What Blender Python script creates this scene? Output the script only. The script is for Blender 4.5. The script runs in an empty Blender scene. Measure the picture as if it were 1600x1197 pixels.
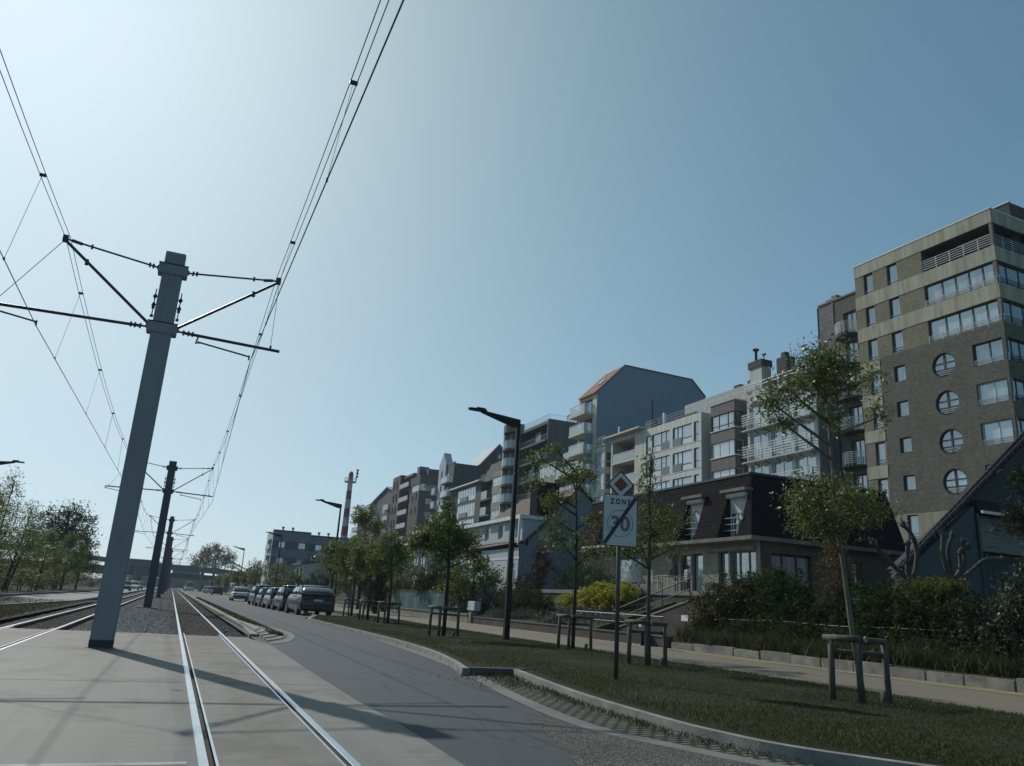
import bpy, bmesh, math, random
import numpy as np
from mathutils import Vector, Matrix
R = math.radians
random.seed(7)
C = bpy.context.scene.collection
WL = {}          # world offset of each parent (no parent is rotated while it is being built)

def tag(o, label=None, cat=None, group=None, kind=None):
    if label: o['label'] = label
    if cat: o['category'] = cat
    if group: o['group'] = group
    if kind: o['kind'] = kind
    return o

def thing(name, label, cat, loc=(0, 0, 0), group=None):
    o = bpy.data.objects.new(name, None); C.objects.link(o)
    o.location = loc; o.empty_display_size = .3
    WL[o.name] = Vector(loc)
    return tag(o, label, cat, group)

def link(name, me, mat, parent=None):
    o = bpy.data.objects.new(name, me); C.objects.link(o)
    if mat: me.materials.append(mat)
    if parent:
        o.parent = parent
        off = WL.get(parent.name, Vector())
        if off.length: me.transform(Matrix.Translation(-off))
        WL[o.name] = off
    else:
        WL[o.name] = Vector()
    return o

def kids(o): return [c for c in bpy.data.objects if c.parent == o]

def dup(root, loc, rotz=0, label=None, group=None, scale=None):
    def cp(o, par):
        c = o.copy(); C.objects.link(c); c.parent = par
        for k in list(o.children): cp(k, c)
        return c
    r = cp(root, None)
    r.location = loc; r.rotation_euler = (0, 0, rotz)
    if scale: r.scale = scale
    if label: r['label'] = label
    if group: r['group'] = group
    return r

class MB:
    """collects shapes and links them as ONE mesh"""
    def __init__(s, fr=None): s.V = []; s.F = []; s.fr = fr
    def v(s, p):
        if s.fr: p = s.fr(p)
        s.V.append(tuple(p)); return len(s.V) - 1
    def face(s, pts): s.F.append([s.v(p) for p in pts])
    def box(s, a0, a1, b0, b1, c0, c1):
        i = [s.v(p) for p in ((a0,b0,c0),(a1,b0,c0),(a1,b1,c0),(a0,b1,c0),(a0,b0,c1),(a1,b0,c1),(a1,b1,c1),(a0,b1,c1))]
        for f in ((0,3,2,1),(4,5,6,7),(0,1,5,4),(1,2,6,5),(2,3,7,6),(3,0,4,7)): s.F.append([i[k] for k in f])
    def prism(s, pts, lo, hi, ax=2):
        """polygon pts (2-D) extruded along axis ax from lo to hi"""
        def P(p, h):
            q = list(p); q.insert(ax, h); return q
        n = len(pts)
        a = [s.v(P(p, lo)) for p in pts]; b = [s.v(P(p, hi)) for p in pts]
        s.F.append(a[::-1]); s.F.append(b)
        for k in range(n): s.F.append([a[k], a[(k+1) % n], b[(k+1) % n], b[k]])
    def bar(s, p, q, w, h=None, up=(0,0,1)):
        h = h or w
        p = Vector(p); q = Vector(q); d = (q-p).normalized(); u = Vector(up)
        if abs(d.dot(u)) > .95: u = Vector((1,0,0))
        x = d.cross(u).normalized(); y = x.cross(d)
        i = []
        for c in (p, q):
            for a, b in ((-1,-1),(1,-1),(1,1),(-1,1)): i.append(s.v(c + x*a*w/2 + y*b*h/2))
        for f in ((0,3,2,1),(4,5,6,7),(0,1,5,4),(1,2,6,5),(2,3,7,6),(3,0,4,7)): s.F.append([i[k] for k in f])
    def tube(s, pts, r, n=8, caps=True):
        pts = [Vector(p) for p in pts]
        rs = r if isinstance(r, (list, tuple)) else [r]*len(pts)
        rings = []; u = None
        for k, p in enumerate(pts):
            d = (pts[min(k+1, len(pts)-1)] - pts[max(k-1, 0)]).normalized()
            if u is None:
                u = d.orthogonal().normalized()
            else:
                u = (u - d*u.dot(d)).normalized()
            w = d.cross(u)
            rings.append([s.v(p + (u*math.cos(a) + w*math.sin(a))*rs[k]) for a in (2*math.pi*j/n for j in range(n))])
        for a, b in zip(rings, rings[1:]):
            for j in range(n): s.F.append([a[j], a[(j+1) % n], b[(j+1) % n], b[j]])
        if caps: s.F.append(rings[0][::-1]); s.F.append(rings[-1])
    def loft(s, rings, close=True, caps=True):
        ids = [[s.v(p) for p in r] for r in rings]
        n = len(ids[0])
        for a, b in zip(ids, ids[1:]):
            for j in range(n if close else n-1): s.F.append([a[j], a[(j+1) % n], b[(j+1) % n], b[j]])
        if caps: s.F.append(ids[0][::-1]); s.F.append(ids[-1])
    def build(s, name, mat, parent=None, smooth=False, bevel=0, recalc=True):
        me = bpy.data.meshes.new(name)
        me.from_pydata(s.V, [], s.F); me.update()
        if recalc or bevel:
            bm = bmesh.new(); bm.from_mesh(me)
            if bevel:
                bmesh.ops.remove_doubles(bm, verts=bm.verts, dist=1e-5)
                bmesh.ops.bevel(bm, geom=bm.edges[:], offset=bevel, segments=2, affect='EDGES', clamp_overlap=True)
            bmesh.ops.recalc_face_normals(bm, faces=bm.faces[:])
            bm.to_mesh(me); bm.free()
        if smooth:
            for p in me.polygons: p.use_smooth = True
        return link(name, me, mat, parent)

def fac(o, ang=0.):
    """facade frame: (s along the facade away from the camera, d into the building, z)"""
    a = R(ang); sx, sy = -math.sin(a), math.cos(a)
    return lambda p: (o[0] + sx*p[0] + sy*p[1], o[1] + sy*p[0] - sx*p[1], p[2])

# ---------------------------------------------------------------- materials
def nd(nt, t, **k):
    n = nt.nodes.new(t)
    for a, b in k.items():
        if a in n.inputs.keys() if False else False: pass
        setattr(n, a, b)
    return n

MATS = {}
def mat(name, col, rough=.8, var=.0, scale=4., bump=0., bscale=30., metal=0., spec=.5, ior=None, stretch=None, col2=None, thr=(.35,.65), rnd=0.):
    """plain surface with noise variation of the thing's own colour"""
    if name in MATS: return MATS[name]
    m = bpy.data.materials.new(name); m.use_nodes = True
    nt = m.node_tree; b = nt.nodes['Principled BSDF']
    b.inputs['Roughness'].default_value = rough
    b.inputs['Metallic'].default_value = metal
    b.inputs['Specular IOR Level'].default_value = spec
    if ior: b.inputs['IOR'].default_value = ior
    b.inputs['Base Color'].default_value = (*col, 1)
    tc = nt.nodes.new('ShaderNodeTexCoord')
    src = tc.outputs['Object']
    if stretch:
        mp = nt.nodes.new('ShaderNodeMapping'); mp.inputs['Scale'].default_value = stretch
        nt.links.new(src, mp.inputs['Vector']); src = mp.outputs['Vector']
    if var or col2:
        n = nt.nodes.new('ShaderNodeTexNoise'); n.inputs['Scale'].default_value = scale; n.inputs['Detail'].default_value = 6; n.inputs['Roughness'].default_value = .62
        nt.links.new(src, n.inputs['Vector'])
        mr = nt.nodes.new('ShaderNodeMapRange'); mr.inputs['From Min'].default_value = thr[0]; mr.inputs['From Max'].default_value = thr[1]
        nt.links.new(n.outputs['Fac'], mr.inputs['Value'])
        mx = nt.nodes.new('ShaderNodeMix'); mx.data_type = 'RGBA'
        c2 = col2 or tuple(min(1, c*(1+var)) for c in col)
        c1 = col if col2 else tuple(c*(1-var) for c in col)
        mx.inputs['A'].default_value = (*c1, 1); mx.inputs['B'].default_value = (*c2, 1)
        nt.links.new(mr.outputs['Result'], mx.inputs['Factor'])
        out = mx.outputs['Result']
        if rnd:
            oi = nt.nodes.new('ShaderNodeObjectInfo'); hs = nt.nodes.new('ShaderNodeHueSaturation')
            m2 = nt.nodes.new('ShaderNodeMapRange'); m2.inputs['To Min'].default_value = 1-rnd; m2.inputs['To Max'].default_value = 1+rnd
            nt.links.new(oi.outputs['Random'], m2.inputs['Value']); nt.links.new(m2.outputs['Result'], hs.inputs['Value'])
            nt.links.new(out, hs.inputs['Color']); out = hs.outputs['Color']
        nt.links.new(out, b.inputs['Base Color'])
    if bump:
        n2 = nt.nodes.new('ShaderNodeTexNoise'); n2.inputs['Scale'].default_value = bscale; n2.inputs['Detail'].default_value = 8
        nt.links.new(src, n2.inputs['Vector'])
        bp = nt.nodes.new('ShaderNodeBump'); bp.inputs['Strength'].default_value = bump; bp.inputs['Distance'].default_value = .02
        nt.links.new(n2.outputs['Fac'], bp.inputs['Height']); nt.links.new(bp.outputs['Normal'], b.inputs['Normal'])
    MATS[name] = m
    return m

def brick(name, c1, c2, mortar, w=.22, h=.068, rough=.85, big=.25, ms=.012, flat=False, bias=0., bump=.4, spec=.2):
    """bricks, tiles, slates or pavers: courses along (x+y, z), or (x, y) when flat"""
    m = bpy.data.materials.new(name); m.use_nodes = True
    nt = m.node_tree; b = nt.nodes['Principled BSDF']; b.inputs['Roughness'].default_value = rough; b.inputs['Specular IOR Level'].default_value = spec
    tc = nt.nodes.new('ShaderNodeTexCoord'); sp = nt.nodes.new('ShaderNodeSeparateXYZ'); cb = nt.nodes.new('ShaderNodeCombineXYZ')
    nt.links.new(tc.outputs['Object'], sp.inputs[0])
    if flat:
        nt.links.new(sp.outputs['X'], cb.inputs['X']); nt.links.new(sp.outputs['Y'], cb.inputs['Y'])
    else:
        ad = nt.nodes.new('ShaderNodeMath'); ad.operation = 'ADD'
        nt.links.new(sp.outputs['X'], ad.inputs[0]); nt.links.new(sp.outputs['Y'], ad.inputs[1])
        nt.links.new(ad.outputs[0], cb.inputs['X']); nt.links.new(sp.outputs['Z'], cb.inputs['Y'])
    br = nt.nodes.new('ShaderNodeTexBrick')
    br.inputs['Color1'].default_value = (*c1, 1); br.inputs['Color2'].default_value = (*c2, 1); br.inputs['Mortar'].default_value = (*mortar, 1)
    br.inputs['Scale'].default_value = 1; br.inputs['Brick Width'].default_value = w; br.inputs['Row Height'].default_value = h
    br.inputs['Mortar Size'].default_value = ms; br.inputs['Bias'].default_value = bias
    nt.links.new(cb.outputs[0], br.inputs['Vector'])
    n = nt.nodes.new('ShaderNodeTexNoise'); n.inputs['Scale'].default_value = .9; n.inputs['Detail'].default_value = 8; n.inputs['Roughness'].default_value = .7
    nt.links.new(tc.outputs['Object'], n.inputs['Vector'])
    mr = nt.nodes.new('ShaderNodeMapRange'); mr.inputs['From Min'].default_value = .3; mr.inputs['From Max'].default_value = .7
    mr.inputs['To Min'].default_value = 1-big; mr.inputs['To Max'].default_value = 1+big
    nt.links.new(n.outputs['Fac'], mr.inputs['Value'])
    n3 = nt.nodes.new('ShaderNodeTexNoise'); n3.inputs['Scale'].default_value = 5.5; n3.inputs['Detail'].default_value = 9; n3.inputs['Roughness'].default_value = .8
    nt.links.new(tc.outputs['Object'], n3.inputs['Vector'])
    m3 = nt.nodes.new('ShaderNodeMapRange'); m3.inputs['From Min'].default_value = .32; m3.inputs['From Max'].default_value = .68; m3.inputs['To Min'].default_value = .72; m3.inputs['To Max'].default_value = 1.28
    nt.links.new(n3.outputs['Fac'], m3.inputs['Value'])
    mu = nt.nodes.new('ShaderNodeMath'); mu.operation = 'MULTIPLY'; nt.links.new(mr.outputs['Result'], mu.inputs[0]); nt.links.new(m3.outputs['Result'], mu.inputs[1])
    hs = nt.nodes.new('ShaderNodeHueSaturation'); nt.links.new(br.outputs['Color'], hs.inputs['Color']); nt.links.new(mu.outputs[0], hs.inputs['Value'])
    nt.links.new(hs.outputs['Color'], b.inputs['Base Color'])
    if bump:
        bp = nt.nodes.new('ShaderNodeBump'); bp.inputs['Strength'].default_value = bump; bp.inputs['Distance'].default_value = .01; bp.invert = True
        nt.links.new(br.outputs['Fac'], bp.inputs['Height']); nt.links.new(bp.outputs['Normal'], b.inputs['Normal'])
    MATS[name] = m
    return m

def pane_mat(name, c1, c2, rough=.04, ior=3.4):
    """window glass with a blind or curtain behind, a different one behind every window"""
    m = bpy.data.materials.new(name); m.use_nodes = True
    nt = m.node_tree; b = nt.nodes['Principled BSDF']
    b.inputs['Roughness'].default_value = rough; b.inputs['IOR'].default_value = ior
    oi = nt.nodes.new('ShaderNodeObjectInfo'); cr = nt.nodes.new('ShaderNodeMix'); cr.data_type = 'RGBA'
    cr.inputs['A'].default_value = (*c1, 1); cr.inputs['B'].default_value = (*c2, 1)
    tc = nt.nodes.new('ShaderNodeTexCoord'); n = nt.nodes.new('ShaderNodeTexNoise'); n.inputs['Scale'].default_value = 1.
    mp = nt.nodes.new('ShaderNodeMapping'); mp.inputs['Scale'].default_value = (3.6, 3.6, .06)
    nt.links.new(tc.outputs['Object'], mp.inputs['Vector']); nt.links.new(mp.outputs['Vector'], n.inputs['Vector'])
    a = nt.nodes.new('ShaderNodeMath'); a.operation = 'ADD'
    nt.links.new(oi.outputs['Random'], a.inputs[0]); nt.links.new(n.outputs['Fac'], a.inputs[1])
    mr = nt.nodes.new('ShaderNodeMapRange'); mr.inputs['From Min'].default_value = .75; mr.inputs['From Max'].default_value = 1.25
    nt.links.new(a.outputs[0], mr.inputs['Value']); nt.links.new(mr.outputs['Result'], cr.inputs['Factor'])
    nt.links.new(cr.outputs['Result'], b.inputs['Base Color'])
    bn = nt.nodes.new('ShaderNodeTexNoise'); bn.inputs['Scale'].default_value = .7
    nt.links.new(tc.outputs['Object'], bn.inputs['Vector'])
    bp = nt.nodes.new('ShaderNodeBump'); bp.inputs['Strength'].default_value = .06; bp.inputs['Distance'].default_value = .1
    nt.links.new(bn.outputs['Fac'], bp.inputs['Height']); nt.links.new(bp.outputs['Normal'], b.inputs['Normal'])
    MATS[name] = m
    return m

def leaf_mat(name, c1, c2, trans=.35, rough=.5, third=None, spec=.16):
    m = bpy.data.materials.new(name); m.use_nodes = True
    nt = m.node_tree; b = nt.nodes['Principled BSDF']; out = nt.nodes['Material Output']
    b.inputs['Roughness'].default_value = rough; b.inputs['Specular IOR Level'].default_value = spec
    g = nt.nodes.new('ShaderNodeNewGeometry'); cr = nt.nodes.new('ShaderNodeValToRGB')
    cr.color_ramp.elements[0].color = (*c1, 1); cr.color_ramp.elements[1].color = (*c2, 1)
    if third:
        e = cr.color_ramp.elements.new(.9); e.color = (*third, 1); cr.color_ramp.elements[1].position = .75
        cr.color_ramp.elements[2].position = .95
        cr.color_ramp.elements[1].color = (*c2, 1); cr.color_ramp.elements[2].color = (*third, 1)
    nt.links.new(g.outputs['Random Per Island'], cr.inputs['Fac'])
    nt.links.new(cr.outputs['Color'], b.inputs['Base Color'])
    t = nt.nodes.new('ShaderNodeBsdfTranslucent')
    hs = nt.nodes.new('ShaderNodeHueSaturation'); hs.inputs['Hue'].default_value = .48; hs.inputs['Value'].default_value = 1.25
    nt.links.new(cr.outputs['Color'], hs.inputs['Color']); nt.links.new(hs.outputs['Color'], t.inputs['Color'])
    mx = nt.nodes.new('ShaderNodeMixShader'); mx.inputs[0].default_value = trans
    nt.links.new(b.outputs[0], mx.inputs[1]); nt.links.new(t.outputs[0], mx.inputs[2]); nt.links.new(mx.outputs[0], out.inputs['Surface'])
    MATS[name] = m
    return m

def glass_mat(name, tint=(.75,.85,.87), alpha=.35):
    """thin clear balustrade glass: part see-through, part reflecting"""
    m = bpy.data.materials.new(name); m.use_nodes = True
    nt = m.node_tree; out = nt.nodes['Material Output']; b = nt.nodes['Principled BSDF']
    b.inputs['Base Color'].default_value = (*tint, 1); b.inputs['Roughness'].default_value = .06; b.inputs['IOR'].default_value = 1.7
    t = nt.nodes.new('ShaderNodeBsdfTransparent'); t.inputs['Color'].default_value = (.85,.93,.93,1)
    mx = nt.nodes.new('ShaderNodeMixShader'); mx.inputs[0].default_value = alpha
    nt.links.new(t.outputs[0], mx.inputs[1]); nt.links.new(b.outputs[0], mx.inputs[2]); nt.links.new(mx.outputs[0], out.inputs['Surface'])
    MATS[name] = m
    return m

# ---------------------------------------------------------------- camera, sky, sun
H = 1.2
f = 1217.
def _n(v): return v / np.linalg.norm(v)
_up = _n(np.array([259/f, 4248/f, -1.])); _fw = _n(np.array([(268-800)/f, -(914.5-598.5)/f, -1.]))
_fw = _n(_fw - _up*_fw.dot(_up)); _rt = np.cross(_fw, _up)
cam = bpy.data.cameras.new('camera'); co = bpy.data.objects.new('camera', cam); C.objects.link(co)
cam.sensor_width = 36; cam.lens = 36*f/1600; cam.clip_end = 3000; cam.clip_start = .05
_M = Matrix([list(_rt), list(_fw), list(_up)]).to_4x4()
co.matrix_world = Matrix.Translation((0, 0, H)) @ _M
bpy.context.scene.camera = co
sc = bpy.context.scene
sc.view_settings.view_transform = 'Standard'; sc.view_settings.look = 'None'; sc.view_settings.gamma = 1; sc.view_settings.exposure = EXPO if 'EXPO' in globals() else 0.

SUN_AZ, SUN_EL = 19.8, 38.
w = bpy.data.worlds.new('World'); sc.world = w; w.use_nodes = True
nt = w.node_tree; bg = nt.nodes['Background']
sky = nt.nodes.new('ShaderNodeTexSky'); sky.sky_type = 'NISHITA'; sky.sun_disc = False
sky.sun_elevation = R(SUN_EL); sky.sun_rotation = R(-SUN_AZ)
sky.altitude = 0; sky.air_density = .5; sky.dust_density = 1.5; sky.ozone_density = 5.
# the camera's highlight roll-off and white balance on the sky: 1 / (a / sky + k)
def vm(op, a, b_):
    n = nt.nodes.new('ShaderNodeVectorMath'); n.operation = op
    for k, q in enumerate((a, b_)):
        if isinstance(q, tuple): n.inputs[k].default_value = q
        else: nt.links.new(q, n.inputs[k])
    return n.outputs[0]
ST = .15
q = vm('DIVIDE', tuple(v*ST for v in (4.773, 3.643, 4.865)), sky.outputs[0])
q = vm('DIVIDE', (1., 1., 1.), vm('ADD', q, tuple(v*ST for v in (1.056, .895, .728))))
nt.links.new(q, bg.inputs['Color']); bg.inputs['Strength'].default_value = ST
sl = bpy.data.lights.new('sun', 'SUN'); sl.energy = 3.2; sl.angle = R(.53); sl.color = (1., .965, .90)
so = bpy.data.objects.new('sun', sl); C.objects.link(so)
sd = Vector((-math.sin(R(SUN_AZ))*math.cos(R(SUN_EL)), math.cos(R(SUN_AZ))*math.cos(R(SUN_EL)), math.sin(R(SUN_EL))))
so.rotation_euler = sd.to_track_quat('Z', 'Y').to_euler(); so.location = sd*60
# ---------------------------------------------------------------- ground, road, tracks
def struct(name, mb, m, **k):
    o = mb.build(name, m, None, **k); o['kind'] = 'structure'; return o

def mix_speckle(name, cols, scale, rough=.9, bump=.6, dist=.02, big=.2, bigscale=.5, rnd=True):
    """stones: voronoi cells each with a colour of its own"""
    m = bpy.data.materials.new(name); m.use_nodes = True
    nt = m.node_tree; b = nt.nodes['Principled BSDF']; b.inputs['Roughness'].default_value = rough; b.inputs['Specular IOR Level'].default_value = .15
    tc = nt.nodes.new('ShaderNodeTexCoord'); v = nt.nodes.new('ShaderNodeTexVoronoi'); v.inputs['Scale'].default_value = scale
    nt.links.new(tc.outputs['Object'], v.inputs['Vector'])
    sp = nt.nodes.new('ShaderNodeSeparateColor'); nt.links.new(v.outputs['Color'], sp.inputs[0])
    cr = nt.nodes.new('ShaderNodeValToRGB'); els = cr.color_ramp.elements
    els[0].color = (*cols[0], 1); els[1].color = (*cols[-1], 1)
    for i, c in enumerate(cols[1:-1]):
        e = els.new((i+1)/(len(cols)-1)); e.color = (*c, 1)
    nt.links.new(sp.outputs[0], cr.inputs['Fac'])
    n = nt.nodes.new('ShaderNodeTexNoise'); n.inputs['Scale'].default_value = bigscale; n.inputs['Detail'].default_value = 6
    nt.links.new(tc.outputs['Object'], n.inputs['Vector'])
    mr = nt.nodes.new('ShaderNodeMapRange'); mr.inputs['From Min'].default_value = .3; mr.inputs['From Max'].default_value = .7
    mr.inputs['To Min'].default_value = 1-big; mr.inputs['To Max'].default_value = 1+big
    nt.links.new(n.outputs['Fac'], mr.inputs['Value'])
    hs = nt.nodes.new('ShaderNodeHueSaturation'); nt.links.new(cr.outputs['Color'], hs.inputs['Color']); nt.links.new(mr.outputs['Result'], hs.inputs['Value'])
    nt.links.new(hs.outputs['Color'], b.inputs['Base Color'])
    bp = nt.nodes.new('ShaderNodeBump'); bp.inputs['Strength'].default_value = bump; bp.inputs['Distance'].default_value = dist; bp.invert = True
    nt.links.new(v.outputs['Distance'], bp.inputs['Height']); nt.links.new(bp.outputs['Normal'], b.inputs['Normal'])
    return m

M_soil = mat('soil', (.065,.058,.043), .95, .35, 3., .5, 40, spec=.1)
M_ballast = mix_speckle('ballast stones', [(.012,.012,.014),(.032,.033,.036),(.075,.076,.08)], 13, .92, .9, .06, .25, .4)
M_bed = mix_speckle('rusty track bed', [(.012,.010,.009),(.032,.025,.021),(.06,.048,.04)], 13, .92, .9, .05, .3, .4)
M_gravel = mix_speckle('exposed gravel', [(.028,.028,.026),(.062,.06,.054),(.20,.19,.165)], 75, .85, .5, .01, .15, .8)

def concrete_mat():
    m = bpy.data.materials.new('crossing concrete'); m.use_nodes = True
    nt = m.node_tree; b = nt.nodes['Principled BSDF']; b.inputs['Roughness'].default_value = .72; b.inputs['Specular IOR Level'].default_value = .22
    tc = nt.nodes.new('ShaderNodeTexCoord')
    def noise(scale, stretch, lo, hi, det=6):
        mp = nt.nodes.new('ShaderNodeMapping'); mp.inputs['Scale'].default_value = stretch
        nt.links.new(tc.outputs['Object'], mp.inputs['Vector'])
        n = nt.nodes.new('ShaderNodeTexNoise'); n.inputs['Scale'].default_value = scale; n.inputs['Detail'].default_value = det; n.inputs['Roughness'].default_value = .65
        nt.links.new(mp.outputs[0], n.inputs['Vector'])
        r = nt.nodes.new('ShaderNodeMapRange'); r.inputs['From Min'].default_value = lo; r.inputs['From Max'].default_value = hi
        nt.links.new(n.outputs['Fac'], r.inputs['Value']); return r.outputs['Result'], n
    def mix(f_, a, c, mode='MIX'):
        x = nt.nodes.new('ShaderNodeMix'); x.data_type = 'RGBA'; x.blend_type = mode
        if hasattr(f_, 'links') or not isinstance(f_, (int, float)): nt.links.new(f_, x.inputs['Factor'])
        else: x.inputs['Factor'].default_value = f_
        for s_, q in (('A', a), ('B', c)):
            if isinstance(q, tuple): x.inputs[s_].default_value = (*q, 1)
            else: nt.links.new(q, x.inputs[s_])
        return x.outputs['Result']
    f1, _ = noise(.35, (1,1,1), .35, .68)
    base = mix(f1, (.185,.178,.152), (.125,.126,.123))
    f2, nb = noise(1.1, (.5, 8, 1), .45, .80)             # broom strokes across the slab
    base = mix(f2, base, (.235,.228,.198))
    f3, _ = noise(.8, (5, .16, 1), .50, .68)               # tyre rubber along the driving line
    base = mix(f3, base, (.105,.103,.098))
    f5, _ = noise(26, (1,1,1), .70, .74, 2)                # small oil drops
    base = mix(f5, base, (.05,.048,.045))
    f6, _ = noise(140, (1,1,1), .35, .65, 3)               # grain of the worn surface
    base = mix(f6, base, (.205,.2,.178)); f7, _ = noise(.5, (1,.8,1), .52, .60)     # darker, wetter looking patches
    base = mix(f7, base, (.125,.122,.108))
    # rust along the rails
    sp = nt.nodes.new('ShaderNodeSeparateXYZ'); nt.links.new(tc.outputs['Object'], sp.inputs[0])
    def near(x0, wd):
        s_ = nt.nodes.new('ShaderNodeMath'); s_.operation = 'SUBTRACT'; nt.links.new(sp.outputs['X'], s_.inputs[0]); s_.inputs[1].default_value = x0
        a_ = nt.nodes.new('ShaderNodeMath'); a_.operation = 'ABSOLUTE'; nt.links.new(s_.outputs[0], a_.inputs[0])
        r = nt.nodes.new('ShaderNodeMapRange'); r.inputs['From Min'].default_value = 0; r.inputs['From Max'].default_value = wd; r.inputs['To Min'].default_value = 1; r.inputs['To Max'].default_value = 0
        nt.links.new(a_.outputs[0], r.inputs['Value']); return r.outputs['Result']
    fr, _ = noise(2.5, (1,.6,1), .3, .7)
    for x0 in (.94, -2.98):
        mu = nt.nodes.new('ShaderNodeMath'); mu.operation = 'MULTIPLY'; nt.links.new(near(x0, .95), mu.inputs[0]); nt.links.new(fr, mu.inputs[1])
        m3 = nt.nodes.new('ShaderNodeMath'); m3.operation = 'MULTIPLY'; nt.links.new(mu.outputs[0], m3.inputs[0]); m3.inputs[1].default_value = .75
        base = mix(m3.outputs[0], base, (.10,.072,.055))
    # brown soil carried onto the slab from the ballast end
    my = nt.nodes.new('ShaderNodeMapRange'); my.inputs['From Min'].default_value = 12.5; my.inputs['From Max'].default_value = 22.6; nt.links.new(sp.outputs['Y'], my.inputs['Value'])
    f8, _ = noise(.9, (1,.8,1), .30, .66)
    m8 = nt.nodes.new('ShaderNodeMath'); m8.operation = 'MULTIPLY'; nt.links.new(my.outputs['Result'], m8.inputs[0]); nt.links.new(f8, m8.inputs[1])
    base = mix(m8.outputs[0], base, (.125,.092,.068))
    nt.links.new(base, b.inputs['Base Color'])
    n2 = nt.nodes.new('ShaderNodeTexNoise'); n2.inputs['Scale'].default_value = 90; n2.inputs['Detail'].default_value = 5
    nt.links.new(tc.outputs['Object'], n2.inputs['Vector'])
    bp = nt.nodes.new('ShaderNodeBump'); bp.inputs['Strength'].default_value = .35; bp.inputs['Distance'].default_value = .006
    nt.links.new(n2.outputs['Fac'], bp.inputs['Height'])
    bp2 = nt.nodes.new('ShaderNodeBump'); bp2.inputs['Strength'].default_value = .2; bp2.inputs['Distance'].default_value = .01
    nt.links.new(nb.outputs['Fac'], bp2.inputs['Height']); nt.links.new(bp.outputs['Normal'], bp2.inputs['Normal']); nt.links.new(bp2.outputs['Normal'], b.inputs['Normal'])
    return m
M_conc = concrete_mat()

def asphalt_mat(name, c1, c2, crack=True):
    m = mat(name, c1, .8, 0, .45, .5, 220, col2=c2, stretch=(1,.5,1), thr=(.3,.7), spec=.28)
    nt = m.node_tree; b = nt.nodes['Principled BSDF']
    if crack:                                              # sealed cracks wandering along the road
        old = b.inputs['Base Color'].links[0].from_socket
        tc = nt.nodes.new('ShaderNodeTexCoord'); n = nt.nodes.new('ShaderNodeTexNoise'); n.inputs['Scale'].default_value = .55; n.inputs['Detail'].default_value = 3
        mp = nt.nodes.new('ShaderNodeMapping'); mp.inputs['Scale'].default_value = (1,.28,1)
        nt.links.new(tc.outputs['Object'], mp.inputs['Vector']); nt.links.new(mp.outputs[0], n.inputs['Vector'])
        s_ = nt.nodes.new('ShaderNodeMath'); s_.operation = 'SUBTRACT'; s_.inputs[1].default_value = .5; nt.links.new(n.outputs['Fac'], s_.inputs[0])
        a_ = nt.nodes.new('ShaderNodeMath'); a_.operation = 'ABSOLUTE'; nt.links.new(s_.outputs[0], a_.inputs[0])
        r = nt.nodes.new('ShaderNodeMapRange'); r.inputs['From Min'].default_value = .002; r.inputs['From Max'].default_value = .006; r.inputs['To Min'].default_value = .55; r.inputs['To Max'].default_value = 0
        nt.links.new(a_.outputs[0], r.inputs['Value'])
        x = nt.nodes.new('ShaderNodeMix'); x.data_type = 'RGBA'; nt.links.new(r.outputs['Result'], x.inputs['Factor'])
        nt.links.new(old, x.inputs['A']); x.inputs['B'].default_value = (c1[0]*.55, c1[1]*.55, c1[2]*.55, 1)
        nt.links.new(x.outputs['Result'], b.inputs['Base Color'])
    return m
M_asph = asphalt_mat('asphalt', (.050,.060,.068), (.068,.078,.086))
M_oldasph = asphalt_mat('left road asphalt', (.17,.17,.168), (.22,.22,.215), False)
M_path = asphalt_mat('path surface', (.145,.125,.095), (.185,.162,.125), False)
M_sand = mat('sandy path edge', (.20,.165,.085), .95, .25, 2.5, .4, 60)
M_kerb = mat('kerb concrete', (.21,.208,.185), .85, .3, 2.5, .5, 60)
M_gut = mat('gutter concrete', (.145,.145,.132), .85, .22, 1.6, .4, 80)
M_kdark = mat('kerb stone dark', (.085,.082,.078), .85, .3, 3, .4, 60)
M_rail = mat('polished rail steel', (.62,.63,.64), .28, .12, 9, 0, 1, 1., stretch=(1,.1,1))
M_rust = mat('rusted rail side', (.085,.05,.034), .9, .35, 6, .3, 60)
M_groove = mat('dark rail groove', (.025,.022,.02), .95, .3, 6)

def strip(pts, wl, wr, z, mb=None, zr=None):
    """flat ribbon along pts; wl / wr are offsets to the left and right of it"""
    mb = mb or MB(); L = []; Rr = []
    P = [Vector((p[0], p[1], 0)) for p in pts]
    for k, p in enumerate(P):
        d = (P[min(k+1, len(P)-1)] - P[max(k-1, 0)]).normalized(); n = Vector((-d.y, d.x, 0))
        L.append(p + n*wl); Rr.append(p - n*wr)
    for k in range(len(P)-1):
        mb.face([(L[k].x, L[k].y, z), (Rr[k].x, Rr[k].y, z if zr is None else zr), (Rr[k+1].x, Rr[k+1].y, z if zr is None else zr), (L[k+1].x, L[k+1].y, z)])
    return mb

def smooth(pts, n=6):
    """Catmull-Rom through pts"""
    P = [np.array(p, float) for p in pts]; P = [2*P[0]-P[1]] + P + [2*P[-1]-P[-2]]; out = []
    for i in range(1, len(P)-2):
        for k in range(n):
            t = k/n; a, b_, c, d = P[i-1:i+3]
            out.append(tuple(.5*((2*b_) + (c-a)*t + (2*a-5*b_+4*c-d)*t*t + (3*b_-a-3*c+d)*t**3)))
    out.append(tuple(P[-2])); return out

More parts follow.
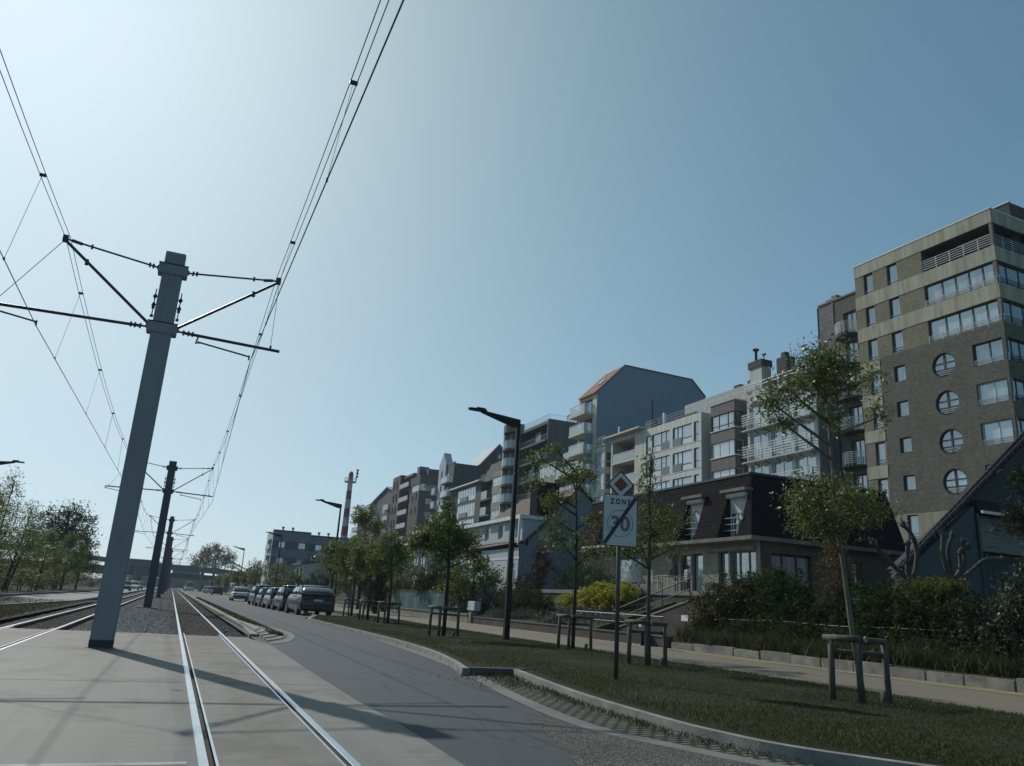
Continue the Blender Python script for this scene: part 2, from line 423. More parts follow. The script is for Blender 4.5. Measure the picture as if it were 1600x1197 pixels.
def kerb_run(pts, w_, z0, z1, mb):
    """kerb of width w_ to the right of pts"""
    P = [Vector((p[0], p[1], 0)) for p in pts]; rings = []
    for k, p in enumerate(P):
        d = (P[min(k+1, len(P)-1)] - P[max(k-1, 0)]).normalized(); n = Vector((d.y, -d.x, 0))
        a, b_ = p, p + n*w_
        rings.append([(a.x, a.y, z0), (a.x + n.x*.02, a.y + n.y*.02, z1-.02), (a.x+n.x*.045, a.y+n.y*.045, z1), (b_.x, b_.y, z1), (b_.x, b_.y, z0)])
    mb.loft(rings, close=True)

# base ground to the horizon
mb = MB(); mb.face([(-900,-200,-.22),(900,-200,-.22),(900,1500,-.22),(-900,1500,-.22)])
struct('ground', mb, M_soil)

# ballast of the tram reserve, from the crossing onward
mb = MB()
ny = 120; xs = [-5.1,-4.4,-3.9,-3.0,-2.1,-1.6,-1.04,-.4,0,.45,.95,1.45,1.9,2.25]
rg = random.Random(3)
def bz(x, y): return -.15 + .07*math.exp(-((x+1.04)/.8)**2) + .02*rg.uniform(-1, 1)
rows = []
for j in range(ny+1):
    y = 22.4 + (430-22.4)*(j/ny)**2.2
    rows.append([(x, y, bz(x, y)) for x in xs])
for a, b_ in zip(rows, rows[1:]):
    for k in range(len(xs)-1): mb.face([a[k], a[k+1], b_[k+1], b_[k]])
struct('ballast', mb, M_ballast, smooth=True)
mb = MB(); strip([(.94, 22.4), (.94, 430)], .68, .68, -.115, mb); struct('track_bed', mb, M_bed)
mb = MB(); strip([(-2.98, 22.4), (-2.98, 430)], .68, .68, -.115, mb); struct('track_bed', mb, M_bed)

# loose stones lying on the ballast
def stones(n, xr, yr, z, col, seed, size=.032):
    r = np.random.default_rng(seed); y = yr[0] + (yr[1]-yr[0])*r.random(n)**1.7; x = xr[0] + (xr[1]-xr[0])*r.random(n)
    base = np.array([(1,0,0),(-1,0,0),(0,1,0),(0,-1,0),(0,0,1),(0,0,-1)], float)
    sc_ = size*(.55+.9*r.random((n,1,1)))*(.6+.8*r.random((n,6,1)))*np.array([1,1,.75])
    a = r.random(n)*6.28; ca, sa = np.cos(a)[:,None], np.sin(a)[:,None]
    V = base[None]*sc_; V = np.stack([V[...,0]*ca-V[...,1]*sa, V[...,0]*sa+V[...,1]*ca, V[...,2]], -1)
    V += np.stack([x, y, np.full(n, z)+.07*np.exp(-((x+1.04)/.8)**2)], -1)[:,None,:]
    T_ = np.array([(0,2,4),(2,1,4),(1,3,4),(3,0,4),(2,0,5),(1,2,5),(3,1,5),(0,3,5)])
    F_ = (np.arange(n)[:,None,None]*6 + T_[None]).reshape(-1)
    me = bpy.data.meshes.new('stones'); me.vertices.add(6*n); me.vertices.foreach_set('co', V.ravel()); m = len(F_)//3
    me.loops.add(3*m); me.loops.foreach_set('vertex_index', F_); me.polygons.add(m); me.polygons.foreach_set('loop_start', np.arange(0,3*m,3)); me.polygons.foreach_set('loop_total', np.full(m,3)); me.update(calc_edges=True)
    o = link('ballast_stones', me, col); o['kind'] = 'stuff'
def stone_mat(name, c1, c2):
    m = bpy.data.materials.new(name); m.use_nodes = True; nt = m.node_tree; b = nt.nodes['Principled BSDF']; b.inputs['Roughness'].default_value = .9
    g = nt.nodes.new('ShaderNodeNewGeometry'); x = nt.nodes.new('ShaderNodeMix'); x.data_type = 'RGBA'; x.inputs['A'].default_value = (*c1,1); x.inputs['B'].default_value = (*c2,1)
    nt.links.new(g.outputs['Random Per Island'], x.inputs['Factor']); nt.links.new(x.outputs['Result'], b.inputs['Base Color']); return m
stones(22000, (-2.35,.3), (22.7,75), -.145, stone_mat('grey ballast stone', (.03,.033,.04), (.19,.195,.205)), 1, .036)
stones(9000, (.46,1.42), (22.7,70), -.12, stone_mat('brown ballast stone', (.016,.013,.012), (.075,.06,.05)), 2, .034)
stones(6000, (1.55,2.4), (23.3,70), -.14, stone_mat('dark ballast stone', (.016,.016,.018), (.08,.08,.085)), 3, .034)
stones(5000, (-3.45,-2.5), (22.7,60), -.12, stone_mat('brown ballast stone', (.016,.013,.012), (.075,.06,.05)), 4, .034)

# main carriageway of asphalt, curving away to the right in front
edge = smooth([(6.45,430),(6.6,200),(6.7,90),(6.5,50),(6.3,37),(6.1,27),(5.75,21.5),(5.31,15.8),(4.95,13.3),(4.47,10.35),(4.3,8.1),(4.62,6.8),(5.4,5.2),(7.2,3.2),(11,.6),(18,-2.5),(34,-6)], 6)
mb = MB(); left = 2.18
for a, b_ in zip(edge, edge[1:]):
    mb.face([(left, a[1], -.006), (a[0]+.12, a[1], -.006), (b_[0]+.12, b_[1], -.006), (left, b_[1], -.006)])
struct('asphalt_road', mb, M_asph)
# concrete slab of the tram crossing
cedge = [(2.02,22.6),(2.35,19.9),(2.28,13.0),(2.27,9.9),(2.33,8.4),(2.3,6.2),(2.3,-14)]
mb = MB()
RX = [(-3.52,.0),(-2.46,.0),(.41,0),(1.475,0)]
cuts = sorted([x-.034 for x, _ in RX] + [x+.034 for x, _ in RX])
# slab pieces between the rail channels
for x0, x1 in ((-5.4,-3.555),(-3.44,-2.54),(-2.425,.375),(.49,1.395)):
    mb.box(x0, x1, -14, 22.6, -.18, 0)
pts = [(1.51,22.6)] + cedge + [(1.51,-14)]
mb.prism(pts, -.18, 0)
struct('crossing_slab', mb, M_conc)
mb = MB(); mb.box(-3.3, .3, 6.37, 6.47, 0., .003)
struct('slab_joint_line', mb, mat('pale joint mortar', (.33,.325,.31), .8, .25, 3))

mb = MB()
for yj in (1.2, 11.55, 16.8):
    for x0, x1 in ((-5.4,-3.57),(-2.41,.36),(.5,1.38),(1.53,2.24)): mb.box(x0, x1, yj, yj+.016, 0., .0015)
struct('slab_joint_line', mb, M_kdark)
# gravel strip and gutter band, paved bay and kerb on the right
g_out = smooth([(6.1,27),(5.75,21.5),(5.31,15.8),(4.95,13.3),(4.47,10.35),(4.3,8.1),(4.62,6.8),(5.4,5.2),(7.2,3.2),(11,.6),(18,-2.5)], 6)
mb = MB(); strip(g_out, .24, .02, 0, mb); struct('gutter', mb, M_gut)
gp = smooth([(3.93,8.78),(3.55,7.1),(3.24,6.07),(3.0,4),(4.5,1.5),(9,-1.5)], 5)
gr = smooth([(4.36,8.95),(4.31,8.0),(4.62,6.8),(5.4,5.2),(7.2,3.2),(11,.6)], 5)
mb = MB()
for k in range(len(gp)-1): mb.face([(*gp[k], -.002), (*gr[k], -.002), (*gr[k+1], -.002), (*gp[k+1], -.002)])
struct('gravel_strip', mb, M_gravel)
M_paver = brick('grass paver blocks', (.15,.148,.128), (.105,.105,.092), (.022,.028,.016), .17, .12, .9, .3, .032, flat=True, bump=.8)
kb = smooth([(6.08,37),(6.15,25.4),(5.92,19),(5.46,15.6),(5.02,13.5)], 6)                 # kerb before the bay
kb2 = smooth([(6.03,13.7),(5.5,10.44),(5.34,8.4),(5.36,7.0),(5.75,5.85),(7.3,4.1),(10.5,1.7),(17,-1.2),(26,-3.5)], 6)
mb = MB()
gi = smooth([(5.12,13.4),(4.67,10.35),(4.5,8.2),(4.80,6.95),(5.55,5.4),(7.3,3.4),(11,.8),(18,-2.3)], 6)
ki = [(x-.08, y) for x, y in smooth([(6.03,13.7),(5.5,10.44),(5.34,8.4),(5.36,7.0),(5.75,5.85),(7.3,4.1),(10.5,1.7),(17,-1.2)], 6)]
for k in range(len(gi)-1): mb.face([(*gi[k], -.004), (*ki[k], -.004), (*ki[k+1], -.004), (*gi[k+1], -.004)])
struct('paver_strip', mb, M_paver)
mb = MB(); kerb_run(kb, .15, -.1, .12, mb); struct('kerb', mb, M_kerb)
mb = MB(); kerb_run(kb2, .15, -.1, .12, mb); struct('kerb', mb, M_kerb)
mb = MB(); mb.box(5.02, 6.12, 13.62, 13.74, -.1, .125); struct('kerb_stone', mb, M_kdark)
kfar = [(7.95,430),(8.0,90),(7.6,48),(6.9,42),(6.3,39),(6.08,37)]
mb = MB(); kerb_run(smooth(kfar, 5), .15, -.1, .12, mb); kerb_run([(9.75,430),(9.75,44)], .12, -.1, .12, mb); struct('kerb', mb, M_kerb)
mb = MB(); mb.face([(6.55,430,.0),(9.75,430,.0),(9.75,43.5,.0),(6.55,43.5,.0)])
struct('parking_lane', mb, asphalt_mat('parking lane', (.085,.085,.085), (.11,.11,.108), False))

# kerb wall between the tracks and the road, with the rounded traffic nose in front of it
mb = MB(); kerb_run([(2.62,430),(2.62,60),(2.66,37),(2.68,29),(2.42,23.2)], .26, -.2, .06, mb)
struct('kerb', mb, M_kerb)
mb = MB(); kerb_run([(2.68,24.3),(2.72,23.2)], .2, -.1, .05, mb); struct('kerb', mb, M_kerb)
M_weed = mat('weedy soil strip', (.05,.058,.026), .95, .5, 2.5, .8, 40, col2=(.10,.085,.06), spec=.1)
mb = MB(); strip([(2.62,430),(2.62,60),(2.7,37),(2.78,29),(2.75,24.5)], .1, .42, .012, mb); struct('weed_strip', mb, M_weed)
NC = smooth([(2.62,37),(3.02,33),(3.5,29),(3.66,26.6),(3.5,24.1),(3.02,21.6),(2.4,20.1)], 5)
for t_, zz, m_ in ((1.,.004,M_gut),(.86,.008,M_kdark),(.80,.03,M_gut),(.70,.034,M_kdark),(.64,.055,M_kerb),(.55,.06,M_kdark),(.49,.08,M_kerb),(.40,.085,M_kdark),(.34,.10,M_kerb),(.25,.104,M_kdark),(.19,.12,M_kerb)):
    mb = MB(); q = [(2.42 + (x-2.42)*t_, 26.4 + (y-26.4)*(t_**.75)) for x, y in NC]; mb.prism(q, -.1, zz); struct('traffic_nose', mb, m_)

# road beyond the left track
lr = [(-5.0,430),(-5.05,90),(-5.05,70),(-5.1,53),(-5.55,48),(-6.3,39.5),(-7.4,33),(-9.5,26),(-13,19)]
lf = [(-7.8,430),(-7.9,150),(-8.1,110),(-8.8,74),(-9.0,54),(-9.6,45),(-11,37),(-13.2,31),(-17,24)]
mb = MB()
for k in range(len(lr)-1): mb.face([(*lr[k], 0.), (*lf[k], 0.), (*lf[k+1], 0.), (*lr[k+1], 0.)])
struct('left_road', mb, M_oldasph)
mb = MB(); kerb_run([(x-.02, y) for x, y in reversed(lf)], -.14, -.1, .11, mb); struct('kerb', mb, M_kdark)
mb = MB(); kerb_run([(x-.0, y) for x, y in lr], -.12, -.1, .05, mb); struct('kerb', mb, M_kerb)
mb = MB()
ve = [(-5.12,22.4),(-5.0,60),(-4.9,90)]
for a, b_ in (((-5.1,22.4),(-9.6,26.2)),):
    mb.face([(-4.35,22.6,-.04),(-13,18.5,-.03),(-9.4,26,-.03),(-4.35,30,-.045)]); mb.face([(-4.35,30,-.045),(-9.4,26,-.03),(-6.3,39.5,-.03),(-4.35,44,-.05)])
    mb.face([(-4.35,44,-.05),(-6.3,39.5,-.03),(-5.1,53,-.03),(-4.35,62,-.05)])
struct('dirt_verge', mb, mat('dirt verge', (.045,.04,.032), .95, .45, 2, .8, 30, col2=(.035,.042,.02), spec=.1))
mb = MB(); mb.face([(-7.9,430,.1),(-8.95,74,.1),(-9.2,54,.1),(-11.2,37,.1),(-17.2,24,.1),(-140,24,.6),(-140,430,.6)])
struct('woodland_floor', mb, mat('woodland floor', (.035,.036,.022), .95, .5, 1.2, .8, 20, col2=(.06,.055,.036), spec=.1))

t = thing('duct_lid', 'grey concrete cable duct lid lying in the ballast beside the nearest tram pole', 'duct lid', (-.55,23.6,-.1))
m_ = MB(); m_.box(-.95,-.2,23.3,23.75,-.2,-.055); m_.build('lid', M_gut, t, bevel=.015); m_ = MB(); m_.box(-.75,-.62,23.5,23.56,-.054,-.045); m_.build('lifting_hook', M_rust, t)
# rails
def rail_pair(name, label, xs_):
    t = thing(name, label, 'tram track', (sum(xs_)/2, 4, 0))
    for i, x in enumerate(xs_):
        sgn = -1 if i == 0 else 1                     # running head sits on the outer side, guard lip inside
        r = MB(); r.box(x-.034, x+.034, -14, 430, -.035, .006)
        ro = r.build('rail', M_rail, t, bevel=.008)
        s_ = MB(); s_.box(x-.012, x+.012, 22.6, 430, -.16, -.035); s_.box(x-.07, x+.07, 22.6, 430, -.18, -.16); s_.build('rail_web', M_rust, ro)
        g_ = MB(); a, b_ = sorted((x - sgn*.034, x - sgn*.080)); g_.box(a, b_, -14, 22.55, -.18, -.028); g_.build('rail_groove', M_groove, ro)
        l_ = MB(); a, b_ = sorted((x - sgn*.080, x - sgn*.100))
        l_.box(a, b_, -14, 23.4, -.05, .004); l_.build('guard_lip', M_rail, ro)
    return t
rail_pair('tram_track', 'metre gauge tram track with grooved rails under the camera', (.41, 1.475))
rail_pair('tram_track', 'second tram track left of the grey poles beside the old road', (-3.52, -2.46))
# ---------------------------------------------------------------- tram poles and overhead line
M_pole1 = mat('painted grey pole', (.21,.225,.24), .5, .12, 1.2, .05, 40, stretch=(1,1,.3))
M_poledark = mat('dark pole foot paint', (.03,.032,.04), .6, .3, 5)
M_black = mat('black line fittings', (.018,.02,.024), .5, .2, 10)
M_armm = mat('dark painted arm tube', (.03,.036,.045), .45, .2, 8)
M_wire = mat('overhead wire', (.02,.022,.026), .5)
M_boltm = mat('pole bolt heads', (.07,.075,.08), .5)

M_pole2 = mat('dark slate pole paint', (.045,.055,.078), .55, .12, 1.2)
def tram_pole(x, y, label, detail=True, mirror=False, x2=1.13, dz=0):
    t = thing('tram_pole', label, 'tram pole', (x, y, 0), 'tram poles between the two tracks')
    hw = .205; M_pole = M_pole1 if y < 20 else M_pole2
    m_ = MB(); rings = []
    for z, w_ in ((-.1,hw),(.0,hw),(7.9,hw*.98),(8.08,hw*.98)): rings.append([(x-w_,y-.11,z),(x+w_,y-.11,z),(x+w_,y+.11,z),(x-w_,y+.11,z)])
    m_.loft(rings); mast = m_.build('mast', M_pole, t, bevel=.014)
    m_ = MB(); m_.box(x-hw-.003, x+hw+.003, y-.1135, y+.1135, 0, .145); m_.build('mast_foot', M_poledark, t)
    for zc in (7.68, 6.36):
        m_ = MB(); m_.box(x-hw-.085, x+hw+.085, y-.135, y+.135, zc-.12, zc+.12)
        m_.box(x-hw-.12, x+hw+.12, y-.02, y+.02, zc-.03, zc+.08)
        m_.build('collar', M_pole, t, bevel=.012)
        m_ = MB(); m_.tube([(x-hw-.09, y-.14, zc+.11), (x+hw+.09, y-.14, zc+.11)], .012, 6); m_.build('clamp_bolt', M_black, t)
    if detail:
        m_ = MB()
        for k in range(11):
            zz = 6.62 + k*.09
            for sx in (-.07, .06): m_.tube([(x+sx+.02*(k % 2), y-.118, zz), (x+sx+.02*(k % 2), y-.104, zz)], .011, 6)
        for k in range(4): m_.tube([(x-.08+.05*k, y-.118, 6.12-.04*(k % 2)), (x-.08+.05*k, y-.104, 6.12-.04*(k % 2))], .011, 6)
        bo = m_.build('bolt_pattern', M_boltm, t); bo['kind'] = 'stuff'
    # top tie rods, struts and lower arms on both sides
    for sg, xt in ((-1, -3.14), (1, x2)):
        xb = x + sg*(hw+.1)
        m_ = MB(); m_.tube([(xb, y, 7.70+dz), (xt, y, 7.93)], .02, 6)
        for fr_ in (.05, .09, .72): 
            p = Vector((xb, y, 7.7)).lerp(Vector((xt, y, 7.93)), fr_); m_.tube([p-Vector((.0,0,.05)), p+Vector((0,0,.05))], .022, 6)
        m_.tube([(xt-sg*.32, y, 7.88), (xt-sg*.12, y, 7.92)], .034, 6); m_.build('tie_rod', M_armm, t)
        m_ = MB(); m_.tube([(x+sg*(hw+.06), y, 6.42), (xt, y, 7.9)], .031, 8)
        p = Vector((xb, y, 6.4)).lerp(Vector((xt, y, 7.9)), .74); m_.tube([p-Vector((.0,0,.06)), p+Vector((0,0,.06))], .038, 6)
        m_.box(xt-.05, xt+.05, y-.05, y+.05, 7.86, 8.0); m_.build('strut', M_armm, t)
        xe = x + sg*(2.41 if sg > 0 else 3.25)
        m_ = MB(); m_.tube([(xb, y, 6.36), (x+sg*.42, y, 6.36)], .022, 6); m_.tube([(x+sg*.42, y, 6.355), (xe, y, 6.30)], .034, 8)
        for q in (.42, .52, .60): m_.tube([(x+sg*q, y, 6.30), (x+sg*q, y, 6.41)], .02, 6)
        m_.build('arm', M_armm, t)
        xs_ = .76 if sg > 0 else -3.30
        x0 = x + sg*.72 if sg > 0 else -4.25
        m_ = MB(); m_.tube([(x0, y, 6.32), (x0-.03*sg, y, 6.17), (x0+.06*sg, y, 6.2)], .02, 6)
        m_.tube([(x0, y, 6.21), (xs_, y, 6.07)], .018, 6); m_.tube([(xs_, y, 6.1), (xs_, y, 5.99)], .018, 6)
        m_.build('steady_arm', M_armm, t)
        m_ = MB(); m_.tube([(xt+.02*sg, y, 7.88), (xe-sg*.2, y, 6.34)], .007, 4); m_.tube([(xe-sg*.2, y, 6.40), (xe-sg*.2, y, 6.28)], .022, 6); m_.build('hanger_wire', M_wire, t)
        if detail:
            m_ = MB()
            xx = x + sg*(hw+.045)
            for zc in (7.05, 6.86):
                m_.tube([(xx, y, zc+.17), (xx, y, zc+.05)], .012, 5); m_.tube([(xx, y, zc+.06), (xx, y, zc), (xx, y, zc-.06)], [.014,.05,.012], 6); m_.tube([(xx, y, zc-.06), (xx, y, zc-.24)], .012, 5)
                m_.tube([(xx-.03, y, zc-.25), (xx+.03, y, zc-.25)], .03, 6)
            m_.build('insulator', M_black, t)
    m_ = MB(); m_.box(x-.5, x+.5, y-.35, y+.35, -.3, -.02) if y > 23 else m_.box(x-.24, x+.24, y-.145, y+.145, -.1, .006)
    m_.build('base_plate', M_gut, t)
    return t
PY = [(-1.04,17.2),(-1.04,48.75),(-1.04,89),(-1.04,127),(-1.04,172),(-1.04,222),(-1.04,270)]
ORD = ['nearest grey tram pole standing on the concrete crossing, its shadow lying across the track',
       'second tram pole along the line, standing in ballast just behind the nearest pole',
       'third tram pole along the line, slim behind the second pole', 'fourth tram pole along the line, just right of the third',
       'fifth tram pole along the line, a short dark stub', 'sixth tram pole along the line, near the footbridge', 'last small tram pole, under the footbridge']
for k, (x, y) in enumerate(PY): tram_pole(x, y, ORD[k], k < 2)

def overhead(label, xm, xc_of, drop, phase):
    t = thing('catenary', label, 'overhead wire', (xm, 17.2, 7), 'overhead wires of the tram line')
    ys = [-18] + [y for _, y in PY] + [330]
    def zm(y):
        for a, b_ in zip(ys, ys[1:]):
            if a <= y <= b_:
                q = (y-a)/(b_-a); L = b_-a
                return 7.93 - 4*min(.95, .00042*L*L+.15)*q*(1-q)
        return 7.9
    seq = []
    for a, b_ in zip(ys, ys[1:]):
        n = 14
        seq += [a + (b_-a)*k/n for k in range(n)]
    seq.append(ys[-1])
    for off, zo in ((-.035, 0), (.05, .02)):
        m_ = MB(); m_.tube([(xm+off, y, zm(y)+zo) for y in seq], [.0065 + max(0, y-20)*.00006 for y in seq], 5); m_.build('messenger_wire', M_wire, t)
    def xc(y):
        for i, (a, b_) in enumerate(zip(ys, ys[1:])):
            if a <= y <= b_:
                q = (y-a)/(b_-a); s0 = xc_of*(1 if i % 2 else -1); return xm + s0*(1-2*q)
        return xm
    zc = lambda y: 6.0
    m_ = MB(); m_.tube([(xc(y), y, zc(y)) for y in ys], [.0085 + max(0, y-20)*.00006 for y in ys], 5); m_.build('contact_wire', M_wire, t)
    for a, b_ in zip(ys[:5], ys[1:6]):
        n = max(4, round((b_-a)/6.2))
        for k in range(n):
            y = a + (b_-a)*(k+phase)/n
            m_ = MB(); m_.tube([(xm+.0, y, zm(y)), (xc(y), y-drop, zc(y))], .0042 if y < 30 else .008, 4)
            m_.box(xm-.042, xm+.058, y-.016, y+.016, zm(y)-.02, zm(y)+.03); m_.box(xc(y)-.012, xc(y)+.012, y-drop-.03, y-drop+.03, zc(y)-.01, zc(y)+.03)
            m_.build('dropper', M_wire, t)
    return t
overhead('overhead wires of the right hand tram track, running up over the camera', 1.10, -.30, 0., .55)
overhead('overhead wires of the tram track left of the poles', -3.10, -.2, .3, .45)
# ---------------------------------------------------------------- helpers for buildings
def wall_ops(mb, s0, s1, z0, z1, ops=(), d=0., rev=.2):
    ss = sorted({s0, s1} | {x for o in ops for x in o[:2]}); zs = sorted({z0, z1} | {x for o in ops for x in o[2:4]})
    for a, b_ in zip(ss, ss[1:]):
        for c, e in zip(zs, zs[1:]):
            ms, mz = (a+b_)/2, (c+e)/2
            if any(o[0] < ms < o[1] and o[2] < mz < o[3] for o in ops): continue
            if ms < s0 or ms > s1 or mz < z0 or mz > z1: continue
            mb.face([(a,d,c),(b_,d,c),(b_,d,e),(a,d,e)])
    for a, b_, c, e in [o[:4] for o in ops]:
        mb.face([(a,d,c),(a,d+rev,c),(a,d+rev,e),(a,d,e)]); mb.face([(b_,d,c),(b_,d+rev,c),(b_,d+rev,e),(b_,d,e)])
        mb.face([(a,d,c),(b_,d,c),(b_,d+rev,c),(a,d+rev,c)]); mb.face([(a,d,e),(b_,d,e),(b_,d+rev,e),(a,d+rev,e)])

def shell(mb, s0, s1, d0, d1, z0, z1, front=False, near=True):
    """side, back and top faces of a block (the front is laid by wall_ops)"""
    if near: mb.face([(s0,d0,z0),(s0,d1,z0),(s0,d1,z1),(s0,d0,z1)])
    mb.face([(s1,d0,z0),(s1,d1,z0),(s1,d1,z1),(s1,d0,z1)])
    mb.face([(s0,d1,z0),(s1,d1,z0),(s1,d1,z1),(s0,d1,z1)]); mb.face([(s0,d0,z1),(s1,d0,z1),(s1,d1,z1),(s0,d1,z1)])
    if front: mb.face([(s0,d0,z0),(s1,d0,z0),(s1,d0,z1),(s0,d0,z1)])

def window(par, fr, a, b_, c, e, d, fm, pm, mull=(), trans=(), fw=.07, name='window', low=None):
    """frame (a part) with its panes (a sub-part); mull / trans are fractions where bars stand"""
    m_ = MB(fr); t = .07
    m_.box(a, b_, d, d+t, c, c+fw); m_.box(a, b_, d, d+t, e-fw, e); m_.box(a, a+fw, d+.001, d+t-.001, c+fw, e-fw); m_.box(b_-fw, b_, d+.001, d+t-.001, c+fw, e-fw)
    for q in mull: x = a+(b_-a)*q; m_.box(x-fw*.6, x+fw*.6, d+.003, d+t-.003, c+fw, e-fw)
    for q in trans: x = c+(e-c)*q; m_.box(a+fw, b_-fw, d+.006, d+t-.006, x-fw*.55, x+fw*.55)
    o = m_.build(name, fm, par)
    p_ = MB(fr); p_.face([(a+.01, d+t*.6, c+.01), (b_-.01, d+t*.6, c+.01), (b_-.01, d+t*.6, e-.01), (a+.01, d+t*.6, e-.01)])
    p_.build('pane', pm, o)
    return o

def railing(par, fr, pts, z0, z1, m, nbar=4, post=1.2, r=.02, name='railing', vert=False):
    """bars along pts [(s,d),..] between z0 and z1"""
    m_ = MB(fr)
    for (a, b_), (c, e) in zip(pts, pts[1:]):
        L = math.hypot(c-a, e-b_)
        if vert:
            for z in (z0+.06, z1): m_.bar((a,b_,z), (c,e,z), r*2, r*2)
            n = max(2, int(L/.14))
            for k in range(n+1): q = k/n; m_.bar((a+(c-a)*q, b_+(e-b_)*q, z0), (a+(c-a)*q, b_+(e-b_)*q, z1), r*.9, r*.9)
        else:
            for k in range(nbar): z = z0+(z1-z0)*(k+1)/nbar; m_.bar((a,b_,z-r), (c,e,z-r), r*2, r*2)
            n = max(1, int(round(L/post)))
            for k in range(n+1): q = k/n; m_.bar((a+(c-a)*q, b_+(e-b_)*q, z0-.1), (a+(c-a)*q, b_+(e-b_)*q, z1), r*2.2, r*2.2)
    return m_.build(name, m, par)

def piece(par, fr, name, m, *boxes, bevel=0):
    m_ = MB(fr)
    for b_ in boxes: m_.box(*b_)
    return m_.build(name, m, par, bevel=bevel)

def glass_front(par, fr, pts, z0, z1, m, mr, name='balustrade'):
    m_ = MB(fr); r_ = MB(fr)
    for (a, b_), (c, e) in zip(pts, pts[1:]):
        m_.face([(a,b_,z0),(c,e,z0),(c,e,z1),(a,b_,z1)])
        r_.bar((a,b_,z1+.02), (c,e,z1+.02), .05, .05); L = math.hypot(c-a, e-b_); n = max(1, int(round(L/1.3)))
        for k in range(n+1): q = k/n; r_.bar((a+(c-a)*q, b_+(e-b_)*q+.02, z0), (a+(c-a)*q, b_+(e-b_)*q+.02, z1), .035, .035)
    g_ = m_.build(name, m, par); r_.build('handrail', mr, g_); return g_

P_dark = pane_mat('window glass over curtains', (.10,.14,.165), (.36,.42,.44))
P_deep = pane_mat('dark window glass', (.02,.03,.036), (.10,.13,.15))
P_pale = pane_mat('window glass over white blinds', (.28,.33,.35), (.55,.59,.60))
G_bal = glass_mat('balustrade glass', (.72,.82,.84), .55)
M_white = mat('white painted metal', (.66,.67,.66), .5, .1, 3)
M_dframe = mat('dark window frame', (.022,.024,.027), .45, .2, 5)
M_wframe = mat('white window frame', (.62,.63,.62), .5, .08, 3)
M_gframe = mat('grey window frame', (.12,.13,.14), .5, .15, 3)
M_tan = brick('tan facing brick', (.255,.232,.16), (.195,.175,.12), (.20,.182,.14), .22, .07, .9, .14)
M_brown = brick('brown facing brick', (.165,.155,.122), (.108,.103,.084), (.135,.13,.108), .22, .07, .9, .16)
M_beige = mat('beige concrete band', (.345,.325,.24), .85, 0.26, 1.6, .2, 50, stretch=(1.3,1.3,.16))
M_render = mat('pale base render', (.30,.27,.20), .85, 0.18, 1.6, .2, 50, stretch=(1.3,1.3,.16))
M_steel = mat('galvanised railing', (.30,.32,.33), .4, .15, 6, metal=.6)
M_dsteel = mat('dark railing', (.035,.038,.042), .5, .2, 6)
M_soffit = mat('dark soffit', (.05,.05,.05), .8, .2, 3)
M_blind = mat('roller shutter slats', (.42,.44,.44), .6, .1, 3)
M_bit = mat('roof bitumen', (.05,.05,.052), .9, .25, 2)

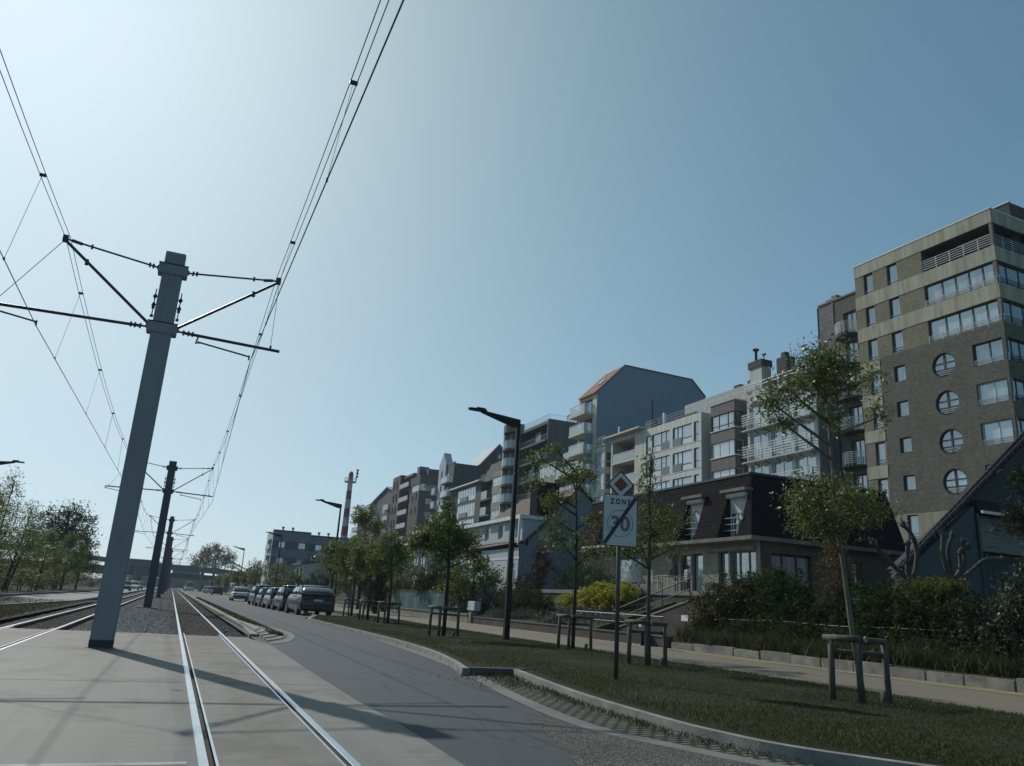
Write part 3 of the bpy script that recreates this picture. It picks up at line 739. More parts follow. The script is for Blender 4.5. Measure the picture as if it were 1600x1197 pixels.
# ---------------------------------------------------------------- brown brick tower
def tower():
    fr = fac((48, 31.8), 2.3)
    t = thing('apartment_tower', 'tall brown brick apartment tower with four round windows and beige bands', 'apartment building', (48, 31.8, 0))
    S0, S1, SP, D = .65, 12.25, 10.39, 15.
    nz = [(26.71,28.58),(23.97,25.82),(21.2,23.0),(18.55,20.29),(15.75,17.5),(13.0,14.72),(10.2,11.95),(7.4,9.1)]
    w1 = [(10.53,11.4,a,b_) for a, b_ in nz]
    w2 = [(8.28,9.21,26.75,28.59),(8.28,9.21,23.96,25.77),(8.28,9.21,21.36,22.96),(8.26,9.14,7.4,9.1)]
    sq = [(8.27,9.24,19.05,20.25),(8.27,9.24,16.33,17.5),(8.27,9.24,13.62,14.75),(8.22,9.2,10.85,11.95)]
    band = [(S0,6.13,24.13,25.73),(S0,6.1,21.36,22.97)]
    rt = [(S0,2.98,18.65,20.23),(S0,2.98,15.9,17.42),(S0,2.98,13.15,14.72),(S0,2.98,10.4,11.92)]
    base = [(4.55,6.04,7.35,9.07)]
    log = [(S0,6.15,26.86,28.58)]
    cz = [19.4,16.63,13.86,11.08]; cr_ = .885; cs = 5.2
    cbox = [(cs-1.0,cs+1.0,z-1.0,z+1.0) for z in cz]
    allo = w1 + w2 + sq + band + rt + base + log
    # tan upper storeys with the left strip, then the dark brown middle, then the rendered base
    m_ = MB(fr); wall_ops(m_, S0, S1, 21.3, 29.6, [o for o in allo if o[3] > 21.3])
    wall_ops(m_, SP, S1, 9.18, 21.3, [o for o in w1 if 9.18 < o[2] < 21])
    m_.face([(S1,0,0),(S1,D,0),(S1,D,29.6),(S1,0,29.6)]); m_.face([(S0,D,0),(S1,D,0),(S1,D,29.6),(S0,D,29.6)]); m_.face([(S0,0.0,29.6),(S1,0,29.6),(S1,D,29.6),(S0,D,29.6)])
    m_.build('tan_brick_wall', M_tan, t)
    m_ = MB(fr); dk = sq + rt + cbox
    wall_ops(m_, S0, SP, 9.18, 21.3, dk)
    for z in cz:                                       # brickwork round each round window, with a deep reveal
        N = 40; c0 = []; c1 = []; q0 = []
        for k in range(N):
            a = 2*math.pi*k/N; x, y = math.cos(a), math.sin(a); mm = max(abs(x), abs(y))
            c0.append((cs+cr_*x, 0, z+cr_*y)); c1.append((cs+cr_*x, .22, z+cr_*y)); q0.append((cs+x/mm, 0, z+y/mm))
        for k in range(N):
            l = (k+1) % N; m_.face([q0[k], q0[l], c0[l], c0[k]]); m_.face([c0[k], c0[l], c1[l], c1[k]])
    m_.build('brown_brick_wall', M_brown, t)
    m_ = MB(fr); wall_ops(m_, S0, S1, 0, 9.18, [o for o in w1+w2+base if o[2] < 9]); m_.build('base_wall', M_render, t)
    # near side wall (towards the camera) with window bands wrapping the corner
    sd_ = []
    fr2 = lambda p: fr((S0+p[1], p[0], p[2]))            # s along the depth, d inwards
    ops2 = [(0.0,5.2,c,e) for c, e in ((26.86,28.58),(24.13,25.73),(21.36,22.97))] + [(0.,3.4,c,e) for c, e in ((18.65,20.23),(15.9,17.42),(13.15,14.72),(10.4,11.92))]
    m_ = MB(fr2); wall_ops(m_, 0, D, 21.3, 29.6, [o for o in ops2 if o[2] > 21]); m_.build('side_wall', M_tan, t)
    m_ = MB(fr2); wall_ops(m_, 0, D, 0, 21.3, [o for o in ops2 if o[2] < 21]); m_.build('side_wall', M_brown, t)
    for (c, e) in ((28.58,29.6),(25.75,26.84),(23.0,24.1)):
        piece(t, fr, 'concrete_band', M_beige, (S0-.03, S1+.02, -.03, 0.0-.002, c, e))
        piece(t, fr, 'concrete_band', M_beige, (S0-.03, S0-.002, -.001, D, c, e))
    for (c, e) in nz[:0] + [(20.35,21.15),(17.55,18.5),(14.8,15.7),(12.0,12.95)]:
        piece(t, fr, 'concrete_band', M_beige, (SP+.02, S1+.01, -.03, -.002, c, e))
    piece(t, fr, 'roof_edge', M_white, (S0-.05, S1+.04, -.06, .12, 29.6, 29.68), (S0-.05, S0+.1, .121, D, 29.6, 29.68))
    piece(t, fr, 'penthouse', M_bit, (1.2, 8, 3.2, 9, 29.6, 31.3)); piece(t, fr, 'penthouse_edge', M_white, (1.15, 8.05, 3.15, 3.3, 31.3, 31.38))
    for (a, b_, c, e) in w1 + w2:
        window(t, fr, a, b_, c, e, .17, M_dframe, P_dark); railing(t, fr, [(a, .1), (b_, .1)], c+.02, c+.42, M_steel, 2, 3, .022, 'window_guard')
    for (a, b_, c, e) in sq: window(t, fr, a, b_, c, e, .17, M_dframe, P_dark)
    for (a, b_, c, e) in band:
        window(t, fr, a, b_, c, e, .17, M_dframe, P_dark, [.2,.385,.57,.76], fw=.09)
        railing(t, fr, [(b_, .02), (a-.1, .02), ], c-.02, c+.42, M_steel, 3, 1.1, .022, 'window_guard')
    for (a, b_, c, e) in rt:
        window(t, fr, a, b_, c, e, .17, M_wframe if c < 16 else M_dframe, P_dark, [.52], fw=.08); railing(t, fr, [(b_, .04), (a-.08, .04)], c+.0, c+.42, M_steel, 3, 1.1, .022, 'window_guard')
    for (a, b_, c, e) in base: window(t, fr, a, b_, c, e, .17, M_dframe, P_pale, [.55])
    for (a, b_, c, e) in ops2[1:]:
        window(t, fr2, a, b_, c, e, .17, M_dframe, P_deep, [.25,.5,.75]); railing(t, fr2, [(a-.05, .0), (b_, .0)], c, c+.42, M_dsteel, 3, 1.1, .022, 'window_guard')
    for z in cz:                                        # round windows: ring, cross bars, low rail, pane
        m_ = MB(fr); ring = lambda r, d: [(cs+r*math.cos(2*math.pi*k/40), d, z+r*math.sin(2*math.pi*k/40)) for k in range(40)]
        m_.loft([ring(.885,.2), ring(.885,.13), ring(.80,.13), ring(.80,.2)], caps=False)
        m_.box(cs-.07, cs+.07, .125, .2, z-.8, z+.8); m_.box(cs-.8, cs+.8, .13, .19, z+.12, z+.2); m_.box(cs-.74, cs+.74, .13, .19, z-.36, z-.28)
        o = m_.build('round_window', M_dframe, t)
        p_ = MB(fr); p_.face(ring(.88, .185)); p_.build('pane', P_dark, o)
        r_ = MB(fr)
        for zz in (-.46,-.58,-.70): x = math.sqrt(.8**2 - zz*zz); r_.bar((cs-x, .1, z+zz), (cs+x, .1, z+zz), .045, .045)
        r_.build('window_guard', M_steel, t)
    # roof loggia in the top corner
    m_ = MB(fr); m_.box(S0, 6.15, .21, 3.0, 26.7, 26.86); m_.box(S0,6.15, .05, 3.2, 28.5, 28.575)
    m_.build('loggia_slab', M_soffit, t)
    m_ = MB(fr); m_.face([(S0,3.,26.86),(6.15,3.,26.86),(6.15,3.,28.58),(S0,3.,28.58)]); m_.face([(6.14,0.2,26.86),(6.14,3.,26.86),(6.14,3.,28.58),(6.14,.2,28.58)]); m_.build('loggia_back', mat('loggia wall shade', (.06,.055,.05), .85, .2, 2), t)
    piece(t, fr, 'corner_post', M_steel, (S0+.05, S0+.2, .03, .18, 26.86, 28.5))
    piece(t, fr, 'awning', mat('cream awning', (.42,.40,.33), .8, .08, 2), (S0+.6, 3.6, .5, 2.8, 28.0, 28.06))
    railing(t, fr, [(6.1, .06), (S0+.05, .06)], 26.9, 27.75, M_steel, 5, 1.05, .022); railing(t, fr2, [(.1,.06), (5.1,.06)], 26.9, 27.75, M_steel, 5, 1.05, .022)
    return t
tower()

def narrow_block():
    fr = fac((49.2, 31.84), 2.3)
    t = thing('apartment_block', 'narrow dark apartment block with small round balconies, squeezed beside the brown tower', 'apartment building', (49.2, 44.5, 0))
    wins = [(13.4,14.7,z-2.35+.05,z-.2) for z in (27.0-.2,24.2,21.4,18.6,15.8,13.0)]
    m_ = MB(fr); wall_ops(m_, 11.5, 15.75, 0, 28.0, wins, rev=.3); shell(m_, 11.5, 17.5, 0.02, 12, 0, 28.0, near=False); m_.build('wall', M_brown, t)
    m_ = MB(fr); m_.box(15.75, 17.3, -.02, .5, 0, 28.05); m_.build('slate_cladding', brick('grey slate cladding', (.17,.175,.185), (.13,.135,.145), (.06,.06,.065), 1.6, .2, .7, .1, .03), t)
    piece(t, fr, 'corner_trim', M_dframe, (15.68, 15.82, -.05, -.021, 0, 28.1)); piece(t, fr, 'roof_trim', M_dframe, (11.5, 17.35, -.08, .1, 28.05, 28.2))
    for a in (16.1, 16.8): piece(t, fr, 'chimney_pot', M_dframe, (a-.28, a+.28, .6, 1.2, 28.05, 28.9 if a < 16.5 else 28.7))
    for (a, b_, c, e) in wins:
        window(t, fr, a, b_, c, e, .25, M_gframe, P_dark, [.5])
        zz = c - .05; cen = 14.15; arc = [(cen + 1.15*math.cos(q), -1.05*math.sin(q)) for q in (math.pi*k/10 for k in range(11))]
        m_ = MB(fr); m_.prism([(a_, d_-.0) for a_, d_ in arc], zz-.16, zz); m_.build('balcony_slab', M_soffit, t)
        railing(t, fr, arc, zz+.05, zz+1.05, M_white, 7, .5, .018)
narrow_block()

# ---------------------------------------------------------------- grey-white block with long white balcony rails
F47 = fac((47, 0), 0)
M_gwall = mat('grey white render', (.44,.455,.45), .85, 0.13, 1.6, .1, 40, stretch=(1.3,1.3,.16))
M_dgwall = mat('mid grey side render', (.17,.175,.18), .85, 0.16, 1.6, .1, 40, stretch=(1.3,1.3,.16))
def white_balconies():
    t = thing('apartment_block', 'pale apartment block with long white railed balconies and chimney stacks', 'apartment building', (47, 48.3, 0))
    fr = F47; ops = []
    rows = [(18.02,20.3),(15.05,17.55),(12.1,14.8),(9.2,11.9)]
    cols = [(48.75,51.1),(51.5,53.96),(54.4,56.8)]
    for c, e in rows: ops += [(a,b_,c,e) for a, b_ in cols]
    m_ = MB(fr); wall_ops(m_, 48.3, 57.12, 0, 21.85, ops, rev=.25); shell(m_, 48.3, 57.12, 0, 11, 0, 21.85, near=False); m_.build('wall', M_gwall, t)
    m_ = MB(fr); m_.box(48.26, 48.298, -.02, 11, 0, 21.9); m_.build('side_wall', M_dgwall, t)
    for k, (a, b_, c, e) in enumerate(ops): window(t, fr, a, b_, c, e, .18, M_wframe, P_dark if k % 3 else P_pale, [.5], fw=.06)
    for c, e in rows:
        piece(t, fr, 'balcony_slab', M_gwall, (48.4, 57.1, -.75, -.002, c-.14, c-.02))
        m_ = MB(fr)
        for k in range(7):
            s_ = 48.6 + k*1.38; m_.bar((s_, -.72, c-.2), (s_, -.06, c-.42), .05, .1)
        m_.build('bracket', M_gframe, t)
        railing(t, fr, [(57.1, -.05), (57.1, -.72), (48.4, -.72), (48.4, -.05)], c+.25, c+1.4, M_white, 5, 2.2, .028)
        m_ = MB(fr)                                      # folded triangular soffit panels over the windows
        for a, b_ in cols:
            mid = (a+b_)/2; m_.face([(a-.2,-.03,e+.02),(b_+.2,-.03,e+.02),(mid,-.42,e+.4)]); m_.face([(a-.2,-.03,e+.02),(mid,-.42,e+.4),(mid,-.02,e+.62)]); m_.face([(b_+.2,-.03,e+.02),(mid,-.42,e+.4),(mid,-.02,e+.62)])
        m_.build('soffit_panel', M_gwall, t)
    railing(t, fr, [(57.1, -.1), (48.3, -.1)], 21.9, 22.5, M_white, 2, 2.2, .05, 'roof_railing')
    ch = piece(t, fr, 'chimney', M_gwall, (55.3, 57.0, .3, 1.4, 21.85, 24.1)); piece(ch, fr, 'chimney_cap', M_bit, (55.2, 57.1, .2, 1.5, 24.1, 24.75))
    m_ = MB(fr); m_.tube([(56.6,.8,24.7),(56.6,.8,26.0)], .13, 8); m_.tube([(56.6,.8,26.0),(56.6,.8,26.15)], .3, 8); m_.build('flue', M_bit, ch)
    m_ = MB(fr); m_.tube([(55.5,.8,24.7),(55.5,.8,25.3)], .05, 6); m_.box(55.3, 55.7, .7, .9, 25.25, 25.4); m_.build('flue', M_bit, ch)
    ch = piece(t, fr, 'chimney', M_bit, (52.0, 53.3, .3, 1.3, 21.85, 24.2)); piece(ch, fr, 'chimney_cap', M_bit, (52.4, 52.9, .5, 1.0, 24.2, 24.7))
    piece(t, fr, 'roof_storey', M_bit, (53.4, 55.2, 1.5, 4, 21.85, 23.3))
white_balconies()

M_taupe = mat('taupe bay render', (.135,.125,.112), .85, 0.16, 1.6, .1, 40, stretch=(1.3,1.3,.16))
def taupe_bay():
    t = thing('apartment_block', 'taupe apartment block with a projecting bay of wide corner windows', 'apartment building', (47, 57.3, 0))
    fr = F47; S0, S1 = 58.95, 62.65
    rows = [(18.98,20.52),(16.28,17.75),(13.5,14.98),(10.8,12.2)]
    fr2 = lambda p: fr((S0+p[1], p[0], p[2]))
    m_ = MB(fr); wall_ops(m_, S0, S1, 0, 21.6, [(S0+.02,S1-.05,c,e) for c, e in rows], rev=.2); shell(m_, S0, S1, 0, 1.6, 0, 21.6, near=False); m_.build('bay_wall', M_taupe, t)
    m_ = MB(fr2); wall_ops(m_, 0, 1.6, 0, 21.6, [(.05,1.05,c,e) for c, e in rows], rev=.2); m_.build('bay_side', M_taupe, t)
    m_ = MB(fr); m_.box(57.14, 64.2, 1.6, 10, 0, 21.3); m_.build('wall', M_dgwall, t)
    for k, (c, e) in enumerate(rows):
        fm = M_dframe if k == 0 else M_wframe
        window(t, fr, S0+.02, S1-.05, c, e, .1, fm, P_dark, [.30,.68], [.27] if k == 0 else [], fw=.07)
        window(t, fr2, .05, 1.05, c, e, .1, fm, P_deep, [], [.27])
        piece(t, fr, 'sill', M_white, (S0-.06, S1+.04, -.07, -.002, c-.1, c-.02)); piece(t, fr2, 'sill', M_white, (.0, 1.1, -.06, -.002, c-.1, c-.02))
    piece(t, fr, 'parapet_cap', M_gwall, (S0-.06, S1+.05, -.06, 1.6, 21.6, 21.72))
    railing(t, fr, [(63.5, .3), (57.4, .3)], 21.75, 22.6, M_steel, 3, 1.3, .018, 'roof_railing')
    piece(t, fr, 'roof_storey', M_bit, (57.2, 59.6, 3.5, 8, 21.3, 23.4))
taupe_bay()

M_panel = mat('white stone panels', (.54,.55,.515), .75, 0.12, 1.6, .1, 40, stretch=(1.3,1.3,.16))
M_spand = mat('white spandrel enamel', (.62,.61,.57), .5, .05, 2)
P_sky = pane_mat('clear window glass', (.16,.23,.27), (.30,.38,.42), .04, 3.6)
P_guard = pane_mat('grey guard glass', (.09,.11,.115), (.15,.17,.175), .12, 1.8)
def white_block():
    t = thing('apartment_block', 'white panelled apartment block with dark framed windows in even rows', 'apartment building', (47, 64.25, 0))
    fr = F47; rows = [18.52, 15.75, 13.0, 10.3]
    cols = [(73.7,74.6),(69.85,73.35),(65.85,69.3),(64.65,65.5)]
    ops = [(a,b_,z,z+2.08) for z in rows for a, b_ in cols]
    m_ = MB(fr); wall_ops(m_, 64.22, 75.05, 0, 21.43, ops, rev=.16); shell(m_, 64.22, 75.05, 0, 10, 0, 21.43); m_.build('wall', M_panel, t)
    for k, (a, b_, c, e) in enumerate(ops):
        kind = k % 4
        if kind in (1, 2):
            W_ = b_-a; mid = a+W_*(.5 if kind == 1 else .53)
            o = window(t, fr, a, b_, c, e, .1, M_dframe, P_sky, [.25,.5] if kind == 1 else [.53,.77], [], .075)
            x0, x1, y0, y1 = (mid+.04, b_-.07, a+.03, mid-.03) if kind == 1 else (a+.07, mid-.04, mid+.03, b_-.03)
            piece(t, fr, 'spandrel_panel', M_spand, (x0, x1, .085, .098, c+.07, c+.62)); piece(t, fr, 'transom', M_dframe, (x0-.03, x1+.03, .08, .099, c+.621, c+.74))
            piece(t, fr, 'glass_guard', P_guard, (y0, y1, .02, .035, c+.02, c+.86))
        else: window(t, fr, a, b_, c, e, .1, M_dframe, P_dark, [], [.36], .075)
    for z in (18.42, 15.65, 12.9): piece(t, fr, 'joint_line', M_gframe, (64.2, 75.06, -.012, -.002, z-.02, z+.02))
    m_ = MB(fr)
    for k in range(11): s_ = 64.9+k*.95; m_.box(s_-.012, s_+.012, -.008, -.002, 20.68, 21.4)
    m_.build('panel_joint', M_gframe, t)
    railing(t, fr, [(75., .2), (64.4, .2)], 21.5, 22.35, M_steel, 3, .9, .016, 'roof_railing')
    pb = piece(t, fr, 'penthouse', brick('white siding', (.44,.44,.42), (.40,.40,.38), (.2,.2,.2), 8, .22, .7, .06, .02), (60.2, 72.2, 3.6, 9, 21.43, 24.3))
    for s_ in (61.9, 64.1): piece(pb, fr, 'roof_vent', M_bit, (s_-.5, s_+.5, 4.5, 5.3, 24.3, 25.0))
    piece(t, fr, 'terrace_planter', M_bit, (66, 70, .6, 1.1, 21.43, 21.9)); piece(t, fr, 'terrace_post', M_white, (71.6, 71.85, .4, .65, 21.43, 22.9))
white_block()

M_cream = mat('cream render', (.50,.485,.42), .85, 0.14, 1.6, .1, 40, stretch=(1.3,1.3,.16))
M_loggia = mat('grey loggia wall', (.21,.205,.195), .85, .1, 1)
def cream_loggia():
    t = thing('apartment_block', 'cream apartment block with deep recessed glass fronted balconies under a flat eave', 'apartment building', (47, 75.1, 0))
    fr = F47; rows = [18.57, 15.85, 13.1, 10.4]
    ops = [(77.0,82.1,z,z+2.5) for z in rows]
    m_ = MB(fr); wall_ops(m_, 75.1, 82.45, 0, 21.65, ops, rev=1.6); shell(m_, 75.1, 82.45, 0, 9, 0, 21.65); m_.build('wall', M_cream, t)
    for (a, b_, c, e) in ops:
        m_ = MB(fr); m_.face([(a,1.59,c),(b_,1.59,c),(b_,1.59,e),(a,1.59,e)]); m_.build('loggia_wall', M_loggia, t)
        window(t, fr, a+.05, a+2.2, c+.05, c+2.15, 1.5, M_wframe, P_pale, [.33,.66]); window(t, fr, a+2.5, a+4.2, c+.05, c+2.1, 1.5, M_dframe, P_deep, [.5])
        glass_front(t, fr, [(b_, .04), (a, .04)], c+.02, c+.98, G_bal, M_white)
    piece(t, fr, 'eave', M_cream, (75.0, 83.2, -.75, 3, 21.66, 21.86)); piece(t, fr, 'roof_storey', M_bit, (75.3, 80, 1.4, 6, 21.86, 22.5))
    ch = piece(t, fr, 'chimney', M_bit, (74.9, 76.2, 1.0, 2.0, 21.86, 22.9)); m_ = MB(fr); m_.tube([(75.2,1.2,22.9),(75.2,1.2,25.2)], .12, 8); m_.build('flue', M_bit, ch)
    piece(t, fr, 'vent_pipe', M_white, (80.9, 81.05, .1, .25, 21.86, 23.0))
cream_loggia()

def cream_bay():
    t = thing('apartment_block', 'slim cream apartment block with stacked white bay windows and a roof lattice', 'apartment building', (47, 82.5, 0))
    fr = F47; S0, S1 = 84.05, 87.05; rows = [(18.45,20.45),(15.7,17.72),(12.95,14.95),(10.2,12.2)]
    fr2 = lambda p: fr((S0+p[1], p[0], p[2]))
    m_ = MB(fr); wall_ops(m_, S0, S1, 0, 21.25, [(S0+.15,S1-.15,c,e) for c, e in rows], rev=.15); shell(m_, S0, S1, 0, 1.5, 0, 21.25, near=False); m_.build('bay_wall', M_cream, t)
    m_ = MB(fr2); wall_ops(m_, 0, 1.5, 0, 21.25, [(.25,1.15,c,e) for c, e in rows], rev=.15); m_.build('bay_side', M_cream, t)
    piece(t, fr, 'wall', M_loggia, (82.47, 87.1, 1.5, 9, 0, 21.2))
    for c, e in rows:
        window(t, fr, S0+.15, S1-.15, c, e, .08, M_wframe, P_pale, [.33,.66], [.36], .06); window(t, fr2, .25, 1.15, c, e, .08, M_wframe, P_deep, [], [.4])
    piece(t, fr, 'cornice', M_cream, (S0-.12, S1+.12, -.12, 1.5, 21.25, 21.4))
    railing(t, fr, [(S1, .0), (S0, .0), (S0, 1.4)], 21.5, 22.4, M_white, 4, .75, .022, 'roof_railing')
cream_bay()

M_slate = mat('blue grey gable render', (.19,.25,.32), .85, .03, 1.6, .15, 30, stretch=(1.3,1.3,.16))
M_orange = brick('orange roof tiles', (.30,.105,.05), (.24,.08,.042), (.10,.04,.025), .25, .3, .8, .2, .03)
def gable_tower():
    t = thing('apartment_tower', 'nine storey block with an orange tiled roof and a huge blank blue grey gable wall', 'apartment building', (47, 86.4, 0))
    fr = F47; zs = [26.1 - 2.6*k for k in range(8)]
    ops = [(87.6,90.9,z+.05,z+2.15) for z in zs]
    m_ = MB(fr); wall_ops(m_, 86.4, 91.5, 0, 28.85, ops, rev=.5); m_.face([(91.5,0,0),(91.5,16.9,0),(91.5,16.9,28.85),(91.5,0,28.85)]); m_.build('wall', M_cream, t)
    m_ = MB(fr); prof = [(0,0),(0,28.85),(4.0,32.95),(14.7,32.75),(16.9,30.65),(16.9,0)]
    m_.face([(86.38, x, z) for x, z in prof]); m_.face([(91.52, x, z) for x, z in prof]); m_.build('gable_wall', M_slate, t)
    m_ = MB(fr); m_.face([(86.3,-.35,28.55),(91.6,-.35,28.55),(91.6,4.0,33.0),(86.3,4.0,33.0)]); m_.face([(86.3,4,33.0),(91.6,4,33.0),(91.6,14.7,32.8),(86.3,14.7,32.8)]); m_.face([(86.3,14.7,32.8),(91.6,14.7,32.8),(91.6,17,30.6),(86.3,17,30.6)])
    ro = m_.build('roof', M_orange, t)
    m_ = MB(fr); m_.bar((86.28,-.36,28.52),(86.28,4.0,33.0),.08,.12); m_.bar((86.28,4.0,33.0),(86.28,14.7,32.8),.08,.1); m_.bar((86.28,14.7,32.8),(86.28,17,30.6),.08,.1); m_.build('verge_trim', M_dframe, ro)
    m_ = MB(fr); m_.bar((88.3,1.2,30.28),(88.3,2.1,31.2),.9,.08); m_.build('skylight', P_pale, ro)
    piece(t, fr, 'corner_pier', M_cream, (86.42, 87.3, -.02, -.002, 0, 28.8))
    for k, (a, b_, c, e) in enumerate(ops):
        window(t, fr, a, b_, c, e, .45, M_dframe, P_deep, [.35,.68])
        piece(t, fr, 'balcony_slab', M_cream, (87.45, 91.8, -1.25, -.003, c-.35, c-.03))
        glass_front(t, fr, [(91.75, -.05), (91.75, -1.2), (87.5, -1.2), (87.5, -.05)], c+.0, c+1.1, G_bal, M_steel)
        piece(t, fr, 'partition', M_slate, (87.42, 87.46, -1.1, -.004, c+.9, c+2.2)) if k > 1 else None
gable_tower()

M_anth = mat('anthracite render', (.055,.06,.066), .8, 0.2, 1.6, .1, 40, stretch=(1.3,1.3,.16))
M_anth2 = mat('dark grey blank wall', (.10,.112,.12), .85, 0.16, 1.6, .1, 40, stretch=(1.3,1.3,.16))
M_dpurp = brick('dark purple brick', (.055,.042,.045), (.042,.034,.037), (.05,.045,.045), .22, .07, .9, .15)
M_green = mat('sage green panel', (.20,.235,.15), .7, .08, 1)
def low_balcony_block():
    t = thing('apartment_block', 'low dark apartment block with two projecting balconies between the taller blocks', 'apartment building', (47, 91.6, 0))
    fr = F47; m_ = MB(fr); rows = [18.7, 16.0, 13.3]
    wall_ops(m_, 91.6, 97.3, 0, 21.2, [(92.3,96.6,z,z+2.2) for z in rows], d=.6, rev=.5); shell(m_, 91.6, 97.3, .6, 9, 0, 21.2); m_.build('wall', M_anth, t)
    for z in rows:
        window(t, fr, 92.3, 96.6, z, z+2.2, 1.0, M_wframe, P_dark, [.25,.5,.75]); piece(t, fr, 'balcony_slab', M_cream, (91.9, 97., -.5, .598, z-.35, z-.03))
        glass_front(t, fr, [(97., .5), (97., -.45), (91.95, -.45), (91.95, .5)], z, z+1.05, G_bal, M_steel)
    piece(t, fr, 'roof_terrace', M_bit, (92, 96, 1.5, 4, 21.2, 22.8)); glass_front(t, fr, [(97.2, .7), (91.7, .7)], 21.25, 22.2, G_bal, M_steel)
low_balcony_block()

def round_corner_block():
    t = thing('apartment_block', 'dark apartment block with a round corner tower of curved balconies and a roof terrace', 'apartment building', (47, 97.4, 0))
    fr = F47; S0, S1 = 101.0, 111.7
    rows = [24.95, 22.25, 19.5, 16.8]
    ops = [(101.4,111.2,z+.0,z+2.35) for z in rows[:2]] + [(103.3,111.2,z,z+2.35) for z in rows[2:]]
    m_ = MB(fr); wall_ops(m_, S0, S1, 0, 27.75, ops, rev=1.3); shell(m_, S0, S1, 0, 11, 0, 27.75, near=False); m_.build('wall', M_anth, t)
    m_ = MB(fr); m_.box(S0-.04, S0-.002, -.05, 11, 0, 27.95); m_.build('side_wall', M_anth2, t)
    for (a, b_, c, e) in ops:
        m_ = MB(fr); m_.face([(a,1.29,c),(b_,1.29,c),(b_,1.29,e),(a,1.29,e)]); m_.build('loggia_wall', M_dpurp, t)
        window(t, fr, a+.4, a+2.5, c+.05, c+2.1, 1.2, M_wframe, P_dark, [.33,.66], fw=.06); window(t, fr, a+4.8, a+6.7, c+.05, c+2.1, 1.2, M_wframe, P_pale, [.33,.66], fw=.06)
        railing(t, fr, [(b_, .05), (a, .05)], c+.0, c+.85, M_steel, 2, 1.2, .016, vert=True)
        piece(t, fr, 'balcony_slab', M_anth2, (a-.1, b_+.1, -.25, -.002, c-.28, c-.02))
    # lower storeys with continuous windows and sage panels, one bay nearer
    m_ = MB(fr); wall_ops(m_, 97.45, 103.1, 0, 21.1, [(97.7,103.0,19.15,20.8),(97.7,103.0,16.35,17.75),(97.7,103.0,13.6,15.)], d=-.3, rev=.15); shell(m_, 97.45, 103.1, -.3, 5, 0, 21.1); m_.build('lower_wall', M_green, t)
    for c, e in ((19.15,20.8),(16.35,17.75),(13.6,15.)): window(t, fr, 97.7, 103.0, c, e, -.22, M_wframe, P_pale, [.16,.33,.5,.66,.83], [.4])
    # the round corner
    cx_, r_ = 114.1, 2.4
    arc = [(cx_ + r_*math.cos(a), .8 - r_*math.sin(a)) for a in (math.pi*(k/16) for k in range(17))]
    inn = [(cx_ + (r_-1.1)*math.cos(a), .8 - (r_-1.1)*math.sin(a)) for a in (math.pi*(k/16) for k in range(17))]
    m_ = MB(fr); m_.prism(inn + [(cx_-(r_-1.1), 6), (cx_+(r_-1.1), 6)], 0, 28.4); m_.build('tower_core', M_dframe, t)
    m_ = MB(fr); m_.prism(arc, 27.9, 29.2); m_.build('tower_crown', M_anth2, t)
    m_ = MB(fr); m_.box(116.1, 116.5, -.8, 6, 0, 28.); m_.build('tower_edge', M_gwall, t)
    for z in [25.3 - 2.85*k for k in range(7)]:
        m_ = MB(fr); m_.prism(arc, z-.35, z); m_.build('curved_slab', M_anth2, t)
        glass_front(t, fr, arc[2:15:2], z+.02, z+1.25, G_bal, M_steel)
    railing(t, fr, [(111.6, .1), (101.1, .1), (101.1, 8)], 27.85, 28.7, M_steel, 2, 1.2, .014, 'roof_railing', vert=True)
    pg = piece(t, fr, 'roof_pavilion', M_anth, (102.5, 106, 5.5, 9, 27.75, 30.2)); window(t, fr, 102.6, 105.9, 28., 30.1, 5.45, M_gframe, P_dark, [.33,.66])
round_corner_block()

def green_panel_block():
    t = thing('apartment_block', 'slim apartment block with white window bands over sage green panels under a slate mansard', 'apartment building', (47, 117, 0))
    fr = F47; S0, S1 = 118.2, 122.4
    rows = [(20.28,21.7),(17.6,18.9),(14.9,16.2),(12.2,13.5)]
    m_ = MB(fr); wall_ops(m_, S0, S1, 0, 22.45, [(S0+.05,S1-.05,c,e) for c, e in rows], rev=.12); shell(m_, S0, S1, 0, 3, 0, 22.45); m_.build('wall', M_green, t)
    for c, e in rows: window(t, fr, S0+.05, S1-.05, c, e, .06, M_wframe, P_pale, [.25,.5,.75], [.35], .06)
    piece(t, fr, 'parapet', M_loggia, (S0-.02, S1+.02, -.03, -.002, 21.75, 22.6))
    piece(t, fr, 'wall_back', M_anth, (116.6, 127.6, 3, 10, 0, 23.6)); piece(t, fr, 'recess_wall', M_anth, (122.45, 127.6, 1.4, 3, 0, 21.5)); piece(t, fr, 'pier', M_anth, (116.6, 118.15, .3, 3, 0, 22.5))
    m_ = MB(fr); m_.prism([(.2,21.6),(3,21.6),(3,25.6),(1.6,25.0)], 119, 127.5, 0); m_.build('mansard_roof', M_bit, t)
    for z in (18.55, 15.8, 13.05):
        piece(t, fr, 'balcony_slab', M_anth2, (123., 127.4, -.1, 1.39, z-.25, z-.02)); piece(t, fr, 'balcony_front', M_gwall, (124.4, 127.2, -.12, -.04, z, z+1.35)); railing(t, fr, [(124.3,-.08),(122.6,-.08)], z, z+1.2, M_dsteel, 3, .8, .02)
    ch = piece(t, fr, 'chimney', M_anth2, (124.5, 125.5, 2.2, 3.2, 22, 25.8)); m_ = MB(fr); m_.prism([(124.2,25.8),(125.8,25.8),(125.0,26.7)], 2, 3.4, 1); m_.build('chimney_hood', M_anth2, ch)
    t['label'] = 'slim apartment block with white window bands over sage green panels and a chimney hood'
green_panel_block()

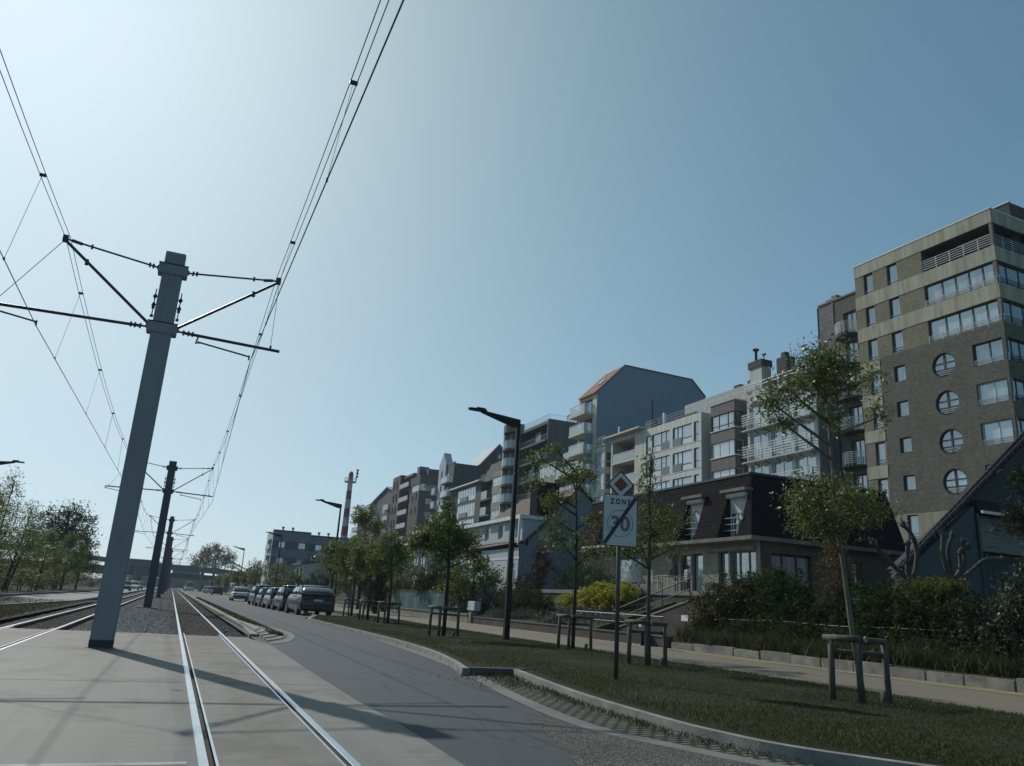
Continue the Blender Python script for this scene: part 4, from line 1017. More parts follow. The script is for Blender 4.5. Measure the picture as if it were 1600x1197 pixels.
def glazed_block():
    t = thing('apartment_block', 'dark apartment block with large white framed glazing and a bright white roof edge', 'apartment building', (47, 127.8, 0))
    fr = F47; rows = [(19.1,21.4),(16.2,18.65),(13.4,15.8)]
    m_ = MB(fr); wall_ops(m_, 127.7, 143.4, 0, 21.75, [(130.4,140.6,c,e) for c, e in rows], rev=.2); shell(m_, 127.7, 143.4, 0, 8, 0, 21.75); m_.build('wall', M_anth, t)
    for c, e in rows:
        window(t, fr, 130.4, 140.6, c, e, .1, M_wframe, P_pale, [.13,.27,.40,.55,.68,.82], [], .09)
        piece(t, fr, 'spandrel', M_loggia, (134.6, 138.6, -.05, .09, c, c+.85))
    piece(t, fr, 'roof_edge', M_white, (127.3, 144, -.7, .5, 21.85, 22.08))
    for k, z in enumerate((22.08, 22.9, 23.7)): piece(t, fr, 'stepped_roof', M_bit, (128, 133-.8*k, .8+k*.7, 6, z, z+.75))
glazed_block()

def finial_block():
    t = thing('apartment_block', 'apartment block with pale blue pilasters rising to a pointed finial beside dark balconies', 'apartment building', (47, 143.4, 0))
    fr = F47; m_ = MB(fr); m_.box(143.5, 148.0, 0, 10, 0, 27.4); m_.build('wall', M_anth, t)
    M_pb = mat('pale blue render', (.36,.40,.44), .8, .07, .8)
    m_ = MB(fr); wall_ops(m_, 148.0, 152.4, 0, 28.0, [(149.7,150.7,24.8-3*k,26.6-3*k) for k in range(7)], d=-.3, rev=.2); shell(m_, 148.0, 152.4, -.3, 6, 0, 28.0); m_.build('pilaster_wall', M_pb, t)
    m_ = MB(fr); m_.prism([(148.0,28),(152.4,28),(151.2,29.0),(149.9,30.3),(149.3,29.4)], -.3, 1.2, 1); m_.build('finial', M_pb, t)
    for k in range(7): window(t, fr, 149.7, 150.7, 24.8-3*k, 26.6-3*k, -.2, M_dframe, P_deep)
    for k in range(7):
        z = 23.6-2.75*k; piece(t, fr, 'balcony_slab', M_anth2, (143.7, 147.8, -1.2, -.002, z-.25, z)); glass_front(t, fr, [(147.7,-1.15),(143.8,-1.15),(143.8,-.05)], z+.02, z+1.2, G_bal, M_steel)
        piece(t, fr, 'door_curtain', M_blind, (146.3, 147.4, -.03, -.003, z+.05, z+2.1))
        z = 22.3-2.75*k; piece(t, fr, 'side_balcony', M_pb, (152.42, 154.6, -.9, .2, z-.2, z+1.15))
    piece(t, fr, 'parapet', M_anth2, (143.45, 148, -.05, .2, 27.4, 27.7))
finial_block()

def far_gable():
    t = thing('gabled_building', 'dark steep gable rising behind the glazed block and its white roof edge', 'apartment building', (52, 143, 0))
    m_ = MB(); m_.prism([(52.6,0),(52.6,28.),(56.3,32.3),(61.6,27.6),(61.6,0)], 144, 152, 1); m_.build('wall', M_anth, t)
    m_ = MB(); m_.bar((52.4,143.9,27.8),(56.3,143.9,32.4),.12,.2); m_.bar((56.3,143.9,32.4),(61.8,143.9,27.5),.12,.2); m_.face([(52.2,143.8,27.7),(56.3,143.8,32.45),(56.3,153,32.45),(52.2,153,27.7)]); m_.build('roof', M_gwall, t)
    m_ = MB(); m_.box(60.6,62.4,145,147,26,29.0); m_.tube([(60.4,145.5,26),(60.4,145.5,31)],.25,6); m_.build('chimney', M_bit, t)
far_gable()

M_tau2 = brick('far taupe brick', (.125,.11,.10), (.10,.09,.082), (.10,.092,.085), .22, .07, .9, .12)
def far_brown_block():
    t = thing('apartment_block', 'taupe brick apartment block with white balcony fronts and a corner window band', 'apartment building', (47, 167, 0))
    fr = F47
    wl = [(168.6,169.5,z,z+1.5) for z in (22.6,19.7)] + [(171.6,172.5,z,z+1.5) for z in (22.4,19.5)]
    band = [(167.2,174.6,24.6,26.2)]
    m_ = MB(fr); wall_ops(m_, 167, 174.9, 0, 28.0, wl+band, rev=.25); shell(m_, 167, 174.9, 0, 12, 0, 28.0, near=False); m_.build('wall', M_tau2, t)
    fr2 = lambda p: fr((167+p[1], p[0], p[2]))
    sw = [(1.5,2.9,20.2-.1,21.3),(1.5,2.9,17.6-.1,18.7)]
    sband = [(.2,4.2,22.6+2.0,24.0+2.2)]
    sw = [(1.6,3.2,21.7,23.1),(1.6,3.2,18.9,20.2),(1.6,3.2,16,17.3)]
    m_ = MB(fr2); wall_ops(m_, 0, 12, 0, 28.0, sw+sband, rev=.25); m_.build('side_wall', M_tau2, t)
    for o in wl: window(t, fr, *o, .2, M_dframe, P_deep)
    for o in sw: window(t, fr2, *o, .2, M_dframe, P_pale)
    window(t, fr, *band[0], .2, M_wframe, P_pale, [.2,.4,.6,.8]); window(t, fr2, *sband[0], .2, M_gframe, P_dark, [.33,.66])
    piece(t, fr, 'roof_storey', M_anth, (168, 174, 2, 9, 28, 29.8)); piece(t, fr, 'roof_storey', M_anth2, (171, 173, .8, 3, 28, 30.6))
    ops = [(175.0,183.9,z,z+2.5) for z in (26.6,23.4,20.3,17.2,14.1)]
    m_ = MB(fr); wall_ops(m_, 174.9, 184.0, 0, 29.6, ops, d=.6, rev=1.5); shell(m_, 174.9, 184.0, .6, 12, 0, 29.6); m_.build('loggia_front', M_anth, t)
    for (a, b_, c, e) in ops:
        piece(t, fr, 'balcony_front', M_gwall, (a+.4, b_-.6, -.35, -.2, c-.1, c+.95)); piece(t, fr, 'balcony_slab', M_anth2, (a+.2, b_-.4, -.2, .598, c-.25, c-.02)); window(t, fr, a+.6, b_-1, c+.05, c+2.2, 2.0, M_gframe, P_deep, [.3,.6])
    lw = [(186.,187.2,z,z+1.9) for z in (27,23.9,20.8,17.7)] + [(188.6,189.8,z,z+1.9) for z in (27,23.9,20.8,17.7)]
    m_ = MB(fr); wall_ops(m_, 184., 191.3, 0, 30.15, lw, d=-.1, rev=.25); shell(m_, 184., 191.3, -.1, 12, 0, 30.15); m_.build('left_wing', M_tau2, t)
    for o in lw: window(t, fr, *o, .1, M_dframe, P_deep)
far_brown_block()

def far_stepped_block():
    t = thing('apartment_block', 'farthest apartment block of the row, dark with a sloping roof and stepped white balconies', 'apartment building', (47, 191.5, 0))
    fr = F47
    m_ = MB(fr); m_.prism([(191.5,0),(191.5,27.2),(197,28.4),(216,25.4),(216,0)], .3, 12, 1); m_.build('wall', M_anth, t)
    m_ = MB(fr); m_.bar((191.5,.1,27.4),(197,.1,28.7),.5,.3); m_.bar((197,.1,28.7),(216,.1,25.7),.5,.3); m_.face([(197,-.2,28.75),(216.5,-.2,25.7),(216.5,12,25.7),(197,12,28.75)]); m_.build('roof', M_steel, t)
    piece(t, fr, 'wall', M_anth, (216, 232, .5, 12, 0, 22.5))
    for k in range(6):
        z = 22.6-2.9*k
        piece(t, fr, 'balcony_front', M_gwall, (192.5, 196.5, -.5, .2, z, z+1.3)); piece(t, fr, 'balcony_front', M_gwall, (226, 234, -.7, .4, z-.4, z+.9)); piece(t, fr, 'balcony_front', M_gwall, (205, 208, -.2, .25, z-2, z-.6))
        window(t, fr, 198, 201, z-.4, z+1.7, .22, M_wframe, P_pale, [.5])
far_stepped_block()

# ---------------------------------------------------------------- grey block at the end of the street, chimney, small house
def far_grey_block():
    t = thing('apartment_block', 'flat roofed blue grey striped block at the far end of the street', 'apartment building', (14, 135, 0))
    M_g1 = mat('pale blue grey render', (.17,.20,.235), .85, .07, .5); M_g2 = mat('dark blue grey stripe', (.085,.105,.14), .85, .07, .5)
    fs = lambda p: (14.05+p[0], 135+p[1], p[2])
    wz = [8.2, 5.6, 3.1]
    for x0, x1, y0, zt in ((0,6.05,0,10.85),(6.06,13.5,.6,10.5)):
        ops = [(x0+1.0,x0+2.1,z,z+1.0) for z in wz] + [(x0+4.2,x0+5.4,z,z+1.0) for z in wz[:2]]
        ops = [o for o in ops if x0 == 0 or o[0] < 9]
        m_ = MB(fs); wall_ops(m_, x0, x1, 0, zt, ops, d=y0, rev=.2); m_.face([(x1,y0,0),(x1,9,0),(x1,9,zt),(x1,y0,zt)]); m_.face([(x0,y0,zt),(x1,y0,zt),(x1,9,zt),(x0,9,zt)]); m_.build('wall', M_g1, t)
        for o in ops: window(t, fs, *o, y0+.12, M_gframe, P_dark)
        for z in wz:
            xs_ = sorted([x0] + [q for o in ops if abs(o[2]-z) < .01 for q in o[:2]] + [x1])
            for a, b_ in zip(xs_[::2], xs_[1::2]): piece(t, fs, 'stripe', M_g2, (a, b_, y0-.03, y0-.002, z-.15, z+1.1))
        piece(t, fs, 'roof_edge', M_dframe, (x0-.08, x1+.05, y0-.12, y0+.2, zt, zt+.2))
        for q in (1.6, 3.2): m_ = MB(fs); m_.tube([(x0+q,y0+1.5,zt),(x0+q,y0+1.5,zt+.7)],.12,6); m_.box(x0+q-.2,x0+q+.2,y0+1.3,y0+1.7,zt+.6,zt+.85); m_.build('roof_vent', M_bit, t)
    f2 = lambda p: (14.05+p[1], 135+p[0], p[2])
    ops = [(1.0,6.8,z-.3,z+1.4) for z in (8.2,5.6,3.0,.6)]
    m_ = MB(f2); wall_ops(m_, 0, 9, 0, 10.85, ops, rev=.6); m_.build('street_wall', M_gwall, t)
    for o in ops: window(t, f2, *o, .5, M_gframe, P_deep, [.25,.5,.75]); piece(t, f2, 'balcony_front', M_gwall, (o[0], o[1], -.3, -.01, o[2], o[2]+.8))
far_grey_block()

def smokestack():
    t = thing('smokestack', 'tall red and white banded chimney stack with a top gallery', 'chimney', (41.7, 220, 0))
    X, Y = 41.7, 220.; red = mat('chimney red paint', (.22,.028,.03), .7, .15, .5); wh = mat('chimney white paint', (.42,.43,.43), .7, .12, .5)
    zs = [0,17.2,19.7,22.2,24.7,27.2,29.7,32.2,34.6]
    rr = lambda z: 1.25 - .62*z/35
    for k, (a, b_) in enumerate(zip(zs, zs[1:])):
        m_ = MB(); m_.tube([(X,Y,a),(X,Y,b_)], [rr(a), rr(b_)], 14); m_.build('red_band' if k % 2 == 1 else 'white_band', red if k % 2 == 1 else wh, t, smooth=False)
    m_ = MB(); m_.tube([(X,Y,32.0),(X,Y,32.25)], 1.7, 16); m_.build('gallery', wh, t)
    m_ = MB()
    for k in range(16):
        a = 2*math.pi*k/16; b_ = 2*math.pi*(k+1)/16; p = (X+1.65*math.cos(a), Y+1.65*math.sin(a)); q = (X+1.65*math.cos(b_), Y+1.65*math.sin(b_))
        m_.bar((*p,32.2),(*p,33.2),.07); m_.bar((*p,33.2),(*q,33.2),.07)
    m_.build('gallery_railing', wh, t)
    m_ = MB(); m_.tube([(X,Y,34.6),(X,Y,35.1)],[.62,.3],12); m_.build('cap', red, t)
    m_ = MB(); m_.tube([(X+1.5,Y,32.2),(X+1.8,Y,35.8)],.14,6)
    for z in (33.6,34.5,35.4): m_.box(X+1.4,X+2.0,Y-.3,Y+.3,z,z+.5)
    m_.build('antenna', M_dframe, t)
smokestack()

def small_house():
    t = thing('house', 'small white house with a sloping mono pitch roof before the striped grey block', 'house', (16.2, 113, 0))
    f2 = lambda p: (16.0+p[1], 110+p[0], p[2])
    ops = [(1.2,3.2,2.7,4.6),(4.8,6.6,2.7,4.6)]
    m_ = MB(f2); wall_ops(m_, 0, 8, 0, 5.0, ops, rev=.2); m_.face([(8,0,0),(8,6,0),(8,6,6.2),(8,0,5)]); m_.face([(0,0,0),(0,6,0),(0,6,6.2),(0,0,5)]); m_.build('wall', M_gwall, t)
    for o in ops: window(t, f2, *o, .1, M_dframe, P_deep, [.5])
    m_ = MB(f2); m_.prism([(-.5,4.95),(6.2,6.25),(6.2,6.5),(-.5,5.2)], -.3, 8.3, 0); ro = m_.build('roof', M_bit, t)
    piece(ro, f2, 'chimney', M_bit, (2.3, 2.8, 1.2, 1.7, 5.3, 6.2)); piece(t, f2, 'drainpipe', M_white, (-.12, -.02, -.12, -.02, 0, 5.))
small_house()
# ---------------------------------------------------------------- verge, path, walls, garden terrain
_kp = sorted([(y, x) for x, y in kb2[::-1]]) + [(13.71,6.03),(13.72,5.06)] + sorted([(y, x) for x, y in kb if y > 13.72]) + [(39,6.3),(42,6.9),(44,7.4),(46,9.8),(90,9.75),(430,9.75)]
kx = lambda y: float(np.interp(y, [p[0] for p in _kp], [p[1] for p in _kp])) - .05
ys = sorted(set([float(y) for y in np.arange(-2, 60, .8)] + [13.63,13.74] + [70,90,120,160,220,300,430]))
M_lawn = mat('lawn soil', (.020,.028,.012), .95, .4, 1.3, .6, 60, col2=(.036,.038,.02), spec=.1)
mb = MB(); rr_ = random.Random(5)
prev = None
for y in ys:
    x0 = kx(y)+.02; row = [(x0+(11.6-x0)*k/8, y, .1 + .03*math.sin(k*.39)*1.2 + .012*rr_.random()) for k in range(9)]
    if prev:
        for k in range(8): mb.face([prev[k], prev[k+1], row[k+1], row[k]])
    prev = row
struct('grass_verge', mb, M_lawn, smooth=True)
mb = MB(); mb.face([(11.55,-6,.122),(15.3,-6,.122),(15.3,430,.122),(11.55,430,.122)]); struct('path', mb, M_path)
mb = MB()
P_ = [(15.25 + .12*math.sin(y*.9)+.1*math.sin(y*2.3), y) for y in np.arange(-6, 90, .7)]
for a, b_ in zip(P_, P_[1:]): mb.face([(*a,.127),(16.05,a[1],.127),(16.05,b_[1],.127),(*b_,.127)])
struct('sandy_path_edge', mb, M_sand)
def gz(x, y):
    z = float(np.interp(x, [16,16.6,17.6,19.5,21.5,24,47], [.33,.42,.72,1.35,2.0,2.25,2.8]))
    if 24.2 < y < 30.6 and x < 21: z = .13
    return z
xs2 = [16.12,16.6,17.3,18.2,19.2,20.2,20.98,21.02,22,24,30,47,90]; ys2 = [-8,0,8,12,16,20,24.18,24.22,27,30.58,30.62,34,40,46,60,80,110,160,260]
mb = MB()
for a, b_ in zip(ys2, ys2[1:]):
    for c, e in zip(xs2, xs2[1:]): mb.face([(c,a,gz(c,a)),(e,a,gz(e,a)),(e,b_,gz(e,b_)),(c,b_,gz(c,b_))])
struct('garden_slope', mb, mat('garden soil', (.05,.045,.03), .95, .4, 1.5, .6, 40, col2=(.05,.058,.028), spec=.1))

M_block = mat('weathered concrete block', (.20,.185,.16), .9, .35, 2.2, .6, 30)
t = thing('block_wall', 'low wall of weathered concrete blocks along the sandy edge of the path', 'wall', (16.1, 15, .1))
rb = random.Random(11); y = 5.2
while y < 23:
    L = rb.uniform(.95, 1.25); m_ = MB(); j = rb.uniform(-.02,.02); h = .37 + rb.uniform(-.03,.03)
    m_.box(16.02+j, 16.22+j, y+.008, y+L-.008, .05, h); m_.build('block', M_block, t, bevel=.015); y += L
M_rbrick = brick('dark garden wall brick', (.085,.062,.055), (.065,.05,.046), (.11,.10,.09), .22, .07, .9, .25)
t = thing('garden_wall', 'dark brick retaining wall along the path in front of the steps', 'wall', (16.1, 33, .1))
m_ = MB(); m_.box(16.0, 16.25, 23.9, 43.4, .0, .47); m_.build('brickwork', M_rbrick, t)
m_ = MB(); m_.box(15.97, 16.28, 23.9, 43.4, .472, .52); m_.build('coping', M_kdark, t)
m_ = MB(); m_.box(15.9, 16.25, 43.42, 43.8, .0, .75); m_.build('end_post', M_block, t, bevel=.02)
t = thing('garden_wall', 'low grey concrete wall under the green fence screen', 'wall', (16.1, 60, .1))
m_ = MB(); m_.box(16.0, 16.2, 44.2, 95, 0, .55); m_.build('wall_face', M_block, t); m_ = MB(); m_.box(15.95, 16.25, 44.2, 95, .552, .62); m_.build('coping', M_kerb, t)

# green screened fence and the plain wire fence beside it
t = thing('fence', 'green cloth screened garden fence on the low concrete wall', 'fence', (16.1, 55, .6))
m_ = MB(); pts = [(16.1+.03*math.sin(k*1.7), 48.3+k*.65) for k in range(21)]
m_.loft([[(x,y,.64),(x+.02,y,.64),(x+.02,y,1.72),(x,y,1.72)] for x, y in pts]); m_.build('screen', mat('green screen cloth', (.022,.085,.088), .8, .15, 1.5, .3, 20), t)
for k in range(7):
    m_ = MB(); m_.tube([(16.2, 48.3+k*2.16, .5),(16.2, 48.3+k*2.16, 2.0)], .035, 6); m_.build('fence_post', M_gwall, t)
m_ = MB()
for k in range(40): m_.bar((16.14, 48.4+k*.325, 1.7),(16.14, 48.4+k*.325, 1.92), .07, .02)
m_.build('picket_tips', mat('pale weathered picket', (.30,.28,.22), .9, .2, 3), t)
t = thing('fence', 'dark wooden slat fence half hidden behind the street trees', 'fence', (16.1, 75, .6))
for k in range(24):
    m_ = MB(); m_.box(16.1, 16.14, 63+k*1.2, 64.1+k*1.2, .63, 2.2); m_.build('fence_panel', mat('dark weathered wood', (.06,.05,.042), .9, .3, 3, stretch=(1,6,.5)), t)
t = thing('wire_fence', 'wire fence with two pale strands in front of the overgrown hedge', 'fence', (17.2, 17, .5))
for k in range(6):
    y = 9.5+k*2.9; m_ = MB(); m_.tube([(17.15, y, .3),(17.15, y, 1.35)], .025, 6); m_.build('fence_post', M_dsteel, t)
for z in (1.0, 1.22):
    m_ = MB(); m_.tube([(17.13, 9+k*.6, z+.02*math.sin(k*.8)) for k in range(26)], .006, 5); m_.build('wire', M_gframe, t)
t = thing('notice_plate', 'small white notice plate fixed on the hedge by the steps', 'sign', (16.9, 24.0, 1.15))
m_ = MB(); m_.box(16.75, 16.77, 23.75, 24.15, 1.05, 1.25); m_.build('plate', M_white, t); m_ = MB(); m_.tube([(16.79,23.95,.4),(16.79,23.95,1.2)],.02,6); m_.build('stake', M_dsteel, t)

# steps up to the terrace, its railings, the dark opening below
M_stone = mat('stone tread', (.20,.185,.165), .9, .3, 2, .4, 40)
t = thing('garden_steps', 'stone garden steps with dark handrails climbing to the terrace', 'steps', (18.6, 28, .1))
n = 12
for k in range(n):
    y = 31.0-k*.47; z = .40+k*.118
    m_ = MB(); m_.box(18.1, 20.2, y-.5, y, z-.5 if k == 0 else z-.3, z); m_.build('tread', M_stone, t, bevel=.015)
m_ = MB(); m_.prism([(31.2,.1),(31.2,.40),(25.2,1.78),(24.3,1.86),(24.3,.1)], 17.95, 18.09, 0); m_.build('side_wall', M_rbrick, t)
m_ = MB(); m_.bar((18.02,31.2,.45),(18.02,25.2,1.83),.2,.07); m_.build('coping', M_stone, t)
for x in (17.98, 20.2):
    m_ = MB(); m_.tube([(x,31.0,1.28),(x,25.3,2.62)],.025,6); m_.tube([(x,31.0,.88),(x,25.3,2.22)],.018,6)
    for k in range(4): y = 30.9-k*1.85; m_.tube([(x,y,.40+k*.435),(x,y,1.3+k*.435)],.022,6)
    m_.build('handrail', M_dsteel, t)
t = thing('ramp_railing', 'grey steel railing with a round white disc on top of the dark brick wall', 'railing', (16.12, 27.5, .5))
m_ = MB()
for z in (1.14, .86): m_.tube([(16.12,31.2,z+.02),(16.12,24.3,z)],.024 if z > 1 else .015,6)
m_.build('rails', M_dsteel, t)
for y in (31.1,29.4,27.6,26.0,24.4): m_ = MB(); m_.tube([(16.12,y,.5),(16.12,y,1.14)],.022,6); m_.build('post', M_dsteel, t)
m_ = MB(); m_.tube([(16.06,25.75,.86),(16.085,25.75,.86)],.12,18); m_.build('white_disc', M_white, t)
t = thing('meter_box', 'black utility box standing against the dark brick wall below the railing', 'utility box', (15.8, 25.3, .1))
m_ = MB(); m_.box(15.62, 15.95, 24.95, 25.75, .12, .62); m_.build('box', M_black, t, bevel=.01); m_ = MB()
for k in range(5): m_.box(15.6, 15.96, 25.0+k*.15, 25.07+k*.15, .121, .17)
m_.build('foot_strip', M_white, t)
t = thing('terrace', 'paved terrace with a dark retaining front before the mansard house', 'terrace', (23, 34, 2))
m_ = MB(); m_.box(20.9, 26.9, 24.2, 49, 2.1, 2.3); m_.build('terrace_slab', M_stone, t); m_ = MB(); m_.box(20.95, 21.1, 27.6, 49, 0, 2.09); m_.build('retaining_wall', M_rbrick, t)
m_ = MB(); m_.box(18.1,20.9,23.9,24.15,.0,2.3); m_.build('return_wall', M_rbrick, t)

# ---------------------------------------------------------------- mansard house
M_slates = brick('dark mansard slates', (.024,.020,.021), (.016,.014,.015), (.007,.006,.007), .32, .2, .95, .2, .022, bump=.8, spec=.04)
M_darkslate = brick('black slates with side shade', (.016,.015,.018), (.013,.012,.015), (.008,.007,.009), .32, .2, .95, .15, .02, spec=.04)  # darker than the front slates; holds the shade of the mansard's near side
M_lbrick = brick('pale cream brick', (.30,.27,.225), (.24,.215,.18), (.17,.155,.135), .22, .07, .9, .12)
M_dbrick = brick('brown house brick', (.135,.112,.085), (.11,.092,.07), (.10,.09,.075), .22, .07, .9, .12)
M_eave = mat('weathered eave board', (.16,.148,.125), .85, .25, 2, .2, 30)
def mansard_house():
    t = thing('house', 'flat roofed brick house with a dark slate mansard storey and tall inset windows', 'house', (26.6, 31.6, 2.2))
    fr = fac((26.6, 0), 0)
    doors = [(31.95,33.95,2.35,4.62),(34.1,34.95,2.35,4.62),(36.3,37.3,2.35,4.6),(37.45,38.4,2.35,4.6),(38.6,39.2,2.35,4.6),(42.6,45.8,3.0,4.6)]
    m_ = MB(fr); wall_ops(m_, 31.6, 50, 0, 5.05, doors, rev=.25); m_.build('front_wall', M_lbrick, t)
    for k, o in enumerate(doors): window(t, fr, *o, .18, M_dframe if k != 0 else M_gframe, [P_dark,P_dark,P_dark,P_deep,P_dark,P_pale][k], [.36,.72] if k == 0 else [], fw=.09)
    piece(t, fr, 'shutter_box', M_eave, (31.9, 35.9, -.16, -.003, 4.63, 4.82))
    fr2 = lambda p: (26.6+p[0], 31.9+p[1], p[2])
    sw = [(.95,3.6,2.85,4.55),(6.2,7.0,2.4,4.5)]
    m_ = MB(fr2); wall_ops(m_, 0, 9.5, 0, 5.05, sw, rev=.25); m_.face([(9.5,0,0),(9.5,17,0),(9.5,17,5.05),(9.5,0,5.05)]); m_.build('side_wall', M_dbrick, t)
    window(t, fr2, *sw[0], .2, M_dframe, P_dark, [.31,.66], fw=.1); window(t, fr2, *sw[1], .2, M_gframe, P_deep)
    piece(t, None, 'eave_slab', M_eave, (25.9, 36.9, 31.4, 50.3, 5.06, 5.27), bevel=.02)
    # mansard storey: the front slope with the two inset windows, the near side with its shade put into a darker slate colour
    B0, B1, T0, T1 = (26.02, 5.28), (27.2, 8.68), 31.5, 50.2
    sx = lambda z: 26.02 + (z-5.28)*.347
    wins = [(32.65,34.3),(36.35,37.9),(45.2,47.6)]
    m_ = MB(); y0 = 31.55; ytop = 32.9
    segs = [y0] + [v for a in wins for v in a] + [50.2]
    zt, zb = 7.68, 5.3
    F = lambda y, z: (sx(z), y + ((z-5.28)*.41 if y < 31.6 else 0), z)
    for a, b_ in zip(segs, segs[1:]):
        if (a, b_) in wins: m_.face([F(a,zt),F(b_,zt),F(b_,8.68),F(a,8.68)])
        else: m_.face([F(a,5.28),F(b_,5.28),F(b_,zt),F(a,zt)]); m_.face([F(a,zt),F(b_,zt),F(b_,8.68),F(a,8.68)])
    m_.build('mansard_slope', M_slates, t)
    for a, b_ in wins:
        m_ = MB()
        for y in (a, b_): m_.face([F(y,5.28), (27.05,y,5.28), (27.05,y,zt), F(y,zt)])
        m_.face([F(a,zt),F(b_,zt),(27.05,b_,zt),(27.05,a,zt)]); m_.build('window_recess', M_slates, t)
    m_ = MB(); m_.face([(26.02,31.55,5.28),(36.6,31.55,5.28),(36.75,32.9,8.68),(27.2,32.94,8.68)]); m_.face([(36.6,31.55,5.28),(36.6,50,5.28),(35.6,50,8.68),(36.75,32.9,8.68)]); m_.build('mansard_side', M_darkslate, t)
    m_ = MB(); m_.face([(27.2,32.9,8.68),(36.75,32.9,8.68),(35.6,50.2,8.68),(27.2,50.2,8.68)]); m_.build('flat_roof', M_bit, t)
    m_ = MB(); m_.bar((27.17,32.9,8.7),(27.17,50.2,8.7),.1,.12); m_.bar((27.17,32.88,8.7),(36.8,32.88,8.7),.1,.12); m_.bar((26.0,31.52,5.28),(27.18,32.88,8.7),.06,.06); m_.build('roof_trim', M_dframe, t)
    for k, (a, b_) in enumerate(wins):
        fw_ = fac((26.95, 0), 0)
        o = window(t, fw_, a, b_, 5.32, 7.6, 0, M_wframe if k < 2 else M_dframe, P_deep, [.5], fw=.06)
        if k < 2:
            piece(o, fw_, 'roller_blind', M_blind, (a+.06, b_-.06, -.04, -.005, 6.62 if k == 0 else 5.6, 7.45))
            if k == 0:
                for q in (.38, .78): piece(o, fw_, 'curtain', M_white, (a+q*(b_-a)-.28, a+q*(b_-a)-.06, .01, .035, 5.5, 6.6))
        piece(t, None, 'shutter_casing', M_eave, (26.45, 27.0, a-.15, b_+.25, 7.7, 7.86)); piece(t, None, 'shutter_box', M_blind, (26.62, 26.9, a+.02, b_-.02, 7.42, 7.66), bevel=.04)
        m_ = MB()
        for z in (5.68, 6.0, 6.33): m_.bar((26.5,a+.05,z),(26.5,b_-.05,z),.03,.04)
        m_.bar((26.5,(a+b_)/2,5.3),(26.5,(a+b_)/2,6.33),.025,.025); m_.build('window_rail', M_steel, t)
    piece(t, None, 'sill_board', M_white, (25.6, 26.5, 44.8, 48.6, 5.28, 5.40))
    for a, z in ((31.95+.55,6.15),(31.95+.75,5.95)): m_ = MB(); m_.box(sx(z)-.06, sx(z)+.05, a, a+.16, z, z+.16); m_.build('wall_vent', M_gwall, t)
mansard_house()

